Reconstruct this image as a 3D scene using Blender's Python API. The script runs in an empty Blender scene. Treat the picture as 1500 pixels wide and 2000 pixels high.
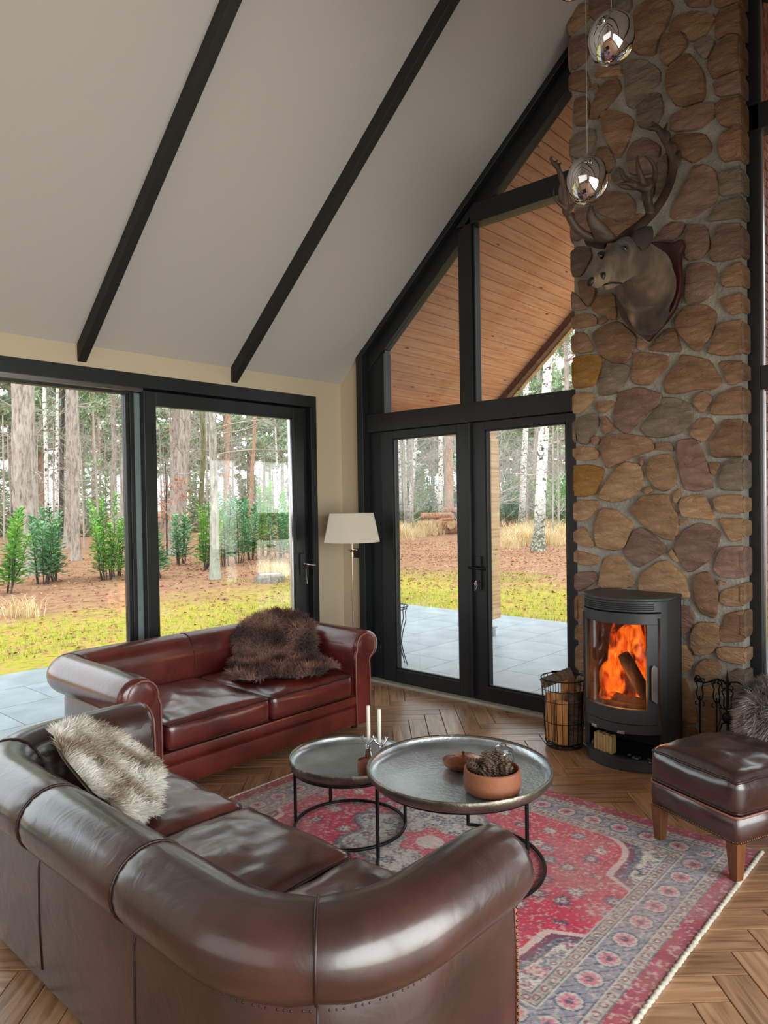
import bpy, bmesh, math, random
import numpy as np
from mathutils import Vector, Matrix

scene = bpy.context.scene
COL = scene.collection
R = math.radians

# ---------------------------------------------------------------- camera
CAM_POS = (4.565, -4.495, 1.55)
YAW, PITCH, ROLL = R(42.118), R(-0.885), R(-0.888)
cam_data = bpy.data.cameras.new('camera')
cam_data.sensor_fit = 'HORIZONTAL'
cam_data.sensor_width = 36.0
cam_data.lens = 36.0 * 1398.08 / 1500.0
cam_data.clip_start, cam_data.clip_end = 0.05, 400
cam = bpy.data.objects.new('camera', cam_data)
COL.objects.link(cam)
_f = Vector((-math.sin(YAW), math.cos(YAW), 0)); _r = Vector((math.cos(YAW), math.sin(YAW), 0)); _u = Vector((0, 0, 1))
_f2 = _f * math.cos(PITCH) + _u * math.sin(PITCH); _u2 = _u * math.cos(PITCH) - _f * math.sin(PITCH)
_r3 = _r * math.cos(ROLL) + _u2 * math.sin(ROLL); _u3 = _u2 * math.cos(ROLL) - _r * math.sin(ROLL)
cm = Matrix((_r3, _u3, -_f2)).transposed().to_4x4()
cm.translation = Vector(CAM_POS)
cam.matrix_world = cm
scene.camera = cam

# ---------------------------------------------------------------- sky: an even, bright overcast
world = bpy.data.worlds.new('overcast_sky'); scene.world = world
world.use_nodes = True
wn = world.node_tree
wn.nodes['Background'].inputs['Color'].default_value = (0.90, 0.95, 1.0, 1)
wn.nodes['Background'].inputs['Strength'].default_value = SKY_STRENGTH = 2.25

def area_light(name, loc, rot, sx, sy, power, color=(1, 1, 1), portal=False):
    l = bpy.data.lights.new(name, 'AREA'); l.shape = 'RECTANGLE'; l.size = sx; l.size_y = sy
    l.energy = power; l.color = color
    o = bpy.data.objects.new(name, l); COL.objects.link(o); o.location = loc; o.rotation_euler = rot
    if portal: l.cycles.is_portal = True
    return o
# daylight entering by the window openings (portals only guide the sky light)
area_light('portal_left', (-0.2, -2.7, 1.2), (0, R(-90), 0), 2.4, 5.0, 1, portal=True)
area_light('portal_gable', (1.3, 0.2, 2.2), (R(-90), 0, 0), 2.2, 4.4, 1, portal=True)
area_light('portal_gable_far', (4.5, 0.2, 2.2), (R(-90), 0, 0), 2.3, 4.4, 1, portal=True)
area_light('portal_right', (5.95, -3.3, 1.2), (0, R(90), 0), 2.4, 5.0, 1, portal=True)
# fill lights added to brighten the room, at the rear wall and right-hand windows
area_light('fill_rear', (2.86, -7.85, 2.0), (R(90), 0, 0), 4.6, 3.0, 34, (1.0, 0.98, 0.96))
area_light('fill_right', (5.9, -3.3, 1.25), (0, R(90), 0), 2.2, 4.8, 150, (1.0, 0.985, 0.97))

scene.view_settings.view_transform = 'Standard'
scene.view_settings.look = 'None'
scene.view_settings.gamma = 1.0
scene.view_settings.use_curve_mapping = False
scene.view_settings.exposure = 0.5
scene.cycles.max_bounces = 10
scene.cycles.diffuse_bounces = 5
scene.cycles.glossy_bounces = 4
scene.cycles.transparent_max_bounces = 16
scene.cycles.caustics_reflective = False
scene.cycles.caustics_refractive = False
scene.cycles.sample_clamp_indirect = 6.0
scene.cycles.use_denoising = True

# ---------------------------------------------------------------- helpers
rng = random.Random(7)

def lin(c):
    return tuple(((x / 255) / 12.92 if x / 255 <= 0.04045 else ((x / 255 + 0.055) / 1.055) ** 2.4) for x in c)

def nrm(p):
    return Vector(p).normalized()

class MB:
    """collects vertices and faces; build() links them as one mesh object"""
    def __init__(s): s.v, s.f = [], []
    def add(s, verts, faces, M=None):
        n = len(s.v)
        if M is not None: verts = [M @ Vector(p) for p in verts]
        s.v.extend([tuple(p) for p in verts]); s.f.extend([tuple(i + n for i in f) for f in faces])
        return s
    def box(s, c, d, rz=0, M=None):
        x, y, z = d[0] / 2, d[1] / 2, d[2] / 2
        vs = [(-x, -y, -z), (x, -y, -z), (x, y, -z), (-x, y, -z), (-x, -y, z), (x, -y, z), (x, y, z), (-x, y, z)]
        fs = [(3, 2, 1, 0), (4, 5, 6, 7), (0, 1, 5, 4), (1, 2, 6, 5), (2, 3, 7, 6), (3, 0, 4, 7)]
        T = Matrix.Translation(Vector(c)) @ (M if M is not None else Matrix.Rotation(rz, 4, 'Z'))
        return s.add(vs, fs, T)
    def span(s, x0, x1, y0, y1, z0, z1):
        return s.box(((x0 + x1) / 2, (y0 + y1) / 2, (z0 + z1) / 2), (abs(x1 - x0), abs(y1 - y0), abs(z1 - z0)))
    def prism(s, poly, a0, a1, axis='z'):
        """polygon extruded along an axis; 'y': poly is (x,z); 'x': poly is (y,z); 'z': poly is (x,y)"""
        n = len(poly)
        def p(q, a): return {'z': (q[0], q[1], a), 'y': (q[0], a, q[1]), 'x': (a, q[0], q[1])}[axis]
        vs = [p(q, a0) for q in poly] + [p(q, a1) for q in poly]
        fs = [tuple(range(n))[::-1], tuple(range(n, 2 * n))] + [(i, (i + 1) % n, n + (i + 1) % n, n + i) for i in range(n)]
        return s.add(vs, fs)
    def tube(s, pts, rad, n=8, closed=False, caps=True):
        pts = [Vector(p) for p in pts]; m = len(pts)
        if not hasattr(rad, '__len__'): rad = [rad] * m
        tang = []
        for i in range(m):
            a = pts[(i - 1) % m] if (closed or i > 0) else pts[i]
            b = pts[(i + 1) % m] if (closed or i < m - 1) else pts[i]
            t = (b - a)
            tang.append(t.normalized() if t.length > 1e-9 else Vector((0, 0, 1)))
        up = Vector((0, 0, 1)) if abs(tang[0].z) < 0.9 else Vector((1, 0, 0))
        nv = tang[0].cross(up).normalized()
        vs = []
        for i in range(m):
            nv = (nv - tang[i] * nv.dot(tang[i]))
            nv = nv.normalized() if nv.length > 1e-6 else tang[i].orthogonal().normalized()
            bv = tang[i].cross(nv)
            for k in range(n):
                a = 2 * math.pi * k / n
                vs.append(pts[i] + (nv * math.cos(a) + bv * math.sin(a)) * rad[i])
        fs = []
        for i in range(m if closed else m - 1):
            j = (i + 1) % m
            for k in range(n):
                fs.append((i * n + k, i * n + (k + 1) % n, j * n + (k + 1) % n, j * n + k))
        if not closed and caps:
            fs.append(tuple(range(n))[::-1]); fs.append(tuple((m - 1) * n + k for k in range(n)))
        return s.add(vs, fs)
    def lathe(s, prof, n=32, c=(0, 0, 0), M=None):
        """profile of (r, z); r == 0 makes a pole"""
        vs, rows = [], []
        for r, z in prof:
            if r <= 1e-6: rows.append([len(vs)]); vs.append((0, 0, z))
            else:
                rows.append(list(range(len(vs), len(vs) + n)))
                vs += [(r * math.cos(2 * math.pi * k / n), r * math.sin(2 * math.pi * k / n), z) for k in range(n)]
        fs = []
        for a, b in zip(rows, rows[1:]):
            for k in range(n):
                k2 = (k + 1) % n
                if len(a) == 1 and len(b) == 1: continue
                if len(a) == 1: fs.append((a[0], b[k2], b[k]))
                elif len(b) == 1: fs.append((a[k], a[k2], b[0]))
                else: fs.append((a[k], a[k2], b[k2], b[k]))
        T = Matrix.Translation(Vector(c)) @ (M if M is not None else Matrix.Identity(4))
        return s.add(vs, fs, T)
    def grid(s, rows, closed_u=False, closed_v=False):
        h, w = len(rows), len(rows[0])
        vs = [p for r in rows for p in r]
        fs = []
        for i in range(h if closed_v else h - 1):
            for j in range(w if closed_u else w - 1):
                fs.append((i * w + j, i * w + (j + 1) % w, ((i + 1) % h) * w + (j + 1) % w, ((i + 1) % h) * w + j))
        return s.add(vs, fs)
    def ball(s, c, r, n=12, M=None):
        if not hasattr(r, '__len__'): r = (r, r, r)
        h = max(4, n // 2)
        T = (M if M is not None else Matrix.Identity(4))
        prof = [(math.sin(math.pi * i / h), -math.cos(math.pi * i / h)) for i in range(h + 1)]
        prof[0] = (0, -1); prof[-1] = (0, 1)
        return s.lathe(prof, n, c, T @ Matrix.Diagonal((r[0], r[1], r[2], 1)))
    def mesh(s, name):
        me = bpy.data.meshes.new(name); me.from_pydata(s.v, [], s.f); me.update()
        return me
    def build(s, name, mat, parent=None, smooth=None, bevel=0, world=False, subsurf=0):
        if world and parent is not None:
            off = parent.location
            s.v = [(p[0] - off[0], p[1] - off[1], p[2] - off[2]) for p in s.v]
        me = s.mesh(name)
        return link_mesh(name, me, mat, parent, smooth, bevel, subsurf)

def link_mesh(name, me, mat, parent=None, smooth=None, bevel=0, subsurf=0):
    if mat is not None and not me.materials: me.materials.append(mat)
    if smooth is not None:
        me.polygons.foreach_set('use_smooth', [True] * len(me.polygons))
        if smooth < 179: me.set_sharp_from_angle(angle=R(smooth))
    o = bpy.data.objects.new(name, me); COL.objects.link(o)
    if parent is not None: o.parent = parent
    if bevel:
        m = o.modifiers.new('bevel', 'BEVEL'); m.width = bevel; m.segments = 2; m.limit_method = 'ANGLE'; m.angle_limit = R(35)
    if subsurf:
        m = o.modifiers.new('subsurf', 'SUBSURF'); m.levels = m.render_levels = subsurf
    return o

def tag(o, label=None, cat=None, group=None, kind=None):
    if label: o['label'] = label
    if cat: o['category'] = cat
    if group: o['group'] = group
    if kind: o['kind'] = kind
    return o

def thing(name, loc, label, cat, group=None, rz=0):
    o = bpy.data.objects.new(name, None); COL.objects.link(o)
    o.location = loc; o.rotation_euler = (0, 0, rz); o.empty_display_size = 0.1
    return tag(o, label, cat, group)

def structure(name, label=None):
    o = bpy.data.objects.new(name, None); COL.objects.link(o)
    return tag(o, label, None, None, 'structure')

def copy_tree(o, parent=None):
    c = o.copy(); COL.objects.link(c)
    if parent is not None: c.parent = parent
    for ch in o.children: copy_tree(ch, c)
    return c

def remesh(mb, voxel, smooth_it=8, name='tmp'):
    """fuse overlapping shapes of a builder into one continuous skin"""
    me = mb.mesh(name); o = bpy.data.objects.new(name, me); COL.objects.link(o)
    m = o.modifiers.new('r', 'REMESH'); m.mode = 'VOXEL'; m.voxel_size = voxel
    m2 = o.modifiers.new('s', 'SMOOTH'); m2.iterations = smooth_it; m2.factor = 0.5
    dg = bpy.context.evaluated_depsgraph_get()
    out = bpy.data.meshes.new_from_object(o.evaluated_get(dg))
    bpy.data.objects.remove(o); out.materials.clear()
    return out

def noise3(x, y, z):
    from mathutils import noise
    return noise.noise(Vector((x, y, z)))

# ---------------------------------------------------------------- materials
def N(nt, t, **kw):
    n = nt.nodes.new(t)
    for k, v in kw.items():
        if k.startswith('i_'): n.inputs[k[2:].replace('_', ' ')].default_value = v
        else: setattr(n, k, v)
    return n

def new_mat(name):
    m = bpy.data.materials.new(name); m.use_nodes = True
    nt = m.node_tree
    return m, nt, nt.nodes['Principled BSDF'], nt.nodes['Material Output']

def ramp(nt, fac, stops):
    r = nt.nodes.new('ShaderNodeValToRGB')
    el = r.color_ramp.elements
    while len(el) < len(stops): el.new(0.5)
    for e, (p, c) in zip(el, stops): e.position = p; e.color = (*c, 1) if len(c) == 3 else c
    nt.links.new(fac, r.inputs['Fac'])
    return r

def mat(name, col, rough=0.5, metal=0.0, col2=None, scale=6.0, detail=4.0, stretch=(1, 1, 1), bump=0.0, bscale=40.0, bstretch=None,
        coat=0.0, spec=0.5, per_object=0.0, lo=0.35, hi=0.65, sheen=0.0, rough2=None):
    """principled surface whose colour wanders between two tones with noise, with a fine relief"""
    m, nt, b, out = new_mat(name)
    L = nt.links.new
    b.inputs['Roughness'].default_value = rough; b.inputs['Metallic'].default_value = metal
    b.inputs['Specular IOR Level'].default_value = spec
    if coat: b.inputs['Coat Weight'].default_value = coat; b.inputs['Coat Roughness'].default_value = 0.15
    if sheen: b.inputs['Sheen Weight'].default_value = sheen
    c1 = (*lin(col), 1)
    tc = nt.nodes.new('ShaderNodeTexCoord')
    mp = nt.nodes.new('ShaderNodeMapping'); mp.inputs['Scale'].default_value = stretch
    L(tc.outputs['Object'], mp.inputs['Vector'])
    col_out = None
    if col2 is not None:
        nz = N(nt, 'ShaderNodeTexNoise'); nz.inputs['Scale'].default_value = scale; nz.inputs['Detail'].default_value = detail
        L(mp.outputs['Vector'], nz.inputs['Vector'])
        r = ramp(nt, nz.outputs['Fac'], [(lo, c1[:3]), (hi, lin(col2))])
        col_out = r.outputs['Color']
        if rough2 is not None:
            mr = N(nt, 'ShaderNodeMapRange'); mr.inputs['To Min'].default_value = rough; mr.inputs['To Max'].default_value = rough2
            L(nz.outputs['Fac'], mr.inputs['Value']); L(mr.outputs['Result'], b.inputs['Roughness'])
    else:
        b.inputs['Base Color'].default_value = c1
    if per_object:
        oi = nt.nodes.new('ShaderNodeObjectInfo'); ge = nt.nodes.new('ShaderNodeNewGeometry')
        ad = N(nt, 'ShaderNodeMath', operation='ADD'); L(oi.outputs['Random'], ad.inputs[0]); L(ge.outputs['Random Per Island'], ad.inputs[1])
        fr = N(nt, 'ShaderNodeMath', operation='FRACT'); L(ad.outputs[0], fr.inputs[0])
        mr = N(nt, 'ShaderNodeMapRange'); mr.inputs['To Min'].default_value = 1 - per_object; mr.inputs['To Max'].default_value = 1 + per_object
        L(fr.outputs[0], mr.inputs['Value'])
        hs = N(nt, 'ShaderNodeHueSaturation')
        if col_out is None: hs.inputs['Color'].default_value = c1
        else: L(col_out, hs.inputs['Color'])
        L(mr.outputs['Result'], hs.inputs['Value'])
        col_out = hs.outputs['Color']
    if col_out is not None: L(col_out, b.inputs['Base Color'])
    if bump:
        nb = N(nt, 'ShaderNodeTexNoise'); nb.inputs['Scale'].default_value = bscale; nb.inputs['Detail'].default_value = 5
        if bstretch:
            mp2 = nt.nodes.new('ShaderNodeMapping'); mp2.inputs['Scale'].default_value = bstretch
            L(tc.outputs['Object'], mp2.inputs['Vector']); L(mp2.outputs['Vector'], nb.inputs['Vector'])
        else: L(mp.outputs['Vector'], nb.inputs['Vector'])
        bp = N(nt, 'ShaderNodeBump'); bp.inputs['Strength'].default_value = bump; bp.inputs['Distance'].default_value = 0.02
        L(nb.outputs['Fac'], bp.inputs['Height']); L(bp.outputs['Normal'], b.inputs['Normal'])
    return m

def glass_mat(name, tint=(0.97, 0.99, 0.98), refl=1.0):
    m, nt, b, out = new_mat(name)
    nt.nodes.remove(b)
    tr = N(nt, 'ShaderNodeBsdfTransparent'); tr.inputs['Color'].default_value = (*tint, 1)
    gl = N(nt, 'ShaderNodeBsdfGlossy'); gl.inputs['Roughness'].default_value = 0.02
    fr = N(nt, 'ShaderNodeFresnel'); fr.inputs['IOR'].default_value = 1.45
    mu = N(nt, 'ShaderNodeMath', operation='MULTIPLY'); mu.inputs[1].default_value = refl
    mx = N(nt, 'ShaderNodeMixShader'); L = nt.links.new
    L(fr.outputs['Fac'], mu.inputs[0]); L(mu.outputs[0], mx.inputs['Fac'])
    L(tr.outputs[0], mx.inputs[1]); L(gl.outputs[0], mx.inputs[2]); L(mx.outputs[0], out.inputs['Surface'])
    return m

def emit_mat(name, stops, scale, strength, stretch=(1, 1, 1)):
    m, nt, b, out = new_mat(name)
    nt.nodes.remove(b)
    tc = nt.nodes.new('ShaderNodeTexCoord'); mp = nt.nodes.new('ShaderNodeMapping'); mp.inputs['Scale'].default_value = stretch
    nz = N(nt, 'ShaderNodeTexNoise'); nz.inputs['Scale'].default_value = scale; nz.inputs['Detail'].default_value = 3
    L = nt.links.new
    L(tc.outputs['Object'], mp.inputs['Vector']); L(mp.outputs['Vector'], nz.inputs['Vector'])
    r = ramp(nt, nz.outputs['Fac'], stops)
    e = N(nt, 'ShaderNodeEmission'); e.inputs['Strength'].default_value = strength
    L(r.outputs['Color'], e.inputs['Color']); L(e.outputs[0], out.inputs['Surface'])
    return m

MT = {}
MT['plaster'] = mat('plaster_wall', (205, 190, 165), 0.9, bump=0.02, bscale=120)
MT['ceiling'] = mat('ceiling_plaster', (194, 189, 186), 0.95, bump=0.015, bscale=90)
MT['black'] = mat('black_joinery', (24, 26, 28), 0.42, col2=(30, 33, 36), scale=3)
MT['beam'] = mat('black_beam', (22, 21, 21), 0.6, col2=(30, 28, 27), scale=4, stretch=(1, 8, 8), bump=0.1, bscale=30)
MT['sill'] = mat('stone_sill', (190, 185, 172), 0.5, col2=(170, 165, 150), scale=12)
MT['glass'] = glass_mat('window_glass', refl=0.7)
MT['chrome'] = mat('polished_chrome', (215, 215, 218), 0.04, 1.0)
MT['steel'] = mat('brushed_steel', (190, 190, 195), 0.25, 1.0)
MT['iron'] = mat('black_wrought_iron', (16, 16, 17), 0.5, 0.6, bump=0.1, bscale=60)
MT['mortar'] = mat('lime_mortar', (168, 162, 150), 0.95, col2=(140, 136, 128), scale=9, bump=0.6, bscale=60)

# ================================================================ DATA CONVERTED FROM IMAGE COORDINATES
# stone outlines of the chimney face: (x, z) in metres
STONES = [
 [(2.346,2.467),(2.455,2.472),(2.534,2.452),(2.525,2.379),(2.488,2.276),(2.39,2.267),(2.353,2.275),(2.354,2.368)],
 [(2.52,2.322),(2.525,2.395),(2.569,2.426),(2.645,2.387),(2.716,2.365),(2.703,2.306),(2.66,2.215),(2.575,2.2),(2.519,2.206)],
 [(2.746,2.405),(2.762,2.442),(2.859,2.42),(2.952,2.394),(2.951,2.336),(2.905,2.288),(2.841,2.234),(2.777,2.241),(2.728,2.271)],
 [(2.943,2.268),(3.02,2.35),(3.032,2.386),(3.131,2.356),(3.196,2.325),(3.258,2.198),(3.201,2.16),(3.115,2.174),(3.026,2.158),(2.938,2.171),(2.927,2.231)],
 [(3.235,2.319),(3.379,2.302),(3.378,2.194),(3.3,2.175),(3.279,2.217)],
 [(2.352,2.233),(2.466,2.229),(2.479,2.186),(2.433,2.132),(2.378,2.099),(2.356,2.114)],
 [(2.5,2.163),(2.605,2.16),(2.609,2.131),(2.539,2.085),(2.509,2.108)],
 [(2.635,2.185),(2.644,2.209),(2.776,2.227),(2.911,2.171),(2.907,2.109),(2.823,2.066),(2.758,1.996),(2.691,1.945),(2.624,1.991),(2.604,2.066)],
 [(2.919,2.146),(3.011,2.133),(3.089,2.083),(3.095,2.006),(3.046,1.934),(2.916,1.905),(2.822,1.92),(2.782,1.97),(2.839,2.045),(2.887,2.087)],
 [(3.104,2.119),(3.144,2.163),(3.208,2.115),(3.15,2.028),(3.1,2.089)],
 [(3.254,2.132),(3.334,2.163),(3.384,2.147),(3.383,2.024),(3.339,2.006),(3.193,2.02),(3.208,2.071)],
 [(2.36,2.072),(2.495,2.093),(2.512,2.033),(2.476,1.945),(2.43,1.898),(2.367,1.91)],
 [(2.539,2.064),(2.565,2.062),(2.624,1.975),(2.546,1.956),(2.534,2.007)],
 [(2.524,1.908),(2.564,1.947),(2.691,1.945),(2.838,1.911),(2.869,1.838),(2.756,1.805),(2.673,1.777),(2.57,1.732),(2.545,1.808),(2.519,1.867)],
 [(2.881,1.876),(2.963,1.875),(2.981,1.82),(2.916,1.831),(2.877,1.834)],
 [(3.012,1.883),(3.105,1.884),(3.141,1.822),(3.176,1.722),(3.197,1.632),(3.204,1.596),(3.11,1.579),(3.043,1.592),(3.014,1.706),(3.004,1.807)],
 [(3.08,1.947),(3.135,2.003),(3.193,1.998),(3.221,1.95),(3.156,1.862),(3.083,1.901)],
 [(3.228,1.92),(3.27,1.983),(3.373,1.974),(3.379,1.909),(3.378,1.771),(3.198,1.773),(3.188,1.856)],
 [(2.348,1.886),(2.475,1.874),(2.51,1.835),(2.483,1.794),(2.393,1.795),(2.352,1.809)],
 [(2.337,1.759),(2.447,1.763),(2.544,1.734),(2.526,1.668),(2.48,1.574),(2.399,1.558),(2.344,1.568)],
 [(2.621,1.73),(2.689,1.772),(2.772,1.748),(2.795,1.683),(2.786,1.612),(2.753,1.565),(2.636,1.518),(2.515,1.54),(2.507,1.569),(2.569,1.658)],
 [(2.828,1.753),(2.868,1.799),(2.962,1.805),(2.992,1.723),(2.991,1.622),(2.929,1.581),(2.867,1.61),(2.819,1.69)],
 [(2.772,1.788),(2.8,1.798),(2.8,1.755),(2.784,1.739)],
 [(3.18,1.741),(3.248,1.741),(3.215,1.668),(3.191,1.684)],
 [(3.265,1.733),(3.303,1.757),(3.375,1.761),(3.377,1.67),(3.377,1.579),(3.246,1.586),(3.24,1.653)],
 [(2.462,1.933),(2.502,1.947),(2.515,1.917),(2.493,1.889),(2.466,1.9)],
 [(2.348,1.535),(2.498,1.533),(2.502,1.496),(2.443,1.421),(2.356,1.391)],
 [(2.478,1.387),(2.523,1.483),(2.618,1.471),(2.727,1.39),(2.718,1.349),(2.667,1.235),(2.616,1.215),(2.485,1.233),(2.473,1.32)],
 [(2.711,1.462),(2.778,1.55),(2.866,1.564),(2.944,1.563),(2.967,1.493),(3.004,1.431),(3.003,1.338),(2.973,1.291),(2.918,1.294),(2.816,1.359),(2.752,1.414)],
 [(2.971,1.57),(3.017,1.6),(3.02,1.546),(2.997,1.508),(2.979,1.524)],
 [(3.02,1.531),(3.095,1.557),(3.154,1.556),(3.182,1.506),(3.213,1.409),(3.123,1.424),(3.034,1.427),(3.016,1.485)],
 [(3.207,1.536),(3.281,1.553),(3.377,1.548),(3.376,1.461),(3.322,1.446),(3.224,1.461)],
 [(2.794,1.59),(2.835,1.616),(2.858,1.588),(2.818,1.565)],
 [(3.238,1.42),(3.372,1.417),(3.375,1.308),(3.3,1.288),(3.259,1.365)],
 [(2.36,1.344),(2.406,1.361),(2.441,1.295),(2.472,1.245),(2.44,1.227),(2.359,1.246)],
 [(2.675,1.227),(2.735,1.342),(2.784,1.362),(2.856,1.312),(2.934,1.243),(2.926,1.216),(2.854,1.17),(2.757,1.109),(2.675,1.194)],
 [(2.995,1.268),(3.041,1.354),(3.123,1.393),(3.202,1.375),(3.241,1.335),(3.226,1.268),(3.186,1.184),(3.069,1.095),(3.01,1.169),(2.984,1.237)],
 [(2.945,1.205),(2.968,1.237),(3.017,1.161),(2.987,1.16)],
 [(2.344,1.207),(2.44,1.185),(2.493,1.171),(2.502,1.129),(2.439,1.11),(2.357,1.114)],
 [(2.537,1.172),(2.658,1.181),(2.691,1.114),(2.731,1.019),(2.714,0.986),(2.491,0.97),(2.51,1.063)],
 [(2.76,1.045),(2.797,1.095),(2.917,1.172),(2.986,1.129),(3.039,1.07),(3.071,0.957),(3.015,0.937),(2.86,0.928),(2.763,0.957)],
 [(3.2,1.132),(3.247,1.253),(3.375,1.265),(3.377,1.178),(3.377,1.097),(3.326,1.08),(3.242,1.086)],
 [(3.084,1.08),(3.172,1.112),(3.221,1.036),(3.227,0.977),(3.212,0.841),(3.133,0.863),(3.097,0.951)],
 [(2.347,1.058),(2.474,1.074),(2.487,1.02),(2.419,0.965),(2.355,0.935)],
 [(3.232,1.067),(3.27,1.054),(3.256,1.035),(3.235,1.037)],
 [(3.245,1.0),(3.373,1.061),(3.372,0.93),(3.269,0.917),(3.234,0.947)],
 [(3.004,1.408),(3.057,1.416),(3.064,1.393),(3.019,1.377)],
 [(3.244,0.801),(3.269,0.87),(3.372,0.905),(3.374,0.734),(3.261,0.706),(3.226,0.731)],
 [(2.859,0.887),(3.06,0.904),(3.096,0.831),(3.058,0.735),(2.873,0.69)],
 [(3.069,0.721),(3.111,0.809),(3.226,0.814),(3.232,0.702),(3.196,0.645),(3.109,0.611),(3.076,0.66)],
 [(3.214,0.663),(3.253,0.682),(3.37,0.69),(3.373,0.595),(3.239,0.61)],
 [(2.889,0.652),(3.035,0.67),(3.076,0.622),(3.079,0.545),(3.034,0.5),(2.895,0.452),(2.879,0.485)],
 [(3.101,0.549),(3.146,0.597),(3.217,0.595),(3.242,0.554),(3.217,0.498),(3.152,0.465),(3.093,0.479)],
 [(3.252,0.496),(3.322,0.566),(3.373,0.559),(3.372,0.471),(3.321,0.44),(3.251,0.428)],
 [(2.902,0.425),(3.034,0.469),(3.067,0.421),(3.099,0.296),(3.106,0.213),(3.023,0.189),(2.884,0.193)],
 [(3.13,0.431),(3.195,0.457),(3.223,0.416),(3.194,0.381),(3.122,0.369)],
 [(3.122,0.346),(3.216,0.362),(3.236,0.283),(3.214,0.181),(3.127,0.164),(3.113,0.245)],
 [(2.892,0.139),(3.083,0.181),(3.105,0.159),(3.075,0.091),(2.899,0.053)],
 [(3.251,0.384),(3.369,0.426),(3.371,0.295),(3.299,0.236),(3.25,0.286)],
 [(2.345,0.91),(2.482,0.929),(2.489,0.754),(2.348,0.731)],
 [(2.338,0.704),(2.47,0.727),(2.478,0.627),(2.346,0.602)],
 [(2.346,0.577),(2.487,0.603),(2.476,0.425),(2.348,0.406)],
 [(2.353,0.372),(2.493,0.402),(2.483,0.274),(2.356,0.261)],
 [(2.351,0.226),(2.492,0.251),(2.481,0.08),(2.353,0.064)],
 [(3.127,0.141),(3.228,0.162),(3.241,0.052),(3.141,0.006)],
 [(3.26,0.206),(3.367,0.257),(3.37,0.103),(3.27,0.066)],
 [(2.914,0.033),(3.105,0.09),(3.111,-0.016),(2.929,-0.067)],
 [(2.353,0.029),(2.498,0.059),(2.496,-0.127),(2.36,-0.15)],
 [(2.526,0.916),(2.68,0.944),(2.687,0.79),(2.533,0.767)],
 [(2.714,0.931),(2.836,0.94),(2.842,0.774),(2.72,0.753)],
 [(2.515,0.731),(2.67,0.756),(2.685,0.595),(2.522,0.565)],
 [(2.712,0.728),(2.85,0.743),(2.849,0.584),(2.718,0.558)],
 [(2.521,0.532),(2.676,0.561),(2.675,0.389),(2.528,0.357)],
 [(2.709,0.525),(2.856,0.553),(2.855,0.386),(2.716,0.355)],
 [(2.528,0.324),(2.691,0.359),(2.681,0.169),(2.534,0.133)],
 [(2.724,0.324),(2.854,0.354),(2.853,0.178),(2.73,0.138)],
 [(2.534,0.099),(2.697,0.14),(2.703,-0.047),(2.541,-0.092)],
 [(2.738,0.116),(2.86,0.148),(2.866,-0.034),(2.745,-0.062)],
 [(2.54,-0.117),(2.72,-0.067),(2.719,-0.157),(2.539,-0.201)],
 [(2.355,3.184),(2.463,3.165),(2.476,3.096),(2.417,3.01),(2.389,2.991),(2.353,3.008)],
 [(2.38,2.964),(2.487,2.941),(2.504,2.859),(2.45,2.778),(2.397,2.856)],
 [(2.352,2.907),(2.388,2.849),(2.445,2.771),(2.35,2.777)],
 [(2.513,2.849),(2.625,2.834),(2.64,2.669),(2.572,2.681),(2.459,2.768)],
 [(2.359,2.745),(2.476,2.732),(2.511,2.684),(2.493,2.654),(2.367,2.656)],
 [(2.52,2.691),(2.563,2.708),(2.58,2.672),(2.524,2.649)],
 [(2.466,2.601),(2.545,2.645),(2.648,2.655),(2.763,2.543),(2.746,2.467),(2.696,2.386),(2.62,2.393),(2.534,2.45)],
 [(2.357,2.628),(2.421,2.621),(2.474,2.533),(2.478,2.491),(2.365,2.496)],
 [(2.771,2.534),(2.827,2.486),(2.795,2.447),(2.767,2.463)],
 [(2.851,2.466),(2.946,2.552),(2.992,2.548),(3.036,2.407),(2.952,2.416),(2.843,2.444)],
 [(2.992,2.59),(3.06,2.669),(3.163,2.66),(3.233,2.598),(3.211,2.491),(3.139,2.399),(3.102,2.404),(3.029,2.499)],
 [(3.189,2.391),(3.24,2.531),(3.384,2.534),(3.382,2.347),(3.266,2.346),(3.182,2.377)],
 [(3.248,2.669),(3.378,2.686),(3.384,2.577),(3.309,2.569)],
 [(3.256,2.807),(3.318,2.858),(3.383,2.857),(3.382,2.721),(3.269,2.738)],
 [(3.07,2.909),(3.172,2.896),(3.235,2.848),(3.213,2.72),(3.148,2.674),(3.061,2.684)],
 [(3.056,3.048),(3.079,3.14),(3.181,3.105),(3.201,2.982),(3.15,2.927),(3.07,2.931)],
 [(3.208,2.995),(3.251,3.094),(3.381,3.066),(3.379,2.887),(3.277,2.882),(3.2,2.9)],
 [(2.659,2.811),(2.799,2.845),(2.878,2.751),(2.829,2.666),(2.699,2.658)],
 [(2.832,2.901),(2.972,2.931),(3.032,2.834),(3.031,2.705),(2.924,2.726)],
 [(2.576,3.04),(2.72,3.086),(2.816,2.983),(2.791,2.879),(2.651,2.861)],
 [(2.849,3.085),(2.974,3.084),(3.033,2.993),(3.018,2.936),(2.895,2.949)],
 [(2.877,2.712),(3.016,2.677),(2.985,2.606),(2.892,2.584),(2.829,2.635)],
 [(2.359,3.91),(2.499,3.91),(2.515,3.823),(2.461,3.742),(2.358,3.76)],
 [(2.709,3.66),(2.743,3.72),(2.824,3.739),(2.918,3.652),(2.917,3.606),(2.885,3.501),(2.773,3.52),(2.725,3.552)],
 [(2.593,3.755),(2.642,3.65),(2.591,3.586),(2.496,3.698),(2.524,3.779)],
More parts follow.
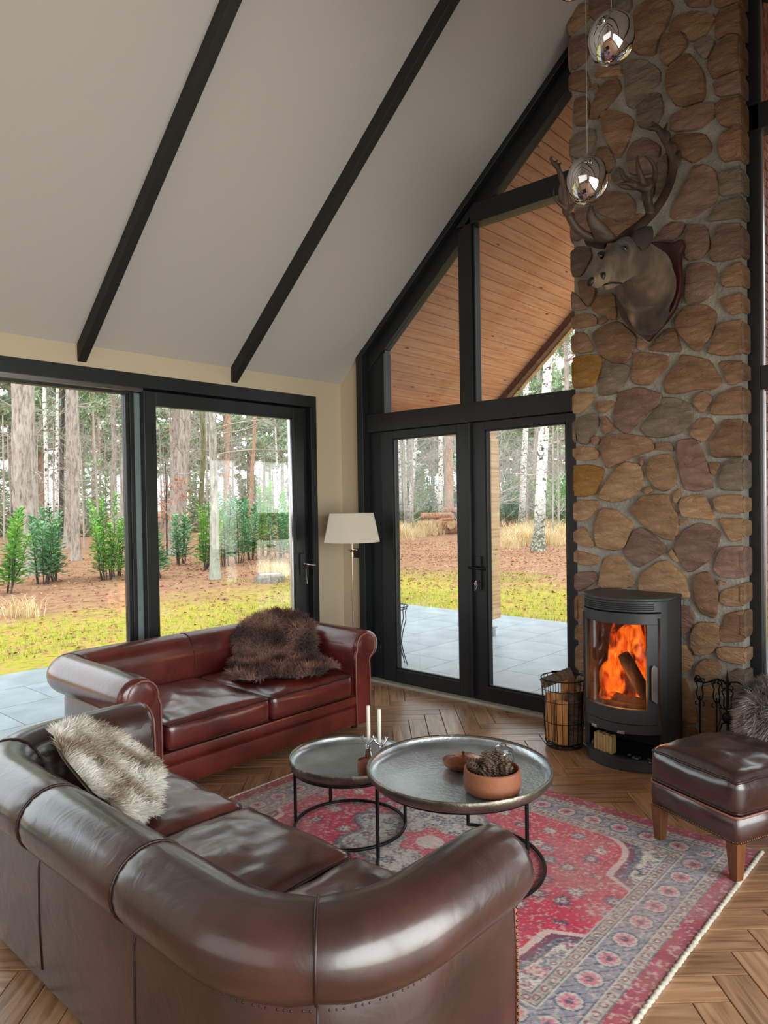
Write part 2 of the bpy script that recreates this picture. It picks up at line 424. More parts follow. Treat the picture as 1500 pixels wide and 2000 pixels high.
 [(2.48,3.415),(2.555,3.491),(2.707,3.438),(2.764,3.366),(2.755,3.265),(2.638,3.281),(2.519,3.363)],
 [(2.995,3.694),(3.171,3.639),(3.213,3.558),(3.205,3.517),(3.112,3.489),(3.083,3.506),(3.001,3.601)],
 [(3.241,3.549),(3.269,3.605),(3.371,3.626),(3.387,3.548),(3.387,3.427),(3.268,3.445)],
 [(3.104,3.469),(3.169,3.459),(3.233,3.405),(3.246,3.284),(3.231,3.23),(3.109,3.175),(2.975,3.197),(2.983,3.271),(3.074,3.396)],
 [(3.247,3.393),(3.383,3.386),(3.382,3.243),(3.252,3.253)],
 [(3.181,3.133),(3.238,3.213),(3.382,3.229),(3.381,3.1),(3.216,3.124)],
 [(2.901,3.573),(2.963,3.591),(2.97,3.489),(2.953,3.372),(2.899,3.342)],
 [(2.367,3.431),(2.466,3.419),(2.491,3.272),(2.355,3.216)],
 [(2.518,3.281),(2.579,3.322),(2.655,3.269),(2.803,3.291),(2.819,3.224),(2.704,3.183),(2.578,3.208)],
 [(2.849,3.091),(2.959,3.186),(3.065,3.157),(3.034,3.09),(2.927,3.056)],
 [(2.357,3.735),(2.47,3.707),(2.539,3.627),(2.468,3.542),(2.36,3.6)],
 [(2.36,3.567),(2.459,3.52),(2.52,3.502),(2.449,3.449),(2.359,3.467)],
 [(2.659,3.621),(2.708,3.541),(2.789,3.5),(2.773,3.434),(2.674,3.472),(2.607,3.557)],
 [(2.797,3.482),(2.885,3.478),(2.876,3.364),(2.804,3.354)],
 [(2.534,3.195),(2.802,3.134),(2.769,3.072),(2.551,3.117)],
 [(2.548,3.989),(2.629,3.974),(2.728,3.905),(2.761,3.854),(2.718,3.735),(2.659,3.659),(2.601,3.751),(2.551,3.874)],
 [(2.977,3.798),(3.07,3.816),(3.229,3.797),(3.232,3.711),(3.142,3.67),(2.987,3.71)],
 [(2.344,4.541),(2.462,4.522),(2.469,4.363),(2.351,4.329)],
 [(2.36,4.309),(2.45,4.297),(2.476,4.196),(2.448,4.157),(2.358,4.201)],
 [(2.475,4.18),(2.52,4.187),(2.536,4.139),(2.51,4.109)],
 [(2.487,4.036),(2.536,4.131),(2.589,4.167),(2.665,4.152),(2.681,4.082),(2.647,4.048),(2.534,3.961),(2.473,3.975)],
 [(2.698,4.186),(2.716,4.243),(2.829,4.203),(2.922,4.102),(2.921,4.033),(2.842,3.98),(2.761,3.932),(2.713,3.975),(2.706,4.104)],
 [(2.952,3.991),(2.968,4.091),(3.088,4.131),(3.16,4.011),(3.18,3.944),(3.176,3.828),(3.063,3.83),(3.004,3.864)],
 [(2.923,4.178),(2.939,4.301),(3.045,4.269),(3.088,4.183),(3.021,4.122),(2.96,4.105)],
 [(2.75,4.362),(2.768,4.534),(2.895,4.551),(3.009,4.451),(2.963,4.337),(2.916,4.289),(2.892,4.199),(2.765,4.269)],
 [(3.047,4.493),(3.213,4.413),(3.205,4.344),(3.09,4.394)],
 [(2.97,4.303),(3.008,4.376),(3.119,4.362),(3.246,4.274),(3.19,4.197),(3.103,4.184),(3.067,4.259)],
 [(3.24,4.291),(3.389,4.285),(3.388,4.116),(3.321,4.146),(3.238,4.139)],
 [(3.188,4.029),(3.245,4.107),(3.308,4.137),(3.375,4.1),(3.39,3.93),(3.223,3.927),(3.202,3.979)],
 [(3.223,3.912),(3.36,3.921),(3.387,3.889),(3.386,3.79),(3.243,3.817)],
 [(3.221,3.745),(3.257,3.797),(3.386,3.776),(3.388,3.611),(3.269,3.639)],
 [(3.11,4.166),(3.19,4.19),(3.238,4.125),(3.181,4.047)],
 [(2.502,4.226),(2.538,4.285),(2.682,4.241),(2.681,4.162),(2.589,4.191)],
 [(2.367,4.139),(2.448,4.133),(2.474,4.049),(2.446,3.944),(2.365,3.973)],
 [(2.482,4.75),(2.629,4.695),(2.627,4.56),(2.489,4.591)],
 [(2.654,4.683),(2.753,4.651),(2.751,4.542),(2.652,4.525)],
 [(2.498,4.563),(2.635,4.524),(2.734,4.44),(2.732,4.283),(2.564,4.314),(2.496,4.384)],
 [(3.234,4.447),(3.39,4.398),(3.39,4.3),(3.24,4.313)],
 [(2.778,3.997),(2.921,3.972),(2.943,3.856),(2.88,3.756),(2.777,3.825)],
 [(2.354,4.57),(2.454,4.599),(2.481,4.62),(2.473,4.705),(2.374,4.735)],
]
TROPHY = {
 'neck': [(2.9, -0.205, 2.769, 0.17), (2.924, -0.29, 2.794, 0.16), (2.944, -0.406, 2.841, 0.128), (2.937, -0.519, 2.897, 0.09)],
 'head': [(2.907, -0.64, 2.912, 0.074), (2.901, -0.727, 2.861, 0.07), (2.898, -0.826, 2.786, 0.052), (2.9, -0.906, 2.724, 0.043), (2.899, -0.976, 2.672, 0.038)],
 'jaw': [(2.928, -0.596, 2.847, 0.066), (2.92, -0.74, 2.749, 0.044), (2.908, -0.874, 2.668, 0.027)],
 'eyeL': [(2.95, -0.753, 2.881)],
 'eyeR': [(2.846, -0.818, 2.852)],
 'nosL': [(2.929, -0.985, 2.685)],
 'nosR': [(2.878, -1.008, 2.667)],
 'earL': [(2.969, -0.651, 2.919), (3.006, -0.63, 2.965), (3.035, -0.589, 3.023)],
 'earR': [(2.785, -0.613, 2.997), (2.709, -0.614, 3.04), (2.66, -0.631, 3.03)],
 'antR_beam': [(2.864, -0.609, 2.984), (2.884, -0.564, 3.025), (2.913, -0.455, 3.098), (2.95, -0.339, 3.203), (2.983, -0.252, 3.319), (3.003, -0.205, 3.426), (3.012, -0.196, 3.507), (2.994, -0.21, 3.586), (2.967, -0.233, 3.658), (2.941, -0.256, 3.713)],
 'antR_t': [[(3.012, -0.196, 3.507), (3.043, -0.167, 3.542), (3.061, -0.149, 3.59)], [(3.016, -0.191, 3.531), (3.039, -0.17, 3.567), (3.043, -0.165, 3.615)], [(2.99, -0.214, 3.598), (2.994, -0.209, 3.646), (2.996, -0.206, 3.688)], [(2.958, -0.24, 3.676), (2.976, -0.223, 3.712), (2.985, -0.215, 3.748)], [(2.941, -0.256, 3.713), (2.923, -0.271, 3.737), (2.914, -0.279, 3.755)], [(2.941, -0.256, 3.707), (2.914, -0.28, 3.713), (2.892, -0.3, 3.717)], [(2.995, -0.185, 3.42), (2.948, -0.19, 3.297), (2.957, -0.182, 3.294)]],
 'antR_brow': [(2.945, -0.371, 3.177), (2.948, -0.421, 3.22), (2.955, -0.454, 3.266), (2.959, -0.477, 3.303)],
 'antR_bt': [[(2.955, -0.467, 3.279), (2.924, -0.549, 3.291), (2.899, -0.613, 3.29), (2.871, -0.664, 3.277)], [(2.924, -0.549, 3.291), (2.894, -0.602, 3.318), (2.876, -0.645, 3.355)], [(2.95, -0.485, 3.304), (2.946, -0.528, 3.354), (2.943, -0.556, 3.408), (2.949, -0.563, 3.448)], [(2.964, -0.459, 3.29), (2.993, -0.445, 3.337), (3.001, -0.45, 3.39), (2.988, -0.488, 3.433), (2.966, -0.534, 3.447)]],
 'antL_beam': [(2.797, -0.671, 2.991), (2.742, -0.747, 3.002), (2.71, -0.816, 3.032), (2.693, -0.87, 3.085), (2.688, -0.9, 3.148), (2.689, -0.925, 3.217), (2.687, -0.953, 3.284), (2.68, -0.984, 3.338)],
 'antL_t': [[(2.684, -0.981, 3.321), (2.669, -1.008, 3.345), (2.664, -1.025, 3.368), (2.676, -1.014, 3.375)], [(2.684, -0.981, 3.321), (2.681, -0.997, 3.344), (2.696, -0.996, 3.359)], [(2.688, -0.978, 3.305), (2.688, -0.977, 3.338), (2.706, -0.975, 3.347)], [(2.692, -0.897, 3.12), (2.669, -0.945, 3.146), (2.66, -0.979, 3.174), (2.663, -0.989, 3.225)], [(2.692, -0.897, 3.125), (2.672, -0.928, 3.158), (2.669, -0.944, 3.196), (2.674, -0.952, 3.241)], [(2.695, -0.881, 3.118), (2.717, -0.874, 3.147), (2.733, -0.859, 3.175)], [(2.714, -0.812, 3.026), (2.706, -0.832, 3.065), (2.698, -0.851, 3.103), (2.699, -0.864, 3.127)]],
 'shovel': [(2.793, -0.715, 2.98), (2.786, -0.774, 3.031), (2.779, -0.82, 3.076), (2.792, -0.834, 3.124)],
}
# trees: x, y of the foot, lean per metre (x, y), trunk radius, kind
TREES = [
 (-13.33,2.48,-0.0004,-0.0009,0.307,'pine'),
 (-15.14,2.77,0.0271,0.0717,0.086,'dark'),
 (-23.12,7.07,0.0007,0.0017,0.087,'birch'),
 (-26.68,8.91,0.0118,0.0273,0.088,'birch'),
 (-30.28,10.67,0.0152,0.0347,0.111,'dark'),
 (-22.83,7.72,0.0118,0.0262,0.167,'pine'),
 (-16.18,4.97,0.0058,0.0126,0.135,'pine'),
 (-38.67,16.35,0.0108,0.0223,0.111,'red'),
 (-40.27,17.63,0.0006,0.0012,0.083,'red'),
 (-31.01,13.78,0.0074,0.0144,0.161,'pine'),
 (-24.63,10.88,0.0243,0.0457,0.188,'pine'),
 (-16.27,8.39,0.0384,0.0612,0.219,'pine'),
 (-24.45,13.23,0.0219,0.0355,0.210,'pine'),
 (-15.35,8.89,-0.0233,-0.0349,0.083,'moss'),
 (-8.45,4.46,0.0014,0.0020,0.099,'lichen'),
 (-26.40,17.53,0.0205,0.0287,0.133,'red'),
 (-30.49,22.10,0.0427,0.0556,0.139,'red'),
 (-26.26,20.99,-0.0170,-0.0207,0.064,'birch'),
 (-22.73,18.98,0.0040,0.0046,0.102,'red'),
 (-22.86,27.31,-0.0097,-0.0084,0.105,'birch'),
 (-21.38,25.95,0.0065,0.0056,0.114,'birch'),
 (-27.51,33.86,-0.0001,-0.0001,0.268,'pine'),
 (-19.96,24.53,0.0748,0.0621,0.122,'birch'),
 (-17.41,24.02,0.0128,0.0098,0.141,'birch'),
 (-20.67,29.08,0.0132,0.0099,0.269,'red'),
 (-14.12,26.28,0.0408,0.0245,0.177,'birch'),
 (-19.72,36.91,0.0438,0.0255,0.185,'pine'),
 (-6.74,15.08,0.0507,0.0289,0.182,'birch'),
 (-9.32,22.10,-0.0093,-0.0048,0.125,'pine'),
]
# ================================================================ THE ROOM
EAVE, SLOPE, RIDGE_X, ROOM_X, ROOM_Y = 2.593, 0.885, 2.86, 5.72, -8.0
def roof_z(x): return EAVE + SLOPE * (x if x <= RIDGE_X else 2 * RIDGE_X - x)

# ---- floor of herringbone planks
def plank_mat():
    m, nt, b, out = new_mat('oak_plank'); L = nt.links.new
    b.inputs['Roughness'].default_value = 0.30
    tc = nt.nodes.new('ShaderNodeTexCoord'); oi = nt.nodes.new('ShaderNodeObjectInfo'); ge = nt.nodes.new('ShaderNodeNewGeometry')
    ad = N(nt, 'ShaderNodeMath', operation='ADD'); L(oi.outputs['Random'], ad.inputs[0]); L(ge.outputs['Random Per Island'], ad.inputs[1])
    fr = N(nt, 'ShaderNodeMath', operation='FRACT'); L(ad.outputs[0], fr.inputs[0])
    cb = nt.nodes.new('ShaderNodeCombineXYZ'); ml = N(nt, 'ShaderNodeMath', operation='MULTIPLY'); ml.inputs[1].default_value = 37.0
    L(fr.outputs[0], ml.inputs[0]); L(ml.outputs[0], cb.inputs[2])
    va = N(nt, 'ShaderNodeVectorMath', operation='ADD'); L(tc.outputs['Object'], va.inputs[0]); L(cb.outputs[0], va.inputs[1])
    mp = nt.nodes.new('ShaderNodeMapping'); mp.inputs['Scale'].default_value = (2.2, 26, 1); L(va.outputs[0], mp.inputs['Vector'])
    nz = N(nt, 'ShaderNodeTexNoise'); nz.inputs['Scale'].default_value = 1.6; nz.inputs['Detail'].default_value = 6; nz.inputs['Distortion'].default_value = 0.6
    L(mp.outputs['Vector'], nz.inputs['Vector'])
    r = ramp(nt, nz.outputs['Fac'], [(0.28, lin((124, 90, 64))), (0.5, lin((164, 124, 92))), (0.75, lin((188, 150, 118)))])
    mr = N(nt, 'ShaderNodeMapRange'); mr.inputs['To Min'].default_value = 0.78; mr.inputs['To Max'].default_value = 1.2; L(fr.outputs[0], mr.inputs['Value'])
    hs = N(nt, 'ShaderNodeHueSaturation'); L(r.outputs['Color'], hs.inputs['Color']); L(mr.outputs['Result'], hs.inputs['Value'])
    L(hs.outputs['Color'], b.inputs['Base Color'])
    bp = N(nt, 'ShaderNodeBump'); bp.inputs['Strength'].default_value = 0.12; bp.inputs['Distance'].default_value = 0.01
    L(nz.outputs['Fac'], bp.inputs['Height']); L(bp.outputs['Normal'], b.inputs['Normal'])
    return m
MT['plank'] = plank_mat()
MT['grout'] = mat('floor_joint', (92, 74, 58), 0.9)
floor = MB().span(0, ROOM_X, ROOM_Y, 0.0, -0.12, -0.006).build('floor', MT['grout'])
tag(floor, 'herringbone floor of brown oak-look planks', kind='structure')

def clip_poly(poly, a, b, c):
    """keep the side a*x+b*y<=c"""
    out = []
    for i in range(len(poly)):
        p, q = poly[i], poly[(i + 1) % len(poly)]
        dp, dq = a * p[0] + b * p[1] - c, a * q[0] + b * q[1] - c
        if dp <= 0: out.append(p)
        if dp * dq < 0:
            t = dp / (dp - dq); out.append((p[0] + (q[0] - p[0]) * t, p[1] + (q[1] - p[1]) * t))
    return out

def lay_floor():
    LN, WD, gap = 0.60, 0.12, 0.0035
    def bevel_box(mb, poly):
        # plank with a soft top arris
        n = len(poly); cx = sum(p[0] for p in poly) / n; cy = sum(p[1] for p in poly) / n
        ins = []
        for p in poly:
            dx, dy = p[0] - cx, p[1] - cy
            ins.append((p[0] - math.copysign(min(0.002, abs(dx)), dx), p[1] - math.copysign(min(0.002, abs(dy)), dy)))
        vs = [(p[0], p[1], -0.006) for p in poly] + [(p[0], p[1], -0.0015) for p in poly] + [(p[0], p[1], 0.0) for p in ins]
        fs = [tuple(range(2 * n, 3 * n))]
        for i in range(n):
            j = (i + 1) % n
            fs += [(i, j, n + j, n + i), (n + i, n + j, 2 * n + j, 2 * n + i)]
        mb.add(vs, fs); return mb
    rect = [(-LN / 2 + gap / 2, -WD / 2 + gap / 2), (LN / 2 - gap / 2, -WD / 2 + gap / 2), (LN / 2 - gap / 2, WD / 2 - gap / 2), (-LN / 2 + gap / 2, WD / 2 - gap / 2)]
    proto = bevel_box(MB(), rect).mesh('plank'); proto.materials.append(MT['plank'])
    A = YAW + R(1.0)
    ca, sa = math.cos(A), math.sin(A)
    planks = []
    # the herringbone repeats along (WD, WD) and (2 LN, 0) of its own frame
    for i in range(-70, 71):
        for j in range(-9, 10):
            ox, oy = i * WD + j * 2 * LN, i * WD
            for (cx, cy, ang) in ((ox + LN / 2, oy + WD / 2, 0.0), (ox + LN + WD / 2, oy + WD - LN / 2, math.pi / 2)):
                wx, wy = ca * cx - sa * cy + 2.6, sa * cx + ca * cy - 2.4
                if -0.4 < wx < ROOM_X + 0.4 and ROOM_Y - 0.4 < wy < 0.4: planks.append((wx, wy, ang + A))
    full, cut = [], []
    for wx, wy, a in planks:
        c, s = math.cos(a), math.sin(a)
        poly = [(wx + c * p[0] - s * p[1], wy + s * p[0] + c * p[1]) for p in rect]
        q = clip_poly(poly, 1, 0, ROOM_X)
        for (aa, bb, cc) in ((-1, 0, 0), (0, 1, -0.03), (0, -1, -ROOM_Y)):
            if len(q) > 2: q = clip_poly(q, aa, bb, cc)
        if len(q) < 3: continue
        area = abs(sum(q[i][0] * q[(i + 1) % len(q)][1] - q[(i + 1) % len(q)][0] * q[i][1] for i in range(len(q)))) / 2
        if area < 0.004: continue
        cen = Vector((sum(p[0] for p in q) / len(q), sum(p[1] for p in q) / len(q), 0)) - Vector(CAM_POS)
        dz = cen.dot(_f2); sx = cen.dot(_r3) / max(dz, 0.01); sy = cen.dot(_u3) / max(dz, 0.01)
        seen = dz > 0.5 and abs(sx) < 0.58 and abs(sy) < 0.76
        score = (1 / dz ** 3 if seen else -1 / (1 + abs(dz)))
        if 1.6 < wx < 3.5 and -3.4 < wy < -2.9: score = -1       # under the near sofa
        if 1.6 < wx < 3.55 and -2.9 < wy < -1.25: score = -0.9     # under the rug
        if 0.3 < wx < 1.0 and -2.6 < wy < -1.0: score = -0.9       # under the far sofa
        (full if len(q) == 4 and abs(area - (LN - gap) * (WD - gap)) < 1e-5 else cut).append((score, wx, wy, a, q))
    allp = sorted(full + cut, key=lambda t: -t[0])
    rest = MB()
    fullset = set(id(t) for t in full)
    for n, t in enumerate(allp):
        score, wx, wy, a, q = t
        if n < 298:
            if id(t) in fullset:
                o = bpy.data.objects.new('plank', proto); COL.objects.link(o)
                o.location = (wx, wy, 0); o.rotation_euler = (0, 0, a); o.parent = floor
            else:
                c, s = math.cos(-a), math.sin(-a)
                loc = [(c * (p[0] - wx) - s * (p[1] - wy), s * (p[0] - wx) + c * (p[1] - wy)) for p in q]
                o = bevel_box(MB(), loc).build('plank', MT['plank'], floor); o.location = (wx, wy, 0); o.rotation_euler = (0, 0, a)
        else:
            bevel_box(rest, q)
    o = rest.build('planks_beyond', MT['plank'], floor); tag(o, 'the remaining floor planks', kind='stuff')
lay_floor()

# ---- walls
WL = MB()
WL.span(-0.25, 0, -0.298, 0.0, 0, EAVE)                 # pier in the corner
WL.span(-0.25, 0, -5.2, -0.298, 2.455, EAVE)            # above the sliding window
WL.span(-0.25, 0, ROOM_Y, -5.2, 0, EAVE)
tag(WL.build('wall_left', MT['plaster']), 'cream plaster wall around the sliding window', kind='structure')
WG = MB()
WG.prism([(0, 0), (0.235, 0), (0.235, roof_z(0.235)), (0, EAVE)], 0.0, 0.22, 'y')
WG.prism([(ROOM_X, 0), (ROOM_X, EAVE), (ROOM_X - 0.235, roof_z(0.235)), (ROOM_X - 0.235, 0)], 0.0, 0.22, 'y')
tag(WG.build('wall_gable', MT['plaster']), 'narrow cream plaster pier beside the glazed gable', kind='structure')
WR = MB()
WR.span(ROOM_X, ROOM_X + 0.25, -1.0, 0.0, 0, EAVE); WR.span(ROOM_X, ROOM_X + 0.25, -5.6, -1.0, 2.4, EAVE); WR.span(ROOM_X, ROOM_X + 0.25, ROOM_Y, -5.6, 0, EAVE)
tag(WR.build('wall_right', MT['plaster']), 'cream plaster wall on the right', kind='structure')
WB = MB().prism([(0, 0), (ROOM_X, 0), (ROOM_X, EAVE), (RIDGE_X, roof_z(RIDGE_X)), (0, EAVE)], ROOM_Y - 0.2, ROOM_Y, 'y')
tag(WB.build('wall_rear', MT['plaster']), 'cream plaster wall behind the photographer', kind='structure')

# ---- sloping ceiling with rafters
ceiling = MB()
tk = 0.22
ceiling.prism([(0, EAVE), (RIDGE_X, roof_z(RIDGE_X)), (RIDGE_X, roof_z(RIDGE_X) + tk), (-0.25, EAVE - 0.25 * SLOPE + tk), (-0.25, EAVE)], ROOM_Y - 0.2, 0.0, 'y')
ceiling.prism([(ROOM_X, EAVE), (ROOM_X + 0.25, EAVE), (ROOM_X + 0.25, EAVE - 0.25 * SLOPE + tk), (RIDGE_X, roof_z(RIDGE_X) + tk), (RIDGE_X, roof_z(RIDGE_X))], ROOM_Y - 0.2, 0.0, 'y')
ceiling = ceiling.build('ceiling', MT['ceiling'])
tag(ceiling, 'steep off-white plastered ceiling', kind='structure')
for y0 in (-2.375, -1.178, -3.57, -4.77, -5.96):
    for side in (0, 1):
        d = 0.113
        x0, x1 = 0.0, RIDGE_X
        poly = [(x0, roof_z(x0) - d), (x1, roof_z(x1) - d), (x1, roof_z(x1) + 0.02), (x0, roof_z(x0) + 0.02)]
        if side: poly = [(2 * RIDGE_X - p[0], p[1]) for p in poly][::-1]
        MB().prism(poly, y0, y0 + 0.06, 'y').build('rafter', MT['beam'], ceiling, bevel=0.003)

# ---- generic frame helpers
def pane(name, poly, a, axis, parent, th=0.012):
    return MB().prism(poly, a, a + th, axis).build(name, MT['glass'], parent)

# ---- window_1: the sliding window in the left wall (plane x = 0)
w1 = structure('window_1', 'wide black sliding window facing the woodland')
F = MB()
F.span(-0.16, 0.004, -5.2, -0.298, 2.36, 2.455)
F.span(-0.16, 0.004, -0.365, -0.298, 0.0, 2.36)
F.span(-0.16, -0.06, -0.423, -0.365, 0.0, 2.36)
F.span(-0.16, 0.004, -5.2, -5.1, 0.0, 2.36)
F.span(-0.16, -0.09, -5.1, -0.365, 2.32, 2.36)
F.build('frame', MT['black'], w1, bevel=0.003)
MT['seal'] = mat('grey_brush_seal', (118, 132, 134), 0.6)
MB().span(-0.094, -0.076, -1.945, -1.898, 0.03, 2.33).build('meeting_seal', MT['seal'], w1)
MB().span(-0.085, -0.03, -5.1, -1.9, 2.335, 2.362).build('head_track', MT['steel'], w1)
MB().span(-0.2, 0.004, -5.2, -0.298, -0.02, 0.025).build('threshold', MT['sill'], w1)
sash = MB()
sash.span(-0.075, -0.015, -0.545, -0.43, 0.03, 2.345); sash.span(-0.075, -0.015, -1.904, -1.811, 0.03, 2.345)
sash.span(-0.075, -0.015, -1.811, -0.545, 2.245, 2.345); sash.span(-0.075, -0.015, -1.811, -0.545, 0.03, 0.13)
sash = sash.build('sliding_sash', MT['black'], w1, bevel=0.004)
bead = MB()
bead.span(-0.055, -0.035, -0.56, -0.54, 0.12, 2.25); bead.span(-0.06, -0.03, -0.57, -0.556, 0.12, 2.25)
bead.build('glazing_bead', MT['steel'], sash)
pane('pane', [(-1.811, 0.13), (-0.545, 0.13), (-0.545, 2.245), (-1.811, 2.245)], -0.05, 'x', sash)
fx = MB()
fx.span(-0.15, -0.095, -2.0, -1.93, 0.025, 2.32); fx.span(-0.15, -0.095, -5.1, -1.93, 0.025, 0.1); fx.span(-0.095, -0.08, -1.975, -1.945, 0.03, 2.33)
fx = fx.build('fixed_frame', MT['black'], w1, bevel=0.003)
pane('pane', [(-5.1, 0.1), (-2.0, 0.1), (-2.0, 2.32), (-5.1, 2.32)], -0.125, 'x', w1)
h = MB().span(-0.015, 0.0, -0.502, -0.452, 0.94, 1.12).build('handle_plate', MT['black'], sash, bevel=0.002)
hh = MB().tube([(-0.005, -0.478, 1.03), (0.035, -0.478, 1.03), (0.05, -0.47, 1.028), (0.052, -0.40, 1.015), (0.052, -0.385, 1.012)], 0.009, 10)
hh.build('handle', MT['steel'], sash, smooth=60)
MB().tube([(0.03, -0.47, 1.02), (0.03, -0.468, 0.93), (0.032, -0.462, 0.86)], 0.002, 5).tube([(0.03, -0.448, 1.02), (0.031, -0.45, 0.93), (0.032, -0.46, 0.86)], 0.002, 5).build('key_cord', MT['sill'], sash)

# ---- door_1: French doors and window_2: glazing above them, in the gable (plane y = 0)
Y0, Y1 = 0.02, 0.10
d1 = structure('door_1', 'black glazed double doors to the terrace')
DF = MB()
DF.prism([(0.229, 0), (0.30, 0), (0.30, roof_z(0.30)), (0.229, roof_z(0.229))], -0.035, Y1, 'y')
DF.span(0.30, 0.452, 0.05, Y1 + 0.02, 0.0, 2.29)
DF.span(2.30, 2.45, 0.02, Y1 + 0.02, 0.0, 2.29)
DF.span(0.30, 2.45, 0.0, Y1 + 0.02, 2.140, 2.29)
DF.build('frame', MT['black'], d1, bevel=0.004)
MB().span(0.28, 2.45, -0.03, 0.16, -0.03, 0.018).build('sill', MT['sill'], d1, bevel=0.004)
def leaf(xa, xb, ga, gb):
    lf = MB()
    lf.span(xa, ga, Y0, Y1, 0.022, 2.138); lf.span(gb, xb, Y0, Y1, 0.022, 2.138)
    lf.span(ga, gb, Y0, Y1, 2.069, 2.138); lf.span(ga, gb, Y0, Y1, 0.022, 0.132)
    lf = lf.build('door_leaf', MT['black'], d1, bevel=0.005)
    bd = MB()
    bd.span(ga - 0.005, ga + 0.012, Y0 + 0.01, Y0 + 0.03, 0.13, 2.07); bd.span(gb - 0.012, gb + 0.005, Y0 + 0.01, Y0 + 0.03, 0.13, 2.07)
    bd.span(ga, gb, Y0 + 0.01, Y0 + 0.03, 2.06, 2.075); bd.span(ga, gb, Y0 + 0.01, Y0 + 0.03, 0.127, 0.145)
    bd.build('glazing_bead', MT['black'], lf)
    pane('pane', [(ga, 0.132), (gb, 0.132), (gb, 2.069), (ga, 2.069)], 0.055, 'y', lf)
    return lf
lA = leaf(0.455, 1.383, 0.589, 1.254)
lB = leaf(1.393, 2.298, 1.513, 2.184)
MB().span(1.378, 1.398, -0.005, 0.02, 0.03, 2.135).build('astragal', MT['black'], lA, bevel=0.003)
hp = MB().span(1.432, 1.474, 0.002, Y0, 0.86, 1.12).build('handle_plate', MT['black'], lB, bevel=0.003)
MB().tube([(1.452, 0.01, 1.035), (1.452, -0.05, 1.035), (1.462, -0.058, 1.035), (1.57, -0.058, 1.03)], 0.011, 10).tube([(1.452, -0.045, 1.035), (1.40, -0.05, 1.035)], 0.010, 8).build('handle', MT['iron'], lB, smooth=60)
ks = MB().tube([(1.453, 0.0, 0.93), (1.453, -0.03, 0.93)], 0.009, 10)
ks.lathe([(0, 0), (0.014, 0), (0.014, 0.004), (0, 0.004)], 12, (1.455, -0.034, 0.915), Matrix.Rotation(R(90), 4, 'X')).box((1.448, -0.034, 0.885), (0.008, 0.003, 0.05)).box((1.462, -0.034, 0.89), (0.007, 0.003, 0.04), M=Matrix.Rotation(R(20), 4, 'Y'))
ks.build('key', MT['steel'], lB, smooth=40)

def gable_glazing(win, mx):
    """the glazing above the doors; mx mirrors it about the ridge"""
    def X(x): return 2 * RIDGE_X - x if mx else x
    def pr(poly, a0, a1, nm):
        q = [(X(p[0]), p[1]) for p in poly]
        if mx: q = q[::-1]
        return MB().prism(q, a0, a1, 'y').build(nm, MT['black'], win, bevel=0.004)
    dr = 0.228
    rk = [(0.30, roof_z(0.30)), (0.30, roof_z(0.30) - dr + 0.03), (2.45, roof_z(2.45) - dr), (2.45, roof_z(2.45))]
    pr(rk, 0.03, 0.12, 'rake_frame')
    pr([(0.30, roof_z(0.30)), (0.30, roof_z(0.30) - 0.06), (2.45, roof_z(2.45) - 0.06), (2.45, roof_z(2.45))], -0.03, 0.03, 'rake_trim')
    pr([(0.30, 2.29), (0.50, 2.29), (0.50, 2.83), (0.30, 2.70)], 0.04, 0.12, 'jamb')
    pr([(1.305, 2.28), (1.428, 2.28), (1.428, 3.70), (1.305, 3.58)], 0.0, 0.12, 'mullion')
    pr([(1.28, 3.633), (2.45, 3.633), (2.45, 3.780), (1.45, 3.780)], 0.0, 0.12, 'rail')
    for a in (0.5, 1.44):
        pr([(a - 0.012, 2.29), (a + 0.003, 2.29), (a + 0.003, (2.80 if a < 1 else 3.635)), (a - 0.012, (2.80 if a < 1 else 3.635))], 0.02, 0.04, 'glazing_bead')
    def pn(poly):
        q = [(X(p[0]), p[1]) for p in poly]
        if mx: q = q[::-1]
        pane('pane', q, 0.07, 'y', win)
    def inner(x): return roof_z(x) - dr
    pn([(0.49, 2.28), (1.31, 2.28), (1.31, inner(1.31) + 0.02), (0.49, inner(0.49) + 0.02)])
    pn([(1.42, 2.28), (2.42, 2.28), (2.42, 3.65), (1.42, 3.65)])
    pn([(1.55, 3.77), (2.42, 3.77), (2.42, inner(2.42) + 0.02)])
w2 = structure('window_2', 'black framed gable glazing above the double doors')
gable_glazing(w2, False)
w3 = structure('window_3', 'tall black framed gable glazing right of the stone chimney')
gable_glazing(w3, True)
G = MB()
G.span(3.28, 3.418, 0.0, 0.12, 0, 5.0); G.span(3.418, 5.49, 0.0, 0.12, 2.156, 2.29); G.span(3.418, 5.49, 0.0, 0.12, 0.0, 0.09); G.span(4.29, 4.42, 0.0, 0.12, 0.09, 2.16); G.span(5.42, 5.49, 0, 0.12, 0, 2.8)
G.build('frame', MT['black'], w3, bevel=0.004)
MB().span(3.416, 3.432, 0.03, 0.05, 0.09, 5.0).build('glazing_bead', MT['steel'], w3)
pane('pane', [(3.41, 0.08), (4.30, 0.08), (4.30, 2.17), (3.41, 2.17)], 0.07, 'y', w3)
pane('pane', [(4.41, 0.08), (5.43, 0.08), (5.43, 2.17), (4.41, 2.17)], 0.07, 'y', w3)
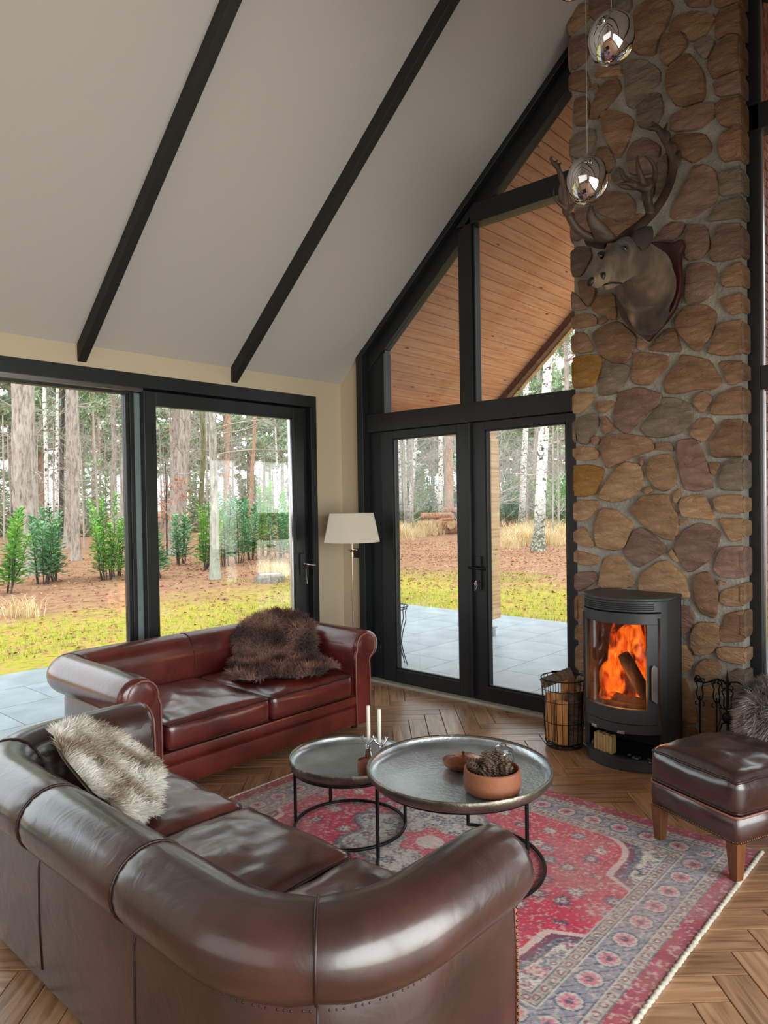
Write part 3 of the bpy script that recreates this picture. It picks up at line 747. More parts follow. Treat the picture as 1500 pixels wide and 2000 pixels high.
# right wall window
w4 = structure('window_4', 'black framed window bank in the right wall')
F = MB()
F.span(ROOM_X, ROOM_X + 0.14, -5.6, -1.0, 2.3, 2.4)
for yy in (-5.6, -3.35, -1.09): F.span(ROOM_X, ROOM_X + 0.14, yy, yy + 0.09, 0.0, 2.3)
F.span(ROOM_X, ROOM_X + 0.14, -5.6, -1.0, 0.0, 0.1)
F.build('frame', MT['black'], w4)
pane('pane', [(-5.52, 0.1), (-3.34, 0.1), (-3.34, 2.3), (-5.52, 2.3)], ROOM_X + 0.07, 'x', w4)
pane('pane', [(-3.27, 0.1), (-1.09, 0.1), (-1.09, 2.3), (-3.27, 2.3)], ROOM_X + 0.07, 'x', w4)
# light switch on the plaster pier
sw = MB().span(0.130, 0.212, -0.014, 0.0, 1.055, 1.138).build('light_switch', MT['black'], bevel=0.003)
tag(sw, 'black square light switch on the plaster pier behind the lamp', 'switch')
MB().span(0.145, 0.197, -0.018, -0.013, 1.07, 1.123).build('rocker', MT['black'], sw, bevel=0.002)

# ---- stone chimney: every stone is a part
wc = MB().span(2.345, 3.352, -0.145, 0.02, 0, 5.1).build('wall_chimney', MT['mortar'])
tag(wc, 'tall chimney breast clad in irregular brown field stones', kind='structure')
def stone_mat(name, a, b, c):
    m, nt, bs, out = new_mat(name); L = nt.links.new
    bs.inputs['Roughness'].default_value = 0.85; bs.inputs['Specular IOR Level'].default_value = 0.25
    tc = nt.nodes.new('ShaderNodeTexCoord'); oi = nt.nodes.new('ShaderNodeObjectInfo')
    nz = N(nt, 'ShaderNodeTexNoise'); nz.inputs['Scale'].default_value = 5; nz.inputs['Detail'].default_value = 5
    L(tc.outputs['Object'], nz.inputs['Vector'])
    r = ramp(nt, nz.outputs['Fac'], [(0.3, lin(a)), (0.52, lin(b)), (0.75, lin(c))])
    mr = N(nt, 'ShaderNodeMapRange'); mr.inputs['To Min'].default_value = 0.8; mr.inputs['To Max'].default_value = 1.15; L(oi.outputs['Random'], mr.inputs['Value'])
    hs = N(nt, 'ShaderNodeHueSaturation'); L(r.outputs['Color'], hs.inputs['Color']); L(mr.outputs['Result'], hs.inputs['Value']); L(hs.outputs['Color'], bs.inputs['Base Color'])
    mp = nt.nodes.new('ShaderNodeMapping'); mp.inputs['Rotation'].default_value = (0.3, 0.9, 0.4); mp.inputs['Scale'].default_value = (1, 1.0, 2.6); L(tc.outputs['Object'], mp.inputs['Vector'])
    n2 = N(nt, 'ShaderNodeTexNoise'); n2.inputs['Scale'].default_value = 11; n2.inputs['Detail'].default_value = 7; n2.inputs['Roughness'].default_value = 0.62; n2.inputs['Distortion'].default_value = 0.8
    L(mp.outputs['Vector'], n2.inputs['Vector'])
    bp = N(nt, 'ShaderNodeBump'); bp.inputs['Strength'].default_value = 1.0; bp.inputs['Distance'].default_value = 0.04
    L(n2.outputs['Fac'], bp.inputs['Height']); L(bp.outputs['Normal'], bs.inputs['Normal'])
    return m
SM = [stone_mat('stone_tan', (140, 106, 80), (178, 140, 106), (194, 160, 126)),
      stone_mat('stone_umber', (122, 92, 74), (156, 120, 94), (174, 140, 112)),
      stone_mat('stone_mauve', (116, 92, 82), (150, 118, 104), (160, 132, 116)),
      stone_mat('stone_ochre', (150, 104, 56), (178, 130, 70), (188, 146, 90)),
      stone_mat('stone_grey', (112, 102, 92), (140, 124, 108), (158, 140, 118))]

def chaikin(p, it=1, k=0.16):
    for _ in range(it):
        q = []
        for i in range(len(p)):
            a, b = p[i], p[(i + 1) % len(p)]
            q.append((a[0] * (1 - k) + b[0] * k, a[1] * (1 - k) + b[1] * k)); q.append((a[0] * k + b[0] * (1 - k), a[1] * k + b[1] * (1 - k)))
        p = q
    return p

def add_stone(poly, idx):
    r = random.Random(idx * 13 + 5)
    poly = [(min(max(p[0], 2.335), 3.362), p[1]) for p in poly]
    cx = sum(p[0] for p in poly) / len(poly); cz = sum(p[1] for p in poly) / len(poly)
    edgeR = max(p[0] for p in poly) > 3.33; edgeL = min(p[0] for p in poly) < 2.365
    gw = 1.0 + 0.004 / max(0.05, 0.5 * math.sqrt((max(p[0] for p in poly) - min(p[0] for p in poly)) * (max(p[1] for p in poly) - min(p[1] for p in poly))))
    sm = [(cx + (p[0] - cx) * gw, cz + (p[1] - cz) * gw) for p in chaikin(poly)]
    sm = [(min(max(p[0], 2.337), 3.362), p[1]) for p in sm]
    sm = [((3.362 if edgeR and p[0] > 3.335 else p[0]), p[1]) for p in sm]
    sm = [((2.337 if edgeL and p[0] < 2.362 else p[0]), p[1]) for p in sm]
    h = 0.022 + 0.016 * r.random(); y0 = -0.140
    n = len(sm); vs = []; size = math.sqrt(abs(sum(sm[i][0] * sm[(i + 1) % n][1] - sm[(i + 1) % n][0] * sm[i][1] for i in range(n))) / 2)
    tilt = (r.uniform(-0.06, 0.06), r.uniform(-0.06, 0.06))
    rings = [(1.0, 0.0), (1.005, 0.55), (0.965, 0.92), (0.80, 1.0), (0.45, 1.08)]
    for s, d in rings:
        for x, z in sm:
            px, pz = cx + (x - cx) * s, cz + (z - cz) * s
            e = noise3(px * 9, pz * 9, idx) * 0.012 * (1 if d > 0.6 else 0) + (px - cx) * tilt[0] * (d > 0.5) + (pz - cz) * tilt[1] * (d > 0.5)
            vs.append((px, y0 - h * d - e, pz))
    fs = []
    for k in range(len(rings) - 1):
        for i in range(n):
            j = (i + 1) % n
            fs.append((k * n + i, k * n + j, (k + 1) * n + j, (k + 1) * n + i))
    vs.append((cx, y0 - h * 1.1 - noise3(cx * 9, cz * 9, idx) * 0.012, cz)); b = (len(rings) - 1) * n
    for i in range(n): fs.append((b + i, b + (i + 1) % n, len(vs) - 1))
    vs = [(p[0] - cx, p[1] - y0, p[2] - cz) for p in vs]
    mb = MB(); mb.add(vs, fs)
    zs = [p[1] for p in poly]; z0, z1 = min(zs) + 0.012, max(zs) - 0.012
    for edge, sx in ((edgeR, 3.352), (edgeL, 2.345)):
        if not edge: continue
        near = [p[1] for p in poly if abs(p[0] - sx) < 0.04]
        a0, a1 = (min(near) + 0.004, max(near) - 0.004) if len(near) > 1 and max(near) - min(near) > 0.03 else (z0, z1)
        sg = 1 if sx > 3 else -1
        o2 = MB(); pl = chaikin([(-0.165, a0), (-0.005, a0 + 0.008), (0.012, (a0 + a1) / 2), (-0.005, a1 - 0.008), (-0.165, a1)], 1)
        o2.prism(pl, sx - sg * 0.006, sx + sg * 0.016, 'x')
        mb.add([(p[0] - cx, p[1] - y0, p[2] - cz) for p in o2.v], o2.f)
    col = r.choice((0, 1, 2, 4)) if r.random() < 0.4 else (0 if cz < 1.7 else (1 if cz < 2.6 else r.choice((1, 1, 2, 2, 4))))
    if idx in (0, 19): col = 3
    o = mb.build('stone', SM[col], wc, smooth=32); o.location = (cx, y0, cz)
for i, s in enumerate(STONES): add_stone(s, i)
k = len(STONES)
for row in range(2):      # the courses above the photograph's edge
    x = 2.34
    while x < 3.30:
        w = rng.uniform(0.2, 0.32); z = 4.76 + row * 0.2
        x1 = min(x + w, 3.36)
        add_stone([(x + 0.01, z), (x1 - 0.015, z + rng.uniform(-0.02, 0.02)), (x1 - 0.01, z + 0.15), ((x + x1) / 2, z + 0.17), (x + 0.015, z + 0.14)], k); k += 1; x = x1

# ---- brick wall outside, beyond the right-hand glazing
MT['brick'] = mat('red_brick', (150, 92, 82), 0.9, col2=(196, 150, 140), scale=14, bump=0.4, bscale=50, per_object=0.22)
MT['brick_joint'] = mat('brick_joint', (176, 168, 160), 0.95, bump=0.4, bscale=50)
wb = MB().span(2.50, 3.242, 0.14, 2.2, -0.05, 5.0).build('wall_brick', MT['brick_joint'])
tag(wb, 'pinkish red brick outer side of the chimney, seen through the right-hand glazing', kind='structure')
bm_ = MB().box((0, 0, 0), (0.02, 0.208, 0.053)).mesh('brick'); bm_.materials.append(MT['brick'])
nb = 0; rest = MB()
row = 0; z = -0.02
while z < 4.95:
    y = 0.15 + (0.11 if row % 2 else 0)
    while y < 2.15:
        if 0.35 < y < 1.25 and nb < 290:
            o = bpy.data.objects.new('brick', bm_); COL.objects.link(o); o.parent = wb; o.location = (3.245 + rng.uniform(-0.002, 0.002), y + 0.104, z + 0.0265); nb += 1
        else: rest.box((3.245, y + 0.104, z + 0.0265), (0.02, 0.208, 0.053))
        y += 0.22
    z += 0.0625; row += 1
tag(rest.build('bricks_beyond', MT['brick'], wb), 'the remaining bricks', kind='stuff')

# ================================================================ THE PORCH AND TERRACE
def board_mat(name, a, b, c):
    m, nt, bs, out = new_mat(name); L = nt.links.new
    bs.inputs['Roughness'].default_value = 0.55
    tc = nt.nodes.new('ShaderNodeTexCoord'); oi = nt.nodes.new('ShaderNodeObjectInfo')
    cb = nt.nodes.new('ShaderNodeCombineXYZ'); ml = N(nt, 'ShaderNodeMath', operation='MULTIPLY'); ml.inputs[1].default_value = 19.0
    L(oi.outputs['Random'], ml.inputs[0]); L(ml.outputs[0], cb.inputs[0])
    va = N(nt, 'ShaderNodeVectorMath', operation='ADD'); L(tc.outputs['Object'], va.inputs[0]); L(cb.outputs[0], va.inputs[1])
    mp = nt.nodes.new('ShaderNodeMapping'); mp.inputs['Scale'].default_value = (22, 1.4, 22); L(va.outputs[0], mp.inputs['Vector'])
    nz = N(nt, 'ShaderNodeTexNoise'); nz.inputs['Scale'].default_value = 1.5; nz.inputs['Detail'].default_value = 5; L(mp.outputs['Vector'], nz.inputs['Vector'])
    r = ramp(nt, nz.outputs['Fac'], [(0.3, lin(a)), (0.5, lin(b)), (0.72, lin(c))])
    mk = nt.nodes.new('ShaderNodeMapping'); mk.inputs['Scale'].default_value = (11, 3.2, 11); L(va.outputs[0], mk.inputs['Vector'])
    vo = N(nt, 'ShaderNodeTexVoronoi'); vo.inputs['Scale'].default_value = 1.0; L(mk.outputs['Vector'], vo.inputs['Vector'])
    kr = ramp(nt, vo.outputs['Distance'], [(0.06, lin((92, 44, 26))), (0.13, (1, 1, 1))])
    mx = N(nt, 'ShaderNodeMix', data_type='RGBA', blend_type='MULTIPLY'); mx.inputs['Factor'].default_value = 1.0
    L(r.outputs['Color'], mx.inputs['A']); L(kr.outputs['Color'], mx.inputs['B'])
    mr = N(nt, 'ShaderNodeMapRange'); mr.inputs['To Min'].default_value = 0.9; mr.inputs['To Max'].default_value = 1.08; L(oi.outputs['Random'], mr.inputs['Value'])
    hs = N(nt, 'ShaderNodeHueSaturation'); L(mx.outputs['Result'], hs.inputs['Color']); L(mr.outputs['Result'], hs.inputs['Value']); L(hs.outputs['Color'], bs.inputs['Base Color'])
    return m
MT['soffit'] = board_mat('stained_pine_boards', (214, 140, 102), (230, 160, 118), (238, 178, 138))
MT['timber'] = board_mat('larch_timber', (176, 132, 90), (204, 164, 118), (220, 184, 140))
MT['timber_dark'] = board_mat('weathered_timber', (92, 62, 54), (120, 84, 72), (140, 100, 84))
MT['roof'] = mat('roof_deck', (70, 60, 55), 0.9)
PY0, PY1 = 0.13, 2.62
def soffit_z(x): return 2.665 + SLOPE * x
rf = MB().prism([(-0.32, soffit_z(-0.32) + 0.02), (RIDGE_X, soffit_z(RIDGE_X) + 0.02), (RIDGE_X, soffit_z(RIDGE_X) + 0.2), (-0.32, soffit_z(-0.32) + 0.2)], PY0, PY1, 'y')
rf.prism([(2 * RIDGE_X + 0.32, soffit_z(-0.32) + 0.02), (2 * RIDGE_X + 0.32, soffit_z(-0.32) + 0.2), (RIDGE_X, soffit_z(RIDGE_X) + 0.2), (RIDGE_X, soffit_z(RIDGE_X) + 0.02)], PY0, PY1, 'y')
rf = rf.build('roof_porch', MT['roof']); tag(rf, 'overhanging porch roof with a stained pine soffit', kind='structure')
ang = math.atan(SLOPE)
bw = 0.094
brd = MB().prism([(-bw / 2 + 0.001, 0), (-bw / 2 + 0.006, -0.006), (bw / 2 - 0.006, -0.006), (bw / 2 - 0.001, 0), (bw / 2 - 0.001, 0.012), (-bw / 2 + 0.001, 0.012)], 0, PY1 - PY0, 'y').mesh('soffit_board')
brd.materials.append(MT['soffit'])
n = int((RIDGE_X + 0.30) / math.cos(ang) / bw)
for side in (0, 1):
    for i in range(n):
        s = (i + 0.5) * bw; x = -0.30 + s * math.cos(ang); 
        o = bpy.data.objects.new('soffit_board', brd); COL.objects.link(o); o.parent = rf
        o.location = (x if not side else 2 * RIDGE_X - x, PY0, soffit_z(x)); o.rotation_euler = (0, -ang if not side else ang, 0)
poly = [(-0.34, soffit_z(-0.34) - 0.10), (RIDGE_X, soffit_z(RIDGE_X) - 0.10), (RIDGE_X, soffit_z(RIDGE_X) + 0.22), (-0.34, soffit_z(-0.34) + 0.22)]
MB().prism(poly, PY1 - 0.14, PY1 - 0.05, 'y').build('verge_rafter', MT['timber_dark'], rf, bevel=0.005)
MB().prism([(p[0], p[1] + (0.0 if i > 1 else -0.015)) for i, p in enumerate(poly)], PY1 - 0.05, PY1 + 0.02, 'y').build('barge_board', MT['timber'], rf, bevel=0.005)
MB().prism([(2 * RIDGE_X - p[0], p[1]) for p in poly][::-1], PY1 - 0.14, PY1 + 0.02, 'y').build('barge_board', MT['timber'], rf, bevel=0.005)
MB().span(-0.225, -0.085, 0.2, PY1, 2.255, 2.40).build('eaves_beam', MT['timber'], rf, bevel=0.006)
# timber post on a steel foot
post = thing('timber_post', (-0.142, 2.55, -0.05), 'square larch post on a steel foot carrying the porch roof', 'post')
p = MB().span(-0.088, 0.088, -0.085, 0.085, 0.21, 2.305); p.build('shaft', MT['timber'], post, bevel=0.008)
MT['galv'] = mat('galvanised_steel', (170, 172, 172), 0.45, 0.8, col2=(140, 142, 142), scale=20)
MB().lathe([(0, 0.0), (0.055, 0.0), (0.055, 0.10), (0, 0.10)], 24).lathe([(0, 0.10), (0.078, 0.10), (0.078, 0.112), (0, 0.112)], 24).lathe([(0.012, 0.11), (0.012, 0.2)], 12).box((0, 0, 0.205), (0.12, 0.12, 0.01)).build('post_foot', MT['galv'], post, smooth=35)

# terrace of slate-grey slabs
MT['slab'] = mat('slate_grey_slab', (122, 132, 140), 0.30, col2=(158, 166, 172), scale=3.2, detail=7, bump=0.08, bscale=9, per_object=0.06, lo=0.3, hi=0.72, rough2=0.5)
MT['slab_joint'] = mat('slab_joint', (84, 88, 90), 0.9)
tr_ = MB().span(-2.7, 9.0, 0.13, 3.9, -0.16, -0.058); tr_.span(-2.7, -0.25, -9.0, 0.13, -0.16, -0.058)
tr_ = tr_.build('floor_terrace', MT['slab_joint']); tag(tr_, 'wet slate-grey terrace paving around the house', kind='structure')
TX, TY, tg = 0.60, 0.90, 0.005
cache = {}
def slab(x0, x1, y0, y1):
    w, d = round(x1 - x0, 3), round(y1 - y0, 3)
    if w < 0.02 or d < 0.02: return
    if (w, d) not in cache:
        me = MB().span(-w / 2 + tg / 2, w / 2 - tg / 2, -d / 2 + tg / 2, d / 2 - tg / 2, -0.01, 0.0).mesh('slab'); me.materials.append(MT['slab']); cache[(w, d)] = me
    o = bpy.data.objects.new('slab', cache[(w, d)]); COL.objects.link(o); o.parent = tr_; o.location = ((x0 + x1) / 2, (y0 + y1) / 2, -0.05)
i = 0; x = -2.7
while x < 6.0:
    y = -9.0 if x < -0.29 else 0.13
    yy = 3.9 + (0.45 if i % 2 else 0.0)
    while yy > y:
        a, b = max(yy - TY, y), min(yy, 3.9)
        x1 = min(x + TX, -0.25) if (x < -0.25 and a < 0.13) else x + TX
        if x < -0.25 < x + TX and a < 0.13 < b:
            slab(x, x + TX, 0.13, b); slab(x, -0.25, a, 0.13)
        elif not (x > -0.25 and b <= 0.13): slab(x, x1, a, b)
        yy -= TY
    x += TX; i += 1

# ground beyond: lawn near the terrace, leaf litter, then forest floor
def ground_mat():
    m, nt, bs, out = new_mat('woodland_ground'); L = nt.links.new
    bs.inputs['Roughness'].default_value = 0.95; bs.inputs['Specular IOR Level'].default_value = 0.05
    ge = nt.nodes.new('ShaderNodeNewGeometry'); sp = nt.nodes.new('ShaderNodeSeparateXYZ'); L(ge.outputs['Position'], sp.inputs[0])
    # distance from the terrace edges x=-2.7 and y=3.9
    a = N(nt, 'ShaderNodeMath', operation='MULTIPLY_ADD'); a.inputs[1].default_value = -1; a.inputs[2].default_value = -2.7; L(sp.outputs['X'], a.inputs[0])
    b = N(nt, 'ShaderNodeMath', operation='SUBTRACT'); b.inputs[1].default_value = 3.9; L(sp.outputs['Y'], b.inputs[0])
    mxx = N(nt, 'ShaderNodeMath', operation='MAXIMUM'); L(a.outputs[0], mxx.inputs[0]); L(b.outputs[0], mxx.inputs[1])
    n1 = N(nt, 'ShaderNodeTexNoise'); n1.inputs['Scale'].default_value = 0.55; n1.inputs['Detail'].default_value = 6; n1.inputs['Roughness'].default_value = 0.65; L(ge.outputs['Position'], n1.inputs['Vector'])
    off = N(nt, 'ShaderNodeMath', operation='MULTIPLY_ADD'); off.inputs[1].default_value = 5.5; off.inputs[2].default_value = -2.75; L(n1.outputs['Fac'], off.inputs[0])
    ds = N(nt, 'ShaderNodeMath', operation='ADD'); L(mxx.outputs[0], ds.inputs[0]); L(off.outputs[0], ds.inputs[1])
    mr = N(nt, 'ShaderNodeMapRange'); mr.inputs['From Min'].default_value = 2.4; mr.inputs['From Max'].default_value = 4.4; L(ds.outputs[0], mr.inputs['Value'])
    n2 = N(nt, 'ShaderNodeTexNoise'); n2.inputs['Scale'].default_value = 9; n2.inputs['Detail'].default_value = 6; L(ge.outputs['Position'], n2.inputs['Vector'])
    lawn = ramp(nt, n2.outputs['Fac'], [(0.3, lin((146, 138, 56))), (0.48, lin((178, 172, 66))), (0.58, lin((190, 156, 96))), (0.72, lin((176, 120, 84)))])
    n3 = N(nt, 'ShaderNodeTexNoise'); n3.inputs['Scale'].default_value = 4.5; n3.inputs['Detail'].default_value = 9; n3.inputs['Roughness'].default_value = 0.82; L(ge.outputs['Position'], n3.inputs['Vector'])
    litter = ramp(nt, n3.outputs['Fac'], [(0.28, lin((84, 58, 46))), (0.42, lin((150, 104, 82))), (0.52, lin((176, 132, 106))), (0.60, lin((158, 142, 92))), (0.74, lin((194, 168, 138)))])
    mx = N(nt, 'ShaderNodeMix', data_type='RGBA'); L(mr.outputs['Result'], mx.inputs['Factor']); L(lawn.outputs['Color'], mx.inputs['A']); L(litter.outputs['Color'], mx.inputs['B'])
    L(mx.outputs['Result'], bs.inputs['Base Color'])
    bp = N(nt, 'ShaderNodeBump'); bp.inputs['Strength'].default_value = 0.6; bp.inputs['Distance'].default_value = 0.06; L(n3.outputs['Fac'], bp.inputs['Height']); L(bp.outputs['Normal'], bs.inputs['Normal'])
    return m
MT['ground'] = ground_mat()
gr = MB()
xs = sorted(set([-150, -120, -90] + [(-70 + i * 1.6) for i in range(60)] + [30, 60])); ys = sorted(set([-60, -40, -20] + [(-10 + i * 1.6) for i in range(56)] + [90, 110, 140]))
def gz(x, y):
    d = max(-2.7 - x, y - 3.9)
    if d < 0: return -0.17
    d2 = min(1, d / 1.5)
    return -0.075 + d2 * (0.05 * noise3(x * 0.35, y * 0.35, 3)) + 0.000 * d
gr.grid([[(x, y, gz(x, y)) for x in xs] for y in ys])
tag(gr.build('ground', MT['ground'], smooth=180), 'garden ground of lawn and rust-brown leaf litter', kind='structure')
# ================================================================ FURNITURE
def leather_mat(name, a, b, c, rough=0.3):
    m, nt, bs, out = new_mat(name); L = nt.links.new
    bs.inputs['Specular IOR Level'].default_value = 0.7; bs.inputs['Coat Weight'].default_value = 0.55; bs.inputs['Coat Roughness'].default_value = 0.17; bs.inputs['Coat IOR'].default_value = 1.6
    tc = nt.nodes.new('ShaderNodeTexCoord')
    nz = N(nt, 'ShaderNodeTexNoise'); nz.inputs['Scale'].default_value = 3.5; nz.inputs['Detail'].default_value = 6; L(tc.outputs['Object'], nz.inputs['Vector'])
    r = ramp(nt, nz.outputs['Fac'], [(0.3, lin(a)), (0.5, lin(b)), (0.72, lin(c))]); L(r.outputs['Color'], bs.inputs['Base Color'])
    mr = N(nt, 'ShaderNodeMapRange'); mr.inputs['To Min'].default_value = rough - 0.06; mr.inputs['To Max'].default_value = rough + 0.12; L(nz.outputs['Fac'], mr.inputs['Value']); L(mr.outputs['Result'], bs.inputs['Roughness'])
    n2 = N(nt, 'ShaderNodeTexNoise'); n2.inputs['Scale'].default_value = 9; n2.inputs['Detail'].default_value = 3; n2.inputs['Distortion'].default_value = 1.5; L(tc.outputs['Object'], n2.inputs['Vector'])
    vo = N(nt, 'ShaderNodeTexVoronoi', feature='DISTANCE_TO_EDGE'); vo.inputs['Scale'].default_value = 170; L(tc.outputs['Object'], vo.inputs['Vector'])
    ad = N(nt, 'ShaderNodeMath', operation='MULTIPLY_ADD'); ad.inputs[1].default_value = 0.04; L(vo.outputs['Distance'], ad.inputs[0]); L(n2.outputs['Fac'], ad.inputs[2])
    bp = N(nt, 'ShaderNodeBump'); bp.inputs['Strength'].default_value = 0.13; bp.inputs['Distance'].default_value = 0.02; L(ad.outputs[0], bp.inputs['Height']); L(bp.outputs['Normal'], bs.inputs['Normal'])
    return m
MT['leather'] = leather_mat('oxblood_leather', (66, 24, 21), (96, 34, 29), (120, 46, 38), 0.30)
MT['leather_dark_shaded'] = leather_mat('dark_shaded_chestnut_leather', (38, 23, 21), (54, 31, 28), (76, 43, 38), 0.30)  # deepened: the near sofa's dim rear shade is put into the colour
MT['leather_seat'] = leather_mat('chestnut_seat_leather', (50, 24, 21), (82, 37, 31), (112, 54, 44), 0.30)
MT['piping'] = mat('leather_piping', (44, 20, 18), 0.4)
MT['piping_light'] = mat('worn_leather_piping', (140, 92, 80), 0.4)
MT['nail'] = mat('brass_nail', (120, 90, 60), 0.35, 0.9)
MT['stitch'] = mat('dark_leather_stitch', (34, 20, 18), 0.5)
MT['dark_wood'] = mat('dark_stained_wood', (44, 28, 22), 0.4, col2=(60, 38, 28), scale=6, stretch=(1, 1, 8))

def cushion(name, parent, x0, x1, y0, y1, z0, z1, seed=0, crown=0.03, nx=22, ny=22):
    """boxy seat cushion with a crowned, softly creased top; seams piped all round"""
    mb = MB(); rd = 0.035
    hx, hy, hz = (x1 - x0) / 2, (y1 - y0) / 2, (z1 - z0) / 2
    def shape(u, v, w):
        # u,v,w in [-1,1] on a cube -> rounded box
        p = Vector((u * hx, v * hy, w * hz)); q = Vector((max(-hx + rd, min(hx - rd, p.x)), max(-hy + rd, min(hy - rd, p.y)), max(-hz + rd, min(hz - rd, p.z))))
        d = p - q
        if d.length > 1e-6: p = q + d.normalized() * rd
        c = (1 - u * u) * (1 - v * v)
        if w > 0: p.z += crown * c ** 0.6 * w + 0.014 * noise3(u * 2.4 + seed, v * 2.4, seed) * w * (0.3 + c) + 0.006 * noise3(u * 6 + seed, v * 5, seed + 4) * w
        p.x += math.copysign(0.012 * (1 - v * v) * (1 - w * w), u) * (abs(u) > 0.98); p.y += math.copysign(0.015 * (1 - u * u) * (1 - w * w), v) * (abs(v) > 0.98)
        return (p.x + (x0 + x1) / 2, p.y + (y0 + y1) / 2, p.z + (z0 + z1) / 2)
    def sp(n): return [-math.cos(math.pi * i / n) * 0.35 + (-1 + 2 * i / n) * 0.65 for i in range(n + 1)]
    U, V, Wt = sp(nx), sp(ny), sp(6)
    for w in (-1, 1): 
        g = [[shape(u, v, w) for u in U] for v in V]
        mb.grid(g if w > 0 else [r[::-1] for r in g])
    for v in (-1, 1):
        g = [[shape(u, v, w) for u in U] for w in Wt]; mb.grid(g if v < 0 else [r[::-1] for r in g])
    for u in (-1, 1):
        g = [[shape(u, v, w) for v in V] for w in Wt]; mb.grid(g if u > 0 else [r[::-1] for r in g])
    bm = bmesh.new(); me = mb.mesh(name); bm.from_mesh(me); bmesh.ops.remove_doubles(bm, verts=bm.verts, dist=0.0005); bm.to_mesh(me); bm.free()
    o = link_mesh(name, me, LM[0], parent, 180)
    for w in (-1, 1):
        ring = [shape(u, -1, w * 0.93) for u in U] + [shape(1, v, w * 0.93) for v in V[1:]] + [shape(u, 1, w * 0.93) for u in U[::-1][1:]] + [shape(-1, v, w * 0.93) for v in V[::-1][1:-1]]
        cx, cy = (x0 + x1) / 2, (y0 + y1) / 2
        ring = [(p[0] + math.copysign(0.002, p[0] - cx), p[1] + math.copysign(0.002, p[1] - cy), p[2]) for p in ring]
        MB().tube(ring, 0.0055, 6, closed=True).build('piping', MT['piping'], o, smooth=180)
    return o
LM = [MT['leather']]

def u_path(hw, depth, rc, n_arc=10, n_side=8, n_back=28):
    """plan of the sofa wall centre line: +x arm front -> round the back -> -x arm front; back at y=-depth, front at y=0"""
    P = []
    for i in range(n_side): P.append((hw, -(depth - rc) * i / n_side))
    for i in range(n_arc + 1):
        a = -math.pi / 2 * i / n_arc; P.append((hw - rc + rc * math.cos(a), -(depth - rc) + rc * math.sin(a)))
    for i in range(1, n_back): P.append((hw - rc - 2 * (hw - rc) * i / n_back, -depth))
    for i in range(n_arc + 1):
        a = -math.pi / 2 - math.pi / 2 * i / n_arc; P.append((-(hw - rc) + rc * math.cos(a), -(depth - rc) + rc * math.sin(a)))
    for i in range(1, n_side + 1): P.append((-hw, -(depth - rc) * (1 - i / n_side)))
    return P

def normals2(P):
    out = []
    for i in range(len(P)):
        a, b = P[max(i - 1, 0)], P[min(i + 1, len(P) - 1)]
        t = Vector((b[0] - a[0], b[1] - a[1])).normalized(); out.append((t.y * -1.0, t.x) if False else (-t.y, t.x))
    return out    # left normal of travel; for this path that points outwards or inwards, see sign below

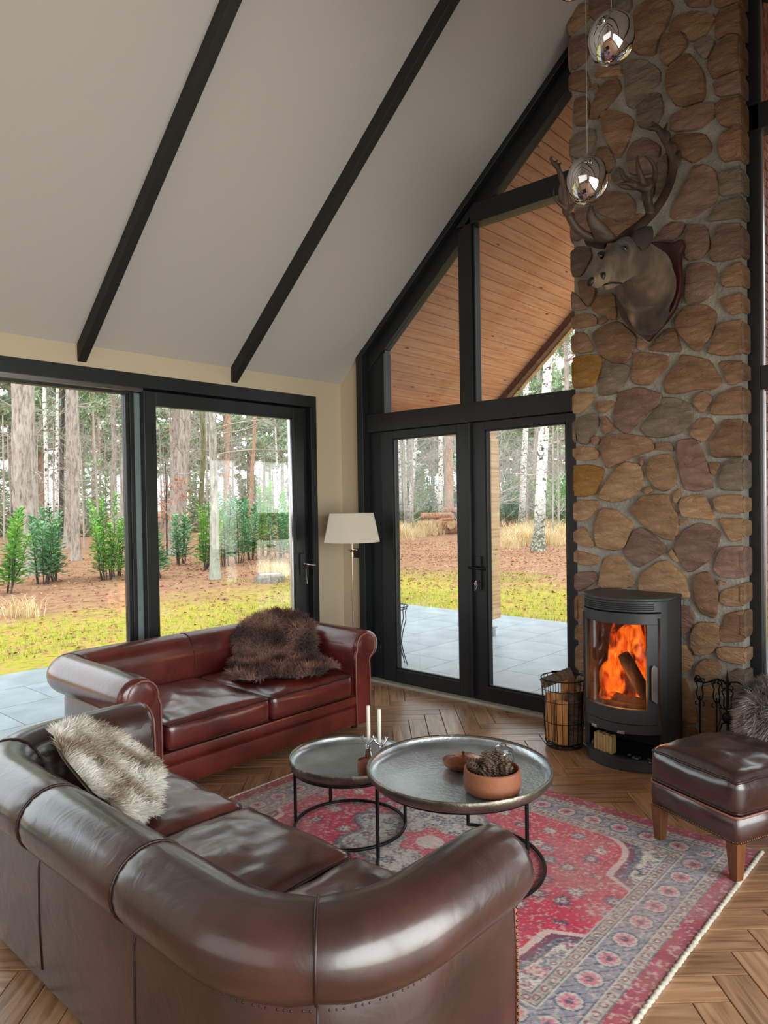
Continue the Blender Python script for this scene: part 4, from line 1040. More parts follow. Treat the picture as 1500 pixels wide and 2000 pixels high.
def sofa(name, loc, rz, label, hw, depth, rc, H, rr, roll_out, seats, lm, seams, z_seat, z_rail, feet):
    """hw: half distance between arm centre lines, depth: front to back centre line"""
    LM[0] = lm
    root = thing(name, loc, label, 'sofa', 'matching oxblood leather club sofas', rz)
    P = u_path(hw, depth, rc); NRM = normals2(P)
    # travelling down the +x arm (towards -y): left normal is +x = outwards
    zc = H - rr
    def section(i, prof):
        (x, y), (nx, ny) = P[i], NRM[i]
        return [(x + nx * s, y + ny * s, z) for s, z in prof]
    # padded wall: inside face, outside face
    si = roll_out - rr * 1.10 - 0.004
    wall = [(-0.075, 0.05), (-0.082, 0.25), (si - 0.002, 0.40), (si, zc - 0.04), (si, zc - 0.005), (si + 0.012, zc + 0.03), (0.0, zc + 0.05), (0.035, zc), (0.062, zc - 0.09), (0.070, 0.42), (0.072, 0.25), (0.066, 0.10), (0.06, 0.05)]
    mb = MB(); rows = [section(i, wall) for i in range(len(P))]
    mb.grid([r for r in rows], closed_u=True)
    n = len(wall)
    mb.f.append(tuple(range(n))); mb.f.append(tuple(range((len(P) - 1) * n, len(P) * n))[::-1])
    body = mb.build('body', lm, root, smooth=50)
    # the rolled top rail in separate lengths between seams
    bounds = [0] + seams + [len(P) - 1]
    for k in range(len(bounds) - 1):
        a, b = bounds[k], bounds[k + 1]
        if b <= a: continue
        idx = list(range(a, b + 1)); rows = []
        m = len(idx)
        for q, i in enumerate(idx):
            end = min(q, m - 1 - q); pin = 1.0 - (0.05 if end == 0 else 0.0)
            pr = []
            for t in range(20):
                an = 2 * math.pi * t / 20
                pr.append((roll_out + rr * 1.10 * pin * math.cos(an), zc + rr * pin * math.sin(an)))
            rows.append(section(i, pr))
        mb = MB(); mb.grid(rows, closed_u=True)
        # rounded front ends of the arms
        for e, i in ((0, a), (-1, b)):
            if i in (0, len(P) - 1):
                sgn = 1
                for (ps, dy) in ((0.93, 0.018), (0.75, 0.03), (0.4, 0.036)):
                    pr = [(roll_out + rr * 1.10 * ps * math.cos(2 * math.pi * t / 20), zc + rr * ps * math.sin(2 * math.pi * t / 20)) for t in range(20)]
                    ring = [(p[0], p[1] + dy, p[2]) for p in section(i, pr)]
                    base = len(mb.v); prev = getattr(mb, '_prev', None)
                    mb.v.extend(ring)
                    st = (0 if e == 0 else (m - 1) * 20) if ps == 0.93 else base - 20
                    for t in range(20):
                        f4 = (st + t, st + (t + 1) % 20, base + (t + 1) % 20, base + t)
                        mb.f.append(f4 if e else f4[::-1])
                f = tuple(range(len(mb.v) - 20, len(mb.v))); mb.f.append(f if e else f[::-1])
        roll = mb.build('top_roll', lm, root, smooth=55)
        if k > 0:
            pr = [(roll_out + rr * 1.065 * math.cos(2 * math.pi * t / 24), zc + rr * 0.97 * math.sin(2 * math.pi * t / 24)) for t in range(24)]
            MB().tube(section(a, pr), 0.0045, 6, closed=True).build('seam_piping', MT['piping'], roll, smooth=180)
    # upright seams inside and outside below the roll
    for i in seams:
        for prof in ([(-0.083, 0.36), (si - 0.003, 0.40), (si - 0.001, zc - 0.04), (si - 0.001, zc)], [(0.063, zc - 0.10), (0.071, 0.42), (0.073, 0.25), (0.067, 0.10)]):
            MB().tube(section(i, prof), 0.0028, 5).build('upright_seam', MT['stitch'], body, smooth=180)
    # facings of the arms: scroll panel with a piped edge and nails
    for sx in (1, -1):
        pts = [(-0.07, 0.04), (-0.075, 0.3), (-0.072, zc - 0.05)]
        for t in range(13):
            an = math.pi * (1.06 - 1.42 * t / 12)
            pts.append((roll_out * 0.6 + rr * 0.80 * math.cos(an), zc + rr * 0.80 * math.sin(an)))
        pts += [(0.058, zc - 0.10), (0.064, 0.3), (0.058, 0.04)]
        q = [(sx * (hw + s), z) for s, z in pts]
        if sx > 0: q = q[::-1]
        fp = MB().prism(q, 0.030, 0.002, 'y').build('arm_facing', lm, root, smooth=40, bevel=0.006)
        MB().tube([(p[0], 0.032, p[1]) for p in q], 0.005, 6).build('piping', MT['piping_light'], fp, smooth=180)
        nl = MB()
        for s, z0 in ((0.066, 0),):
            z = 0.06
            while z < zc - 0.10: nl.ball((sx * (hw + 0.074), 0.018, z), 0.0042, 6); z += 0.018
        tag(nl.build('nails', MT['nail'], fp, smooth=180), 'row of small brass nails', kind='stuff')
    # nails under the roll along the outside
    nl = MB()
    for i in range(0, len(P) - 1):
        (xa, ya), (xb, yb) = P[i], P[i + 1]; dist = math.hypot(xb - xa, yb - ya); m = max(1, int(dist / 0.012))
        for t in range(m):
            f = t / m; x, y = xa + (xb - xa) * f, ya + (yb - ya) * f; nx, ny = NRM[i]
            nl.ball((x + nx * 0.064, y + ny * 0.064, zc - rr * 1.05), 0.0032, 6)
    tag(nl.build('nails', MT['stitch'], body, smooth=180), 'row of small nails under the rolled rail', kind='stuff')
    # platform and front rail
    MB().span(-hw + 0.06, hw - 0.06, -depth + 0.05, -0.03, 0.06, z_rail).build('platform', lm, root, bevel=0.01)
    fr = MB(); g = []
    for (dy, z) in ((-0.05, 0.035), (0.012, 0.04), (0.022, 0.10), (0.018, 0.158), (0.004, 0.165), (0.022, 0.178), (0.034, 0.20), (0.024, z_rail), (-0.05, z_rail + 0.01)):
        g.append([(-hw + 0.06 + (2 * hw - 0.12) * i / 20, dy, z) for i in range(21)])
    fr.grid(g[::-1]); fr = fr.build('front_rail', lm, root, smooth=50)
    nl = MB(); x = -hw + 0.08
    while x < hw - 0.08: nl.ball((x, 0.016, 0.05), 0.004, 6); x += 0.017
    tag(nl.build('nails', MT['nail'], fr, smooth=180), 'row of small brass nails along the lower edge', kind='stuff')
    if lm is MT['leather_dark_shaded']: LM[0] = MT['leather_seat']
    for k in range(len(seats) - 1):
        cushion('seat_cushion', root, seats[k] + 0.004, seats[k + 1] - 0.004, -depth + 0.10, 0.035, z_rail + 0.005, z_seat, seed=k * 3.1 + hw * 7)
    for fx, fy in ((hw - 0.02, -0.05), (-hw + 0.02, -0.05), (hw - 0.08, -depth + 0.03), (-hw + 0.08, -depth + 0.03)):
        if feet == 'castor':
            MB().lathe([(0, 0), (0.022, 0.0), (0.026, 0.01), (0.026, 0.045), (0.03, 0.06), (0, 0.06)], 14, (fx, fy, 0)).build('foot', MT['dark_wood'], root, smooth=40)
        else:
            MB().add([(fx - 0.018, fy - 0.018, 0), (fx + 0.018, fy - 0.018, 0), (fx + 0.018, fy + 0.018, 0), (fx - 0.018, fy + 0.018, 0), (fx - 0.03, fy - 0.03, 0.12), (fx + 0.03, fy - 0.03, 0.12), (fx + 0.03, fy + 0.03, 0.12), (fx - 0.03, fy + 0.03, 0.12)],
                     [(3, 2, 1, 0), (4, 5, 6, 7), (0, 1, 5, 4), (1, 2, 6, 5), (2, 3, 7, 6), (3, 0, 4, 7)]).build('foot', MT['dark_wood'], root)
    return root

# far sofa: back to the left wall, front faces +x (local +y), so rotate by -90 degrees
S1H = (2.60 - 1.00) / 2
sofa1 = sofa('club_sofa', (1.165, -1.80, 0), R(-90), 'oxblood leather two-seat club sofa under the window, with a brown sheepskin on it',
             S1H, 0.855, 0.10, 0.670, 0.108, 0.045, [-S1H + 0.10, 0.0, S1H - 0.10], MT['leather'], [13, 32, 51], 0.392, 0.235, 'castor')
# near sofa: back to the photographer, front faces +y
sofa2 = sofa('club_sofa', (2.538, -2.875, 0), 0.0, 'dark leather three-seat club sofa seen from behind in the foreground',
             0.930, 0.640, 0.30, 0.668, 0.104, 0.022, [-0.835, -0.205, 0.385, 0.835], MT['leather_dark_shaded'], [13, 25, 38, 51], 0.40, 0.245, 'leg')

# ---- nesting tables
MT['tray'] = mat('hammered_pewter', (168, 176, 180), 0.28, 0.85, col2=(206, 214, 218), scale=5, detail=6, bump=0.12, bscale=60, rough2=0.40)
MT['tray_rim'] = mat('bronzed_rim', (104, 96, 86), 0.35, 0.85, col2=(130, 122, 110), scale=9, bump=0.2, bscale=40)
def nest_table(loc, r, rr, z, label, legs, arc):
    t = thing('coffee_table', (loc[0], loc[1], 0.0135), label, 'coffee table', 'pair of round nesting tray tables')
    z -= 0.0135
    MB().lathe([(0, z - 0.034), (r * 0.90, z - 0.034), (r * 0.965, z - 0.024), (r * 0.975, z - 0.002)], 72).build('tray', MT['tray'], t, smooth=60)
    MB().lathe([(r * 0.90, z - 0.0345), (r * 0.9, z - 0.046), (r * 0.96, z - 0.044), (r, z - 0.024), (r * 1.004, z - 0.002), (r * 0.995, z + 0.002), (r * 0.975, z - 0.001), (r * 0.966, z - 0.024)], 72).lathe([(0, z - 0.046), (r * 0.9, z - 0.046)], 72).build('rim', MT['tray_rim'], t, smooth=60)
    MB().tube([(rr * math.cos(a), rr * math.sin(a), z - 0.052) for a in [2 * math.pi * k / 48 for k in range(48)]], 0.008, 8, closed=True).build('top_ring', MT['iron'], t, smooth=60)
    a0, a1 = arc
    MB().tube([(rr * math.cos(R(a0 + (a1 - a0) * k / 48)), rr * math.sin(R(a0 + (a1 - a0) * k / 48)), 0.008) for k in range(49)], 0.008, 8, closed=(abs(a1 - a0) > 359)).build('floor_ring', MT['iron'], t, smooth=60)
    for a in legs:
        MB().tube([(rr * math.cos(R(a)), rr * math.sin(R(a)), 0.004), (rr * math.cos(R(a)), rr * math.sin(R(a)), z - 0.05)], 0.008, 8).build('leg', MT['iron'], t, smooth=60)
    return t
T2C, T2R, T2Z = (2.772, -2.065), 0.388, 0.432
T1C, T1R, T1Z = (2.165, -2.115), 0.282, 0.352
nest_table(T2C, T2R, 0.350, T2Z, 'larger and taller round tray table with the terracotta bowl on it', (216, -6, 120), (-144, 120))
nest_table(T1C, T1R, 0.262, T1Z, 'smaller and lower round tray table with the candlesticks on it', (217, 157, 42), (0, 360))

# ---- rug, its pattern woven in as colours of the pile
RX0, RX1, RY0, RY1 = 1.455, 3.700, -2.86, -1.135
def make_rug():
    step = 0.0058
    nx, ny = int((RX1 - RX0) / step), int((RY1 - RY0) / step)
    xs = np.linspace(0, RX1 - RX0, nx + 1); ys = np.linspace(0, RY1 - RY0, ny + 1)
    X, Y = np.meshgrid(xs, ys); W, H = RX1 - RX0, RY1 - RY0
    rs = np.random.RandomState(3)
    def vnoise(s, seed):
        g = np.random.RandomState(seed).rand(int(H / s) + 4, int(W / s) + 4); u, v = X / s, Y / s
        i, j = u.astype(int), v.astype(int); fu, fv = u - i, v - j; fu = fu * fu * (3 - 2 * fu); fv = fv * fv * (3 - 2 * fv)
        return (g[j, i] * (1 - fu) + g[j, i + 1] * fu) * (1 - fv) + (g[j + 1, i] * (1 - fu) + g[j + 1, i + 1] * fu) * fv
    def C(c): return np.array(lin(c))
    red, crimson, cream, blue, navy, rose, tan, plum = C((206, 44, 76)), C((152, 30, 58)), C((214, 202, 192)), C((104, 130, 154)), C((54, 66, 94)), C((206, 118, 132)), C((176, 150, 128)), C((110, 50, 68))
    col = np.empty(X.shape + (3,)); col[:] = cream
    def put(mask, c, a=1.0):
        m = np.clip(mask, 0, 1)[..., None] * a
        col[:] = col * (1 - m) + c * m
    dL, dR, dN, dF = X, W - X, Y, H - Y
    ed = np.minimum(np.minimum(dL, dR), np.minimum(dN, dF))
    # coordinate running along the nearest edge
    along = np.where(np.minimum(dL, dR) < np.minimum(dN, dF), Y, X)
    # field: cream ground strewn with small flowers, tendrils
    def flowers(mask, cell, seed, cols, rad=0.42, petals=6):
        r_ = np.random.RandomState(seed); gx, gy = (X / cell), (Y / cell)
        i, j = np.floor(gx).astype(int), np.floor(gy).astype(int)
        jit = r_.rand(200, 200, 3)
        ox = 0.5 + (jit[j % 200, i % 200, 0] - 0.5) * 0.62; oy = 0.5 + (jit[j % 200, i % 200, 1] - 0.5) * 0.62; pick = jit[j % 200, i % 200, 2]
        dx, dy = gx - i - ox, gy - j - oy; d = np.hypot(dx, dy); th = np.arctan2(dy, dx)
        rr = rad * (0.78 + 0.22 * np.cos(petals * th + pick * 6))
        for k, c in enumerate(cols):
            sel = (pick * len(cols)).astype(int) == k
            put(((d < rr) & sel & mask).astype(float), c, 0.85)
        put(((d < rr * 0.58) & mask).astype(float), cream, 0.75); put(((d < rr * 0.3) & mask).astype(float), crimson, 0.8)
        put(((abs(d - rr) < 0.055) & mask).astype(float), navy, 0.6)
    def tendrils(mask, f, c, wd=0.12, ph=0.0):
        a = np.sin(X * f + 2.2 * np.sin(Y * f * 0.6 + ph)) ; b = np.sin(Y * f + 2.2 * np.sin(X * f * 0.55 + 1 + ph))
        put((((abs(a) < wd) | (abs(b) < wd)) & mask).astype(float), c, 0.65)
    field = ed > 0.30
    tendrils(field, 42, navy, 0.10); tendrils(field, 60, tan, 0.12, 2.0)
    flowers(field, 0.105, 11, [blue, rose, plum, navy])
    flowers(field, 0.05, 15, [blue, tan, rose], 0.26, 5)
    # red lobed medallion ground
    cx, cy = W * 0.49, H * 0.50
    dx, dy = (X - cx) / (W * 0.375), (Y - cy) / (H * 0.395)
    th = np.arctan2(dy, dx); d = np.hypot(dx, dy)
    lob = 1.0 + 0.10 * np.abs(np.cos(4 * th)) + 0.06 * np.cos(8 * th) + 0.12 * np.cos(2 * th) ** 2
    med = (d < lob) & (ed > 0.285)
    col[med] = red
    put((abs(d - lob) < 0.035) & (ed > 0.28), navy, 0.75); put((abs(d - lob + 0.055) < 0.018) & (ed > 0.28), cream, 0.8)
    tendrils(med & (d < lob * 0.93), 34, C((150, 96, 100)), 0.08, 1.0)
    tendrils(med & (d < lob * 0.93), 52, navy, 0.05, 3.0)
    flowers(med & (d < lob * 0.86), 0.125, 21, [plum, blue, navy, cream], 0.30, 8)
    # inner grey-blue medallion
    d2 = np.hypot((X - cx) / 0.40, (Y - cy) / 0.34); l2 = 1 + 0.12 * np.cos(8 * th)
    m2 = d2 < l2
    col[m2] = cream * 0.80 + blue * 0.1
    put(abs(d2 - l2) < 0.05, navy, 0.7)
    flowers(m2 & (d2 < l2 * 0.92), 0.085, 31, [blue, navy, plum, tan], 0.42, 7); tendrils(m2, 48, navy, 0.12)
    d3 = np.hypot((X - cx) / 0.13, (Y - cy) / 0.12); put(d3 < 1 + 0.15 * np.cos(6 * th), red, 0.85); put(d3 < 0.5, cream, 0.8)
    # borders from the edge inwards
    b1 = (ed > 0.075) & (ed < 0.30); col[b1] = cream * 0.78 + blue * 0.08
    def stripe(a, b, c, al=1.0): put(((ed > a) & (ed < b)).astype(float), c, al)
    main = (ed > 0.125) & (ed < 0.245); col[main] = blue * 0.55 + cream * 0.28
    ph = along / 0.135; fr = ph - np.floor(ph); k = np.floor(ph)
    ex, ey = (fr - 0.5) * 0.135, ed - 0.185
    dd = np.hypot(ex / 0.048, ey / 0.048)
    put((dd < 1.0) & main, navy, 0.75); put((dd < 0.86) & main, cream, 0.8); put((dd < 0.62 + 0.12 * np.cos(8 * np.arctan2(ey, ex))) & main, np.array(rose)); put((dd < 0.3) & main, navy, 0.8)
    put((abs(np.sin(along * 46 + 6 * ed * 10)) < 0.22) & main & (dd > 1.05), navy, 0.7)
    put((abs(np.sin(along * 70 - ed * 90)) < 0.2) & main & (dd > 1.05), rose, 0.7)
    for (a, b) in ((0.080, 0.116), (0.252, 0.285)):
        g = (ed > a) & (ed < b); ph = along / 0.052; fr = ph - np.floor(ph)
        q = np.hypot((fr - 0.5) * 0.052 / 0.016, (ed - (a + b) / 2) / 0.013)
        col[g] = tan * 0.5 + cream * 0.35; put((q < 1) & g, np.where((np.floor(ph) % 2)[..., None] > 0, plum, blue) if False else plum, 0.8); put((q < 0.5) & g, cream, 0.8)
        put((abs(np.sin(along * 60)) < 0.25) & g & (q > 1.1), blue, 0.8)
    for a in (0.074, 0.118, 0.246, 0.288): stripe(a, a + 0.006, navy, 0.8)
    for a in (0.122, 0.240): stripe(a, a + 0.004, cream, 0.9)
    stripe(-1, 0.074, crimson)
    put((ed < 0.074).astype(float) * (vnoise(0.05, 4)), rose, 0.35)
    # wear: pile rubbed pale in patches, brighter red towards the hearth
    wear = np.clip(vnoise(0.34, 7) * 0.6 + vnoise(0.12, 8) * 0.4 - 0.30, 0, 1) * 1.5
    put(wear, C((190, 158, 152)), 0.55)
    speck = vnoise(0.012, 9)
    put(speck > 0.78, C((206, 190, 180)), 0.5); put(speck < 0.2, navy, 0.28)
    put(vnoise(0.008, 10) > 0.8, cream, 0.35)
    col[:] *= (0.86 + 0.28 * rs.rand(*X.shape))[..., None]
    Z = 0.010 + 0.0015 * vnoise(0.2, 12) + 0.0008 * rs.rand(*X.shape)
    Z[0, :] = Z[-1, :] = 0.001; Z[:, 0] = Z[:, -1] = 0.001
    verts = np.stack([X, Y, Z], -1).reshape(-1, 3)
    idx = np.arange((nx + 1) * (ny + 1)).reshape(ny + 1, nx + 1)
    faces = np.stack([idx[:-1, :-1], idx[:-1, 1:], idx[1:, 1:], idx[1:, :-1]], -1).reshape(-1, 4)
    me = bpy.data.meshes.new('pile'); me.vertices.add(len(verts)); me.vertices.foreach_set('co', verts.ravel())
    me.loops.add(faces.size); me.loops.foreach_set('vertex_index', faces.ravel())
    me.polygons.add(len(faces)); me.polygons.foreach_set('loop_start', np.arange(0, faces.size, 4)); me.polygons.foreach_set('loop_total', np.full(len(faces), 4))
    me.update()
    at = me.color_attributes.new('weave', 'FLOAT_COLOR', 'POINT')
    rgba = np.concatenate([np.clip(col, 0, 1).reshape(-1, 3), np.ones((len(verts), 1))], 1); at.data.foreach_set('color', rgba.ravel())
    m, nt, bs, out = new_mat('woven_wool'); L = nt.links.new
    a = N(nt, 'ShaderNodeVertexColor'); a.layer_name = 'weave'; L(a.outputs['Color'], bs.inputs['Base Color'])
    bs.inputs['Roughness'].default_value = 0.95; bs.inputs['Specular IOR Level'].default_value = 0.1; bs.inputs['Sheen Weight'].default_value = 0.15
    t = thing('rug', (RX0, RY0, 0), 'worn red and blue oriental rug with a cream whipped edge', 'rug')
    link_mesh('pile', me, m, t, 180)
    MT['cord'] = mat('cream_wool_cord', (206, 198, 184), 0.9, col2=(176, 168, 152), scale=60)
    for (xa, ya, xb, yb) in ((W, 0, W, H), (0, 0, 0, H)):
        e = MB()
        nseg = 230; pts = [(xa + (xb - xa) * i / nseg + 0.0025 * math.sin(i * 1.7) + 0.001 * rng.random(), ya + (yb - ya) * i / nseg, 0.008) for i in range(nseg + 1)]
        e.tube(pts, [0.0075 + 0.002 * ((i * 7) % 3) / 2 for i in range(nseg + 1)], 6)
        e.build('whipped_edge', MT['cord'], t, smooth=180)
    return t
make_rug()

# ---- ottoman
def make_ottoman():
    a = R(-22.5)
    w, d = 0.455, 0.50
    c, s = math.cos(a), math.sin(a)
    corner = (3.285, -1.325)
    t = thing('ottoman', (corner[0] + c * w / 2 - s * d / 2, corner[1] + s * w / 2 + c * d / 2, 0.0), 'square dark leather footstool on tapered wooden legs by the stove', 'ottoman', rz=a)
    LM[0] = MT['leather_dark_shaded']
    cu = cushion('seat_pad', t, -w / 2, w / 2, -d / 2, d / 2, 0.272, 0.425, seed=5, crown=0.045)
    bx = MB(); prof = [(0.0, 0.165), (0.004, 0.17), (0.007, 0.22), (0.005, 0.268), (-0.004, 0.276)]
    g = []
    for o_, z in prof: 
        k = 0.02; X, Y = w / 2 - 0.004 + o_, d / 2 - 0.004 + o_
        g.append([(X, -Y + k, z), (X, Y - k, z), (X - k, Y, z), (-X + k, Y, z), (-X, Y - k, z), (-X, -Y + k, z), (-X + k, -Y, z), (X - k, -Y, z)])
    bx.grid(g, closed_u=True); bx.f.append(tuple(range(8))[::-1])
    b = bx.build('base', MT['leather_dark_shaded'], t, smooth=60)
    MB().tube([(p[0], p[1], 0.273) for p in g[3]], 0.005, 6, closed=True).build('piping', MT['piping_light'], b, smooth=180)
    nl = MB()
    for i in range(8):
        p, q = g[0][i], g[0][(i + 1) % 8]; m = max(1, int(math.hypot(q[0] - p[0], q[1] - p[1]) / 0.0125))
        for k in range(m): nl.ball((p[0] + (q[0] - p[0]) * k / m * 1.0, p[1] + (q[1] - p[1]) * k / m, 0.174), 0.0045, 6)
    nl.v = [(p[0] * 1.012, p[1] * 1.012, p[2]) for p in nl.v]
    tag(nl.build('nails', MT['nail'], b, smooth=180), 'close row of brass nails', kind='stuff')
    MT['leg_wood'] = mat('beech_stained', (104, 62, 36), 0.4, col2=(128, 80, 48), scale=4, stretch=(6, 6, 1))
    for sx in (-1, 1):
        for sy in (-1, 1):
            x, y = sx * (w / 2 - 0.032), sy * (d / 2 - 0.032)
            def q(h, z): return [(x - h, y - h, z), (x + h, y - h, z), (x + h, y + h, z), (x - h, y + h, z)]
            MB().add(q(0.018, 0.0135 if sy < 0 else 0.0) + q(0.028, 0.168), [(3, 2, 1, 0), (4, 5, 6, 7), (0, 1, 5, 4), (1, 2, 6, 5), (2, 3, 7, 6), (3, 0, 4, 7)]).build('leg', MT['leg_wood'], t, bevel=0.002)
make_ottoman()

# ---- wood stove
MT['stove'] = mat('black_stove_steel', (60, 62, 64), 0.48, 0.3, bump=0.03, bscale=200)
MT['stove_dark'] = mat('stove_inside', (14, 13, 13), 0.8)
MT['stove_glass'] = glass_mat('stove_glass', (0.95, 0.93, 0.9), 0.7)
MT['bark'] = mat('split_log_bark', (62, 48, 40), 0.95, col2=(104, 84, 70), scale=18, stretch=(1, 1, 3), bump=0.9, bscale=26)
MT['split'] = mat('split_log_face', (176, 116, 62), 0.8, col2=(206, 152, 96), scale=5, stretch=(10, 10, 1), bump=0.3, bscale=30)
MT['char'] = mat('charred_log', (30, 22, 20), 0.95, col2=(60, 36, 26), scale=12, bump=0.6)
def flame_mat():
    m, nt, b, out = new_mat('flame'); nt.nodes.remove(b); L = nt.links.new
    tc = nt.nodes.new('ShaderNodeTexCoord'); mp = nt.nodes.new('ShaderNodeMapping'); mp.inputs['Scale'].default_value = (1, 1, 0.5); L(tc.outputs['Object'], mp.inputs['Vector'])
    nz = N(nt, 'ShaderNodeTexNoise'); nz.inputs['Scale'].default_value = 13; nz.inputs['Detail'].default_value = 4; nz.inputs['Distortion'].default_value = 1.2; L(mp.outputs['Vector'], nz.inputs['Vector'])
    r = ramp(nt, nz.outputs['Fac'], [(0.34, (0.30, 0.015, 0.003)), (0.48, (0.85, 0.075, 0.008)), (0.60, (1.0, 0.20, 0.012)), (0.74, (1.0, 0.42, 0.05))])
    e = N(nt, 'ShaderNodeEmission'); e.inputs['Strength'].default_value = 0.95; L(r.outputs['Color'], e.inputs['Color'])
    tr = N(nt, 'ShaderNodeBsdfTransparent'); al = ramp(nt, nz.outputs['Fac'], [(0.38, (0, 0, 0)), (0.56, (0.85, 0.85, 0.85))])
    lw = N(nt, 'ShaderNodeLayerWeight'); lw.inputs['Blend'].default_value = 0.35; iv = N(nt, 'ShaderNodeMath', operation='SUBTRACT'); iv.inputs[0].default_value = 1.0; L(lw.outputs['Facing'], iv.inputs[1])
    mu = N(nt, 'ShaderNodeMath', operation='MULTIPLY'); L(al.outputs['Color'], mu.inputs[0]); L(iv.outputs[0], mu.inputs[1])
    mx = N(nt, 'ShaderNodeMixShader'); L(mu.outputs[0], mx.inputs['Fac']); L(tr.outputs[0], mx.inputs[1]); L(e.outputs[0], mx.inputs[2]); L(mx.outputs[0], out.inputs['Surface'])
    return m
def make_stove():
    SXc, SYb, HW, SAG, SIDE = 2.80, -0.245, 0.250, 0.150, 0.225
    t = thing('wood_stove', (SXc, SYb, 0.0), 'black wood-burning stove with a curved glass door and a fire inside', 'stove')
    # plan: flat sides then an arc at the front, y negative towards the room
    Rr = (HW * HW + SAG * SAG) / (2 * SAG); yc = -SIDE - SAG + Rr
    am = math.asin(HW / Rr)
    def arc(u, off=0.0):
        a = am * u; return ((Rr + off) * math.sin(a), yc - (Rr + off) * math.cos(a))
    def plan(off=0.0, n=24):
        return [(-HW - off, 0)] + [(-HW - off, -SIDE)] + [arc(-1 + 2 * i / n, off) for i in range(1, n)] + [(HW + off, -SIDE), (HW + off, 0)]
    def curved(name, u0, u1, z0, z1, o0, o1, m, parent, n=20, bev=0.0):
        mb = MB(); P = [arc(u0 + (u1 - u0) * i / n, o1) for i in range(n + 1)] + [arc(u1 - (u1 - u0) * i / n, o0) for i in range(n + 1)]
        mb.prism(P, z0, z1, 'z'); return mb.build(name, m, parent, smooth=35, bevel=bev)
    base = MB().prism(plan(-0.004), 0.0, 0.055, 'z').build('plinth', MT['stove'], t, smooth=35, bevel=0.004)
    topo = MB().prism(plan(0.006), 0.962, 0.984, 'z').build('top_plate', MT['stove'], t, smooth=35, bevel=0.006)
    sh = MB()
    sh.span(-HW, -HW + 0.02, -SIDE, 0, 0.05, 0.965); sh.span(HW - 0.02, HW, -SIDE, 0, 0.05, 0.965); sh.span(-HW, HW, -0.015, 0.0, 0.05, 0.965)
    sh.build('side_panels', MT['stove'], t, bevel=0.003)
    MB().prism(plan(-0.02), 0.235, 0.275, 'z').build('firebox_floor', MT['stove_dark'], t)
    MB().prism(plan(-0.02), 0.86, 0.88, 'z').build('firebox_ceiling', MT['stove_dark'], t)
    fb = MB(); fb.span(-0.20, 0.20, -0.06, -0.04, 0.27, 0.87); fb.span(-0.23, -0.20, -0.28, -0.04, 0.27, 0.87); fb.span(0.20, 0.23, -0.28, -0.04, 0.27, 0.87)
    fb.build('firebricks', mat('sooty_firebrick', (96, 66, 52), 0.9, col2=(40, 30, 26), scale=6), t)
    # front: uprights, head with vent slots, door, ash lip
    for u0, u1 in ((-1.0, -0.90), (0.88, 1.0)): curved('upright', u0, u1, 0.055, 0.962, -0.025, 0.0, MT['stove'], t, 4)
    hd = curved('head', -0.90, 0.88, 0.905, 0.962, -0.025, 0.0, MT['stove'], t)
    for k in range(4): curved('vent_slot', -0.84, 0.74, 0.914 + k * 0.0105, 0.9195 + k * 0.0105, 0.0, 0.0015, MT['stove_dark'], hd)
    door = curved('door', -0.89, 0.87, 0.272, 0.355, -0.02, 0.006, MT['stove'], t, bev=0.002)
    curved('door_top_rail', -0.89, 0.87, 0.835, 0.897, -0.02, 0.006, MT['stove'], door, bev=0.002)
    curved('door_stile', -0.89, -0.745, 0.355, 0.835, -0.02, 0.006, MT['stove'], door, 5)
    curved('door_stile', 0.60, 0.87, 0.355, 0.835, -0.02, 0.006, MT['stove'], door, 6)
    curved('door_glass', -0.75, 0.61, 0.35, 0.84, -0.012, -0.007, MT['stove_glass'], door)
    curved('lower_band', -0.90, 0.88, 0.215, 0.268, -0.02, 0.003, MT['stove'], t, bev=0.002)
    curved('ash_lip', -0.90, 0.88, 0.055, 0.070, -0.03, 0.0, MT['stove'], t)
    MB().prism(plan(-0.02), 0.055, 0.062, 'z').build('log_shelf', MT['stove_dark'], t)
    # handle: flat steel bar with chamfered ends
    ux = 0.70; hx, hy = arc(ux, 0.03); an = am * ux
    hb = MB().prism([(-0.016, 0.42), (0.010, 0.40), (0.016, 0.415), (0.016, 0.60), (-0.004, 0.615), (-0.016, 0.595)], -0.006, 0.006, 'y')
    for z in (0.45, 0.57): hb.span(-0.005, 0.005, 0.0, 0.035, z - 0.005, z + 0.005)
    M_ = Matrix.Translation((hx, hy, 0)) @ Matrix.Rotation(an, 4, 'Z'); hb.v = [tuple(M_ @ Vector(p)) for p in hb.v]
    hb.build('handle', MT['steel'], door, bevel=0.0015)
    for u, nm in ((-0.42, 'air_tab'), (0.14, 'air_tab')):
        x, y = arc(u, 0.006); b = MB().box((0, 0, 0), (0.042, 0.010, 0.016)); M_ = Matrix.Translation((x, y, 0.222)) @ Matrix.Rotation(am * u, 4, 'Z'); b.v = [tuple(M_ @ Vector(p)) for p in b.v]; b.build(nm, MT['steel'], t, bevel=0.001)
    # the fire: logs, embers and flames
    fr = random.Random(4)
    for (ax, ay, az, bx, by, bz, r) in ((-0.17, -0.24, 0.315, 0.14, -0.20, 0.31, 0.04), (-0.12, -0.14, 0.33, 0.19, -0.16, 0.33, 0.045), (-0.03, -0.17, 0.62, 0.16, -0.23, 0.36, 0.036)):
        pts = [(ax + (bx - ax) * k / 6, ay + (by - ay) * k / 6, az + (bz - az) * k / 6) for k in range(7)]
        MB().tube(pts, [r * (0.85 + 0.3 * fr.random()) for _ in pts], 8).build('burning_log', MT['char'], t, smooth=60)
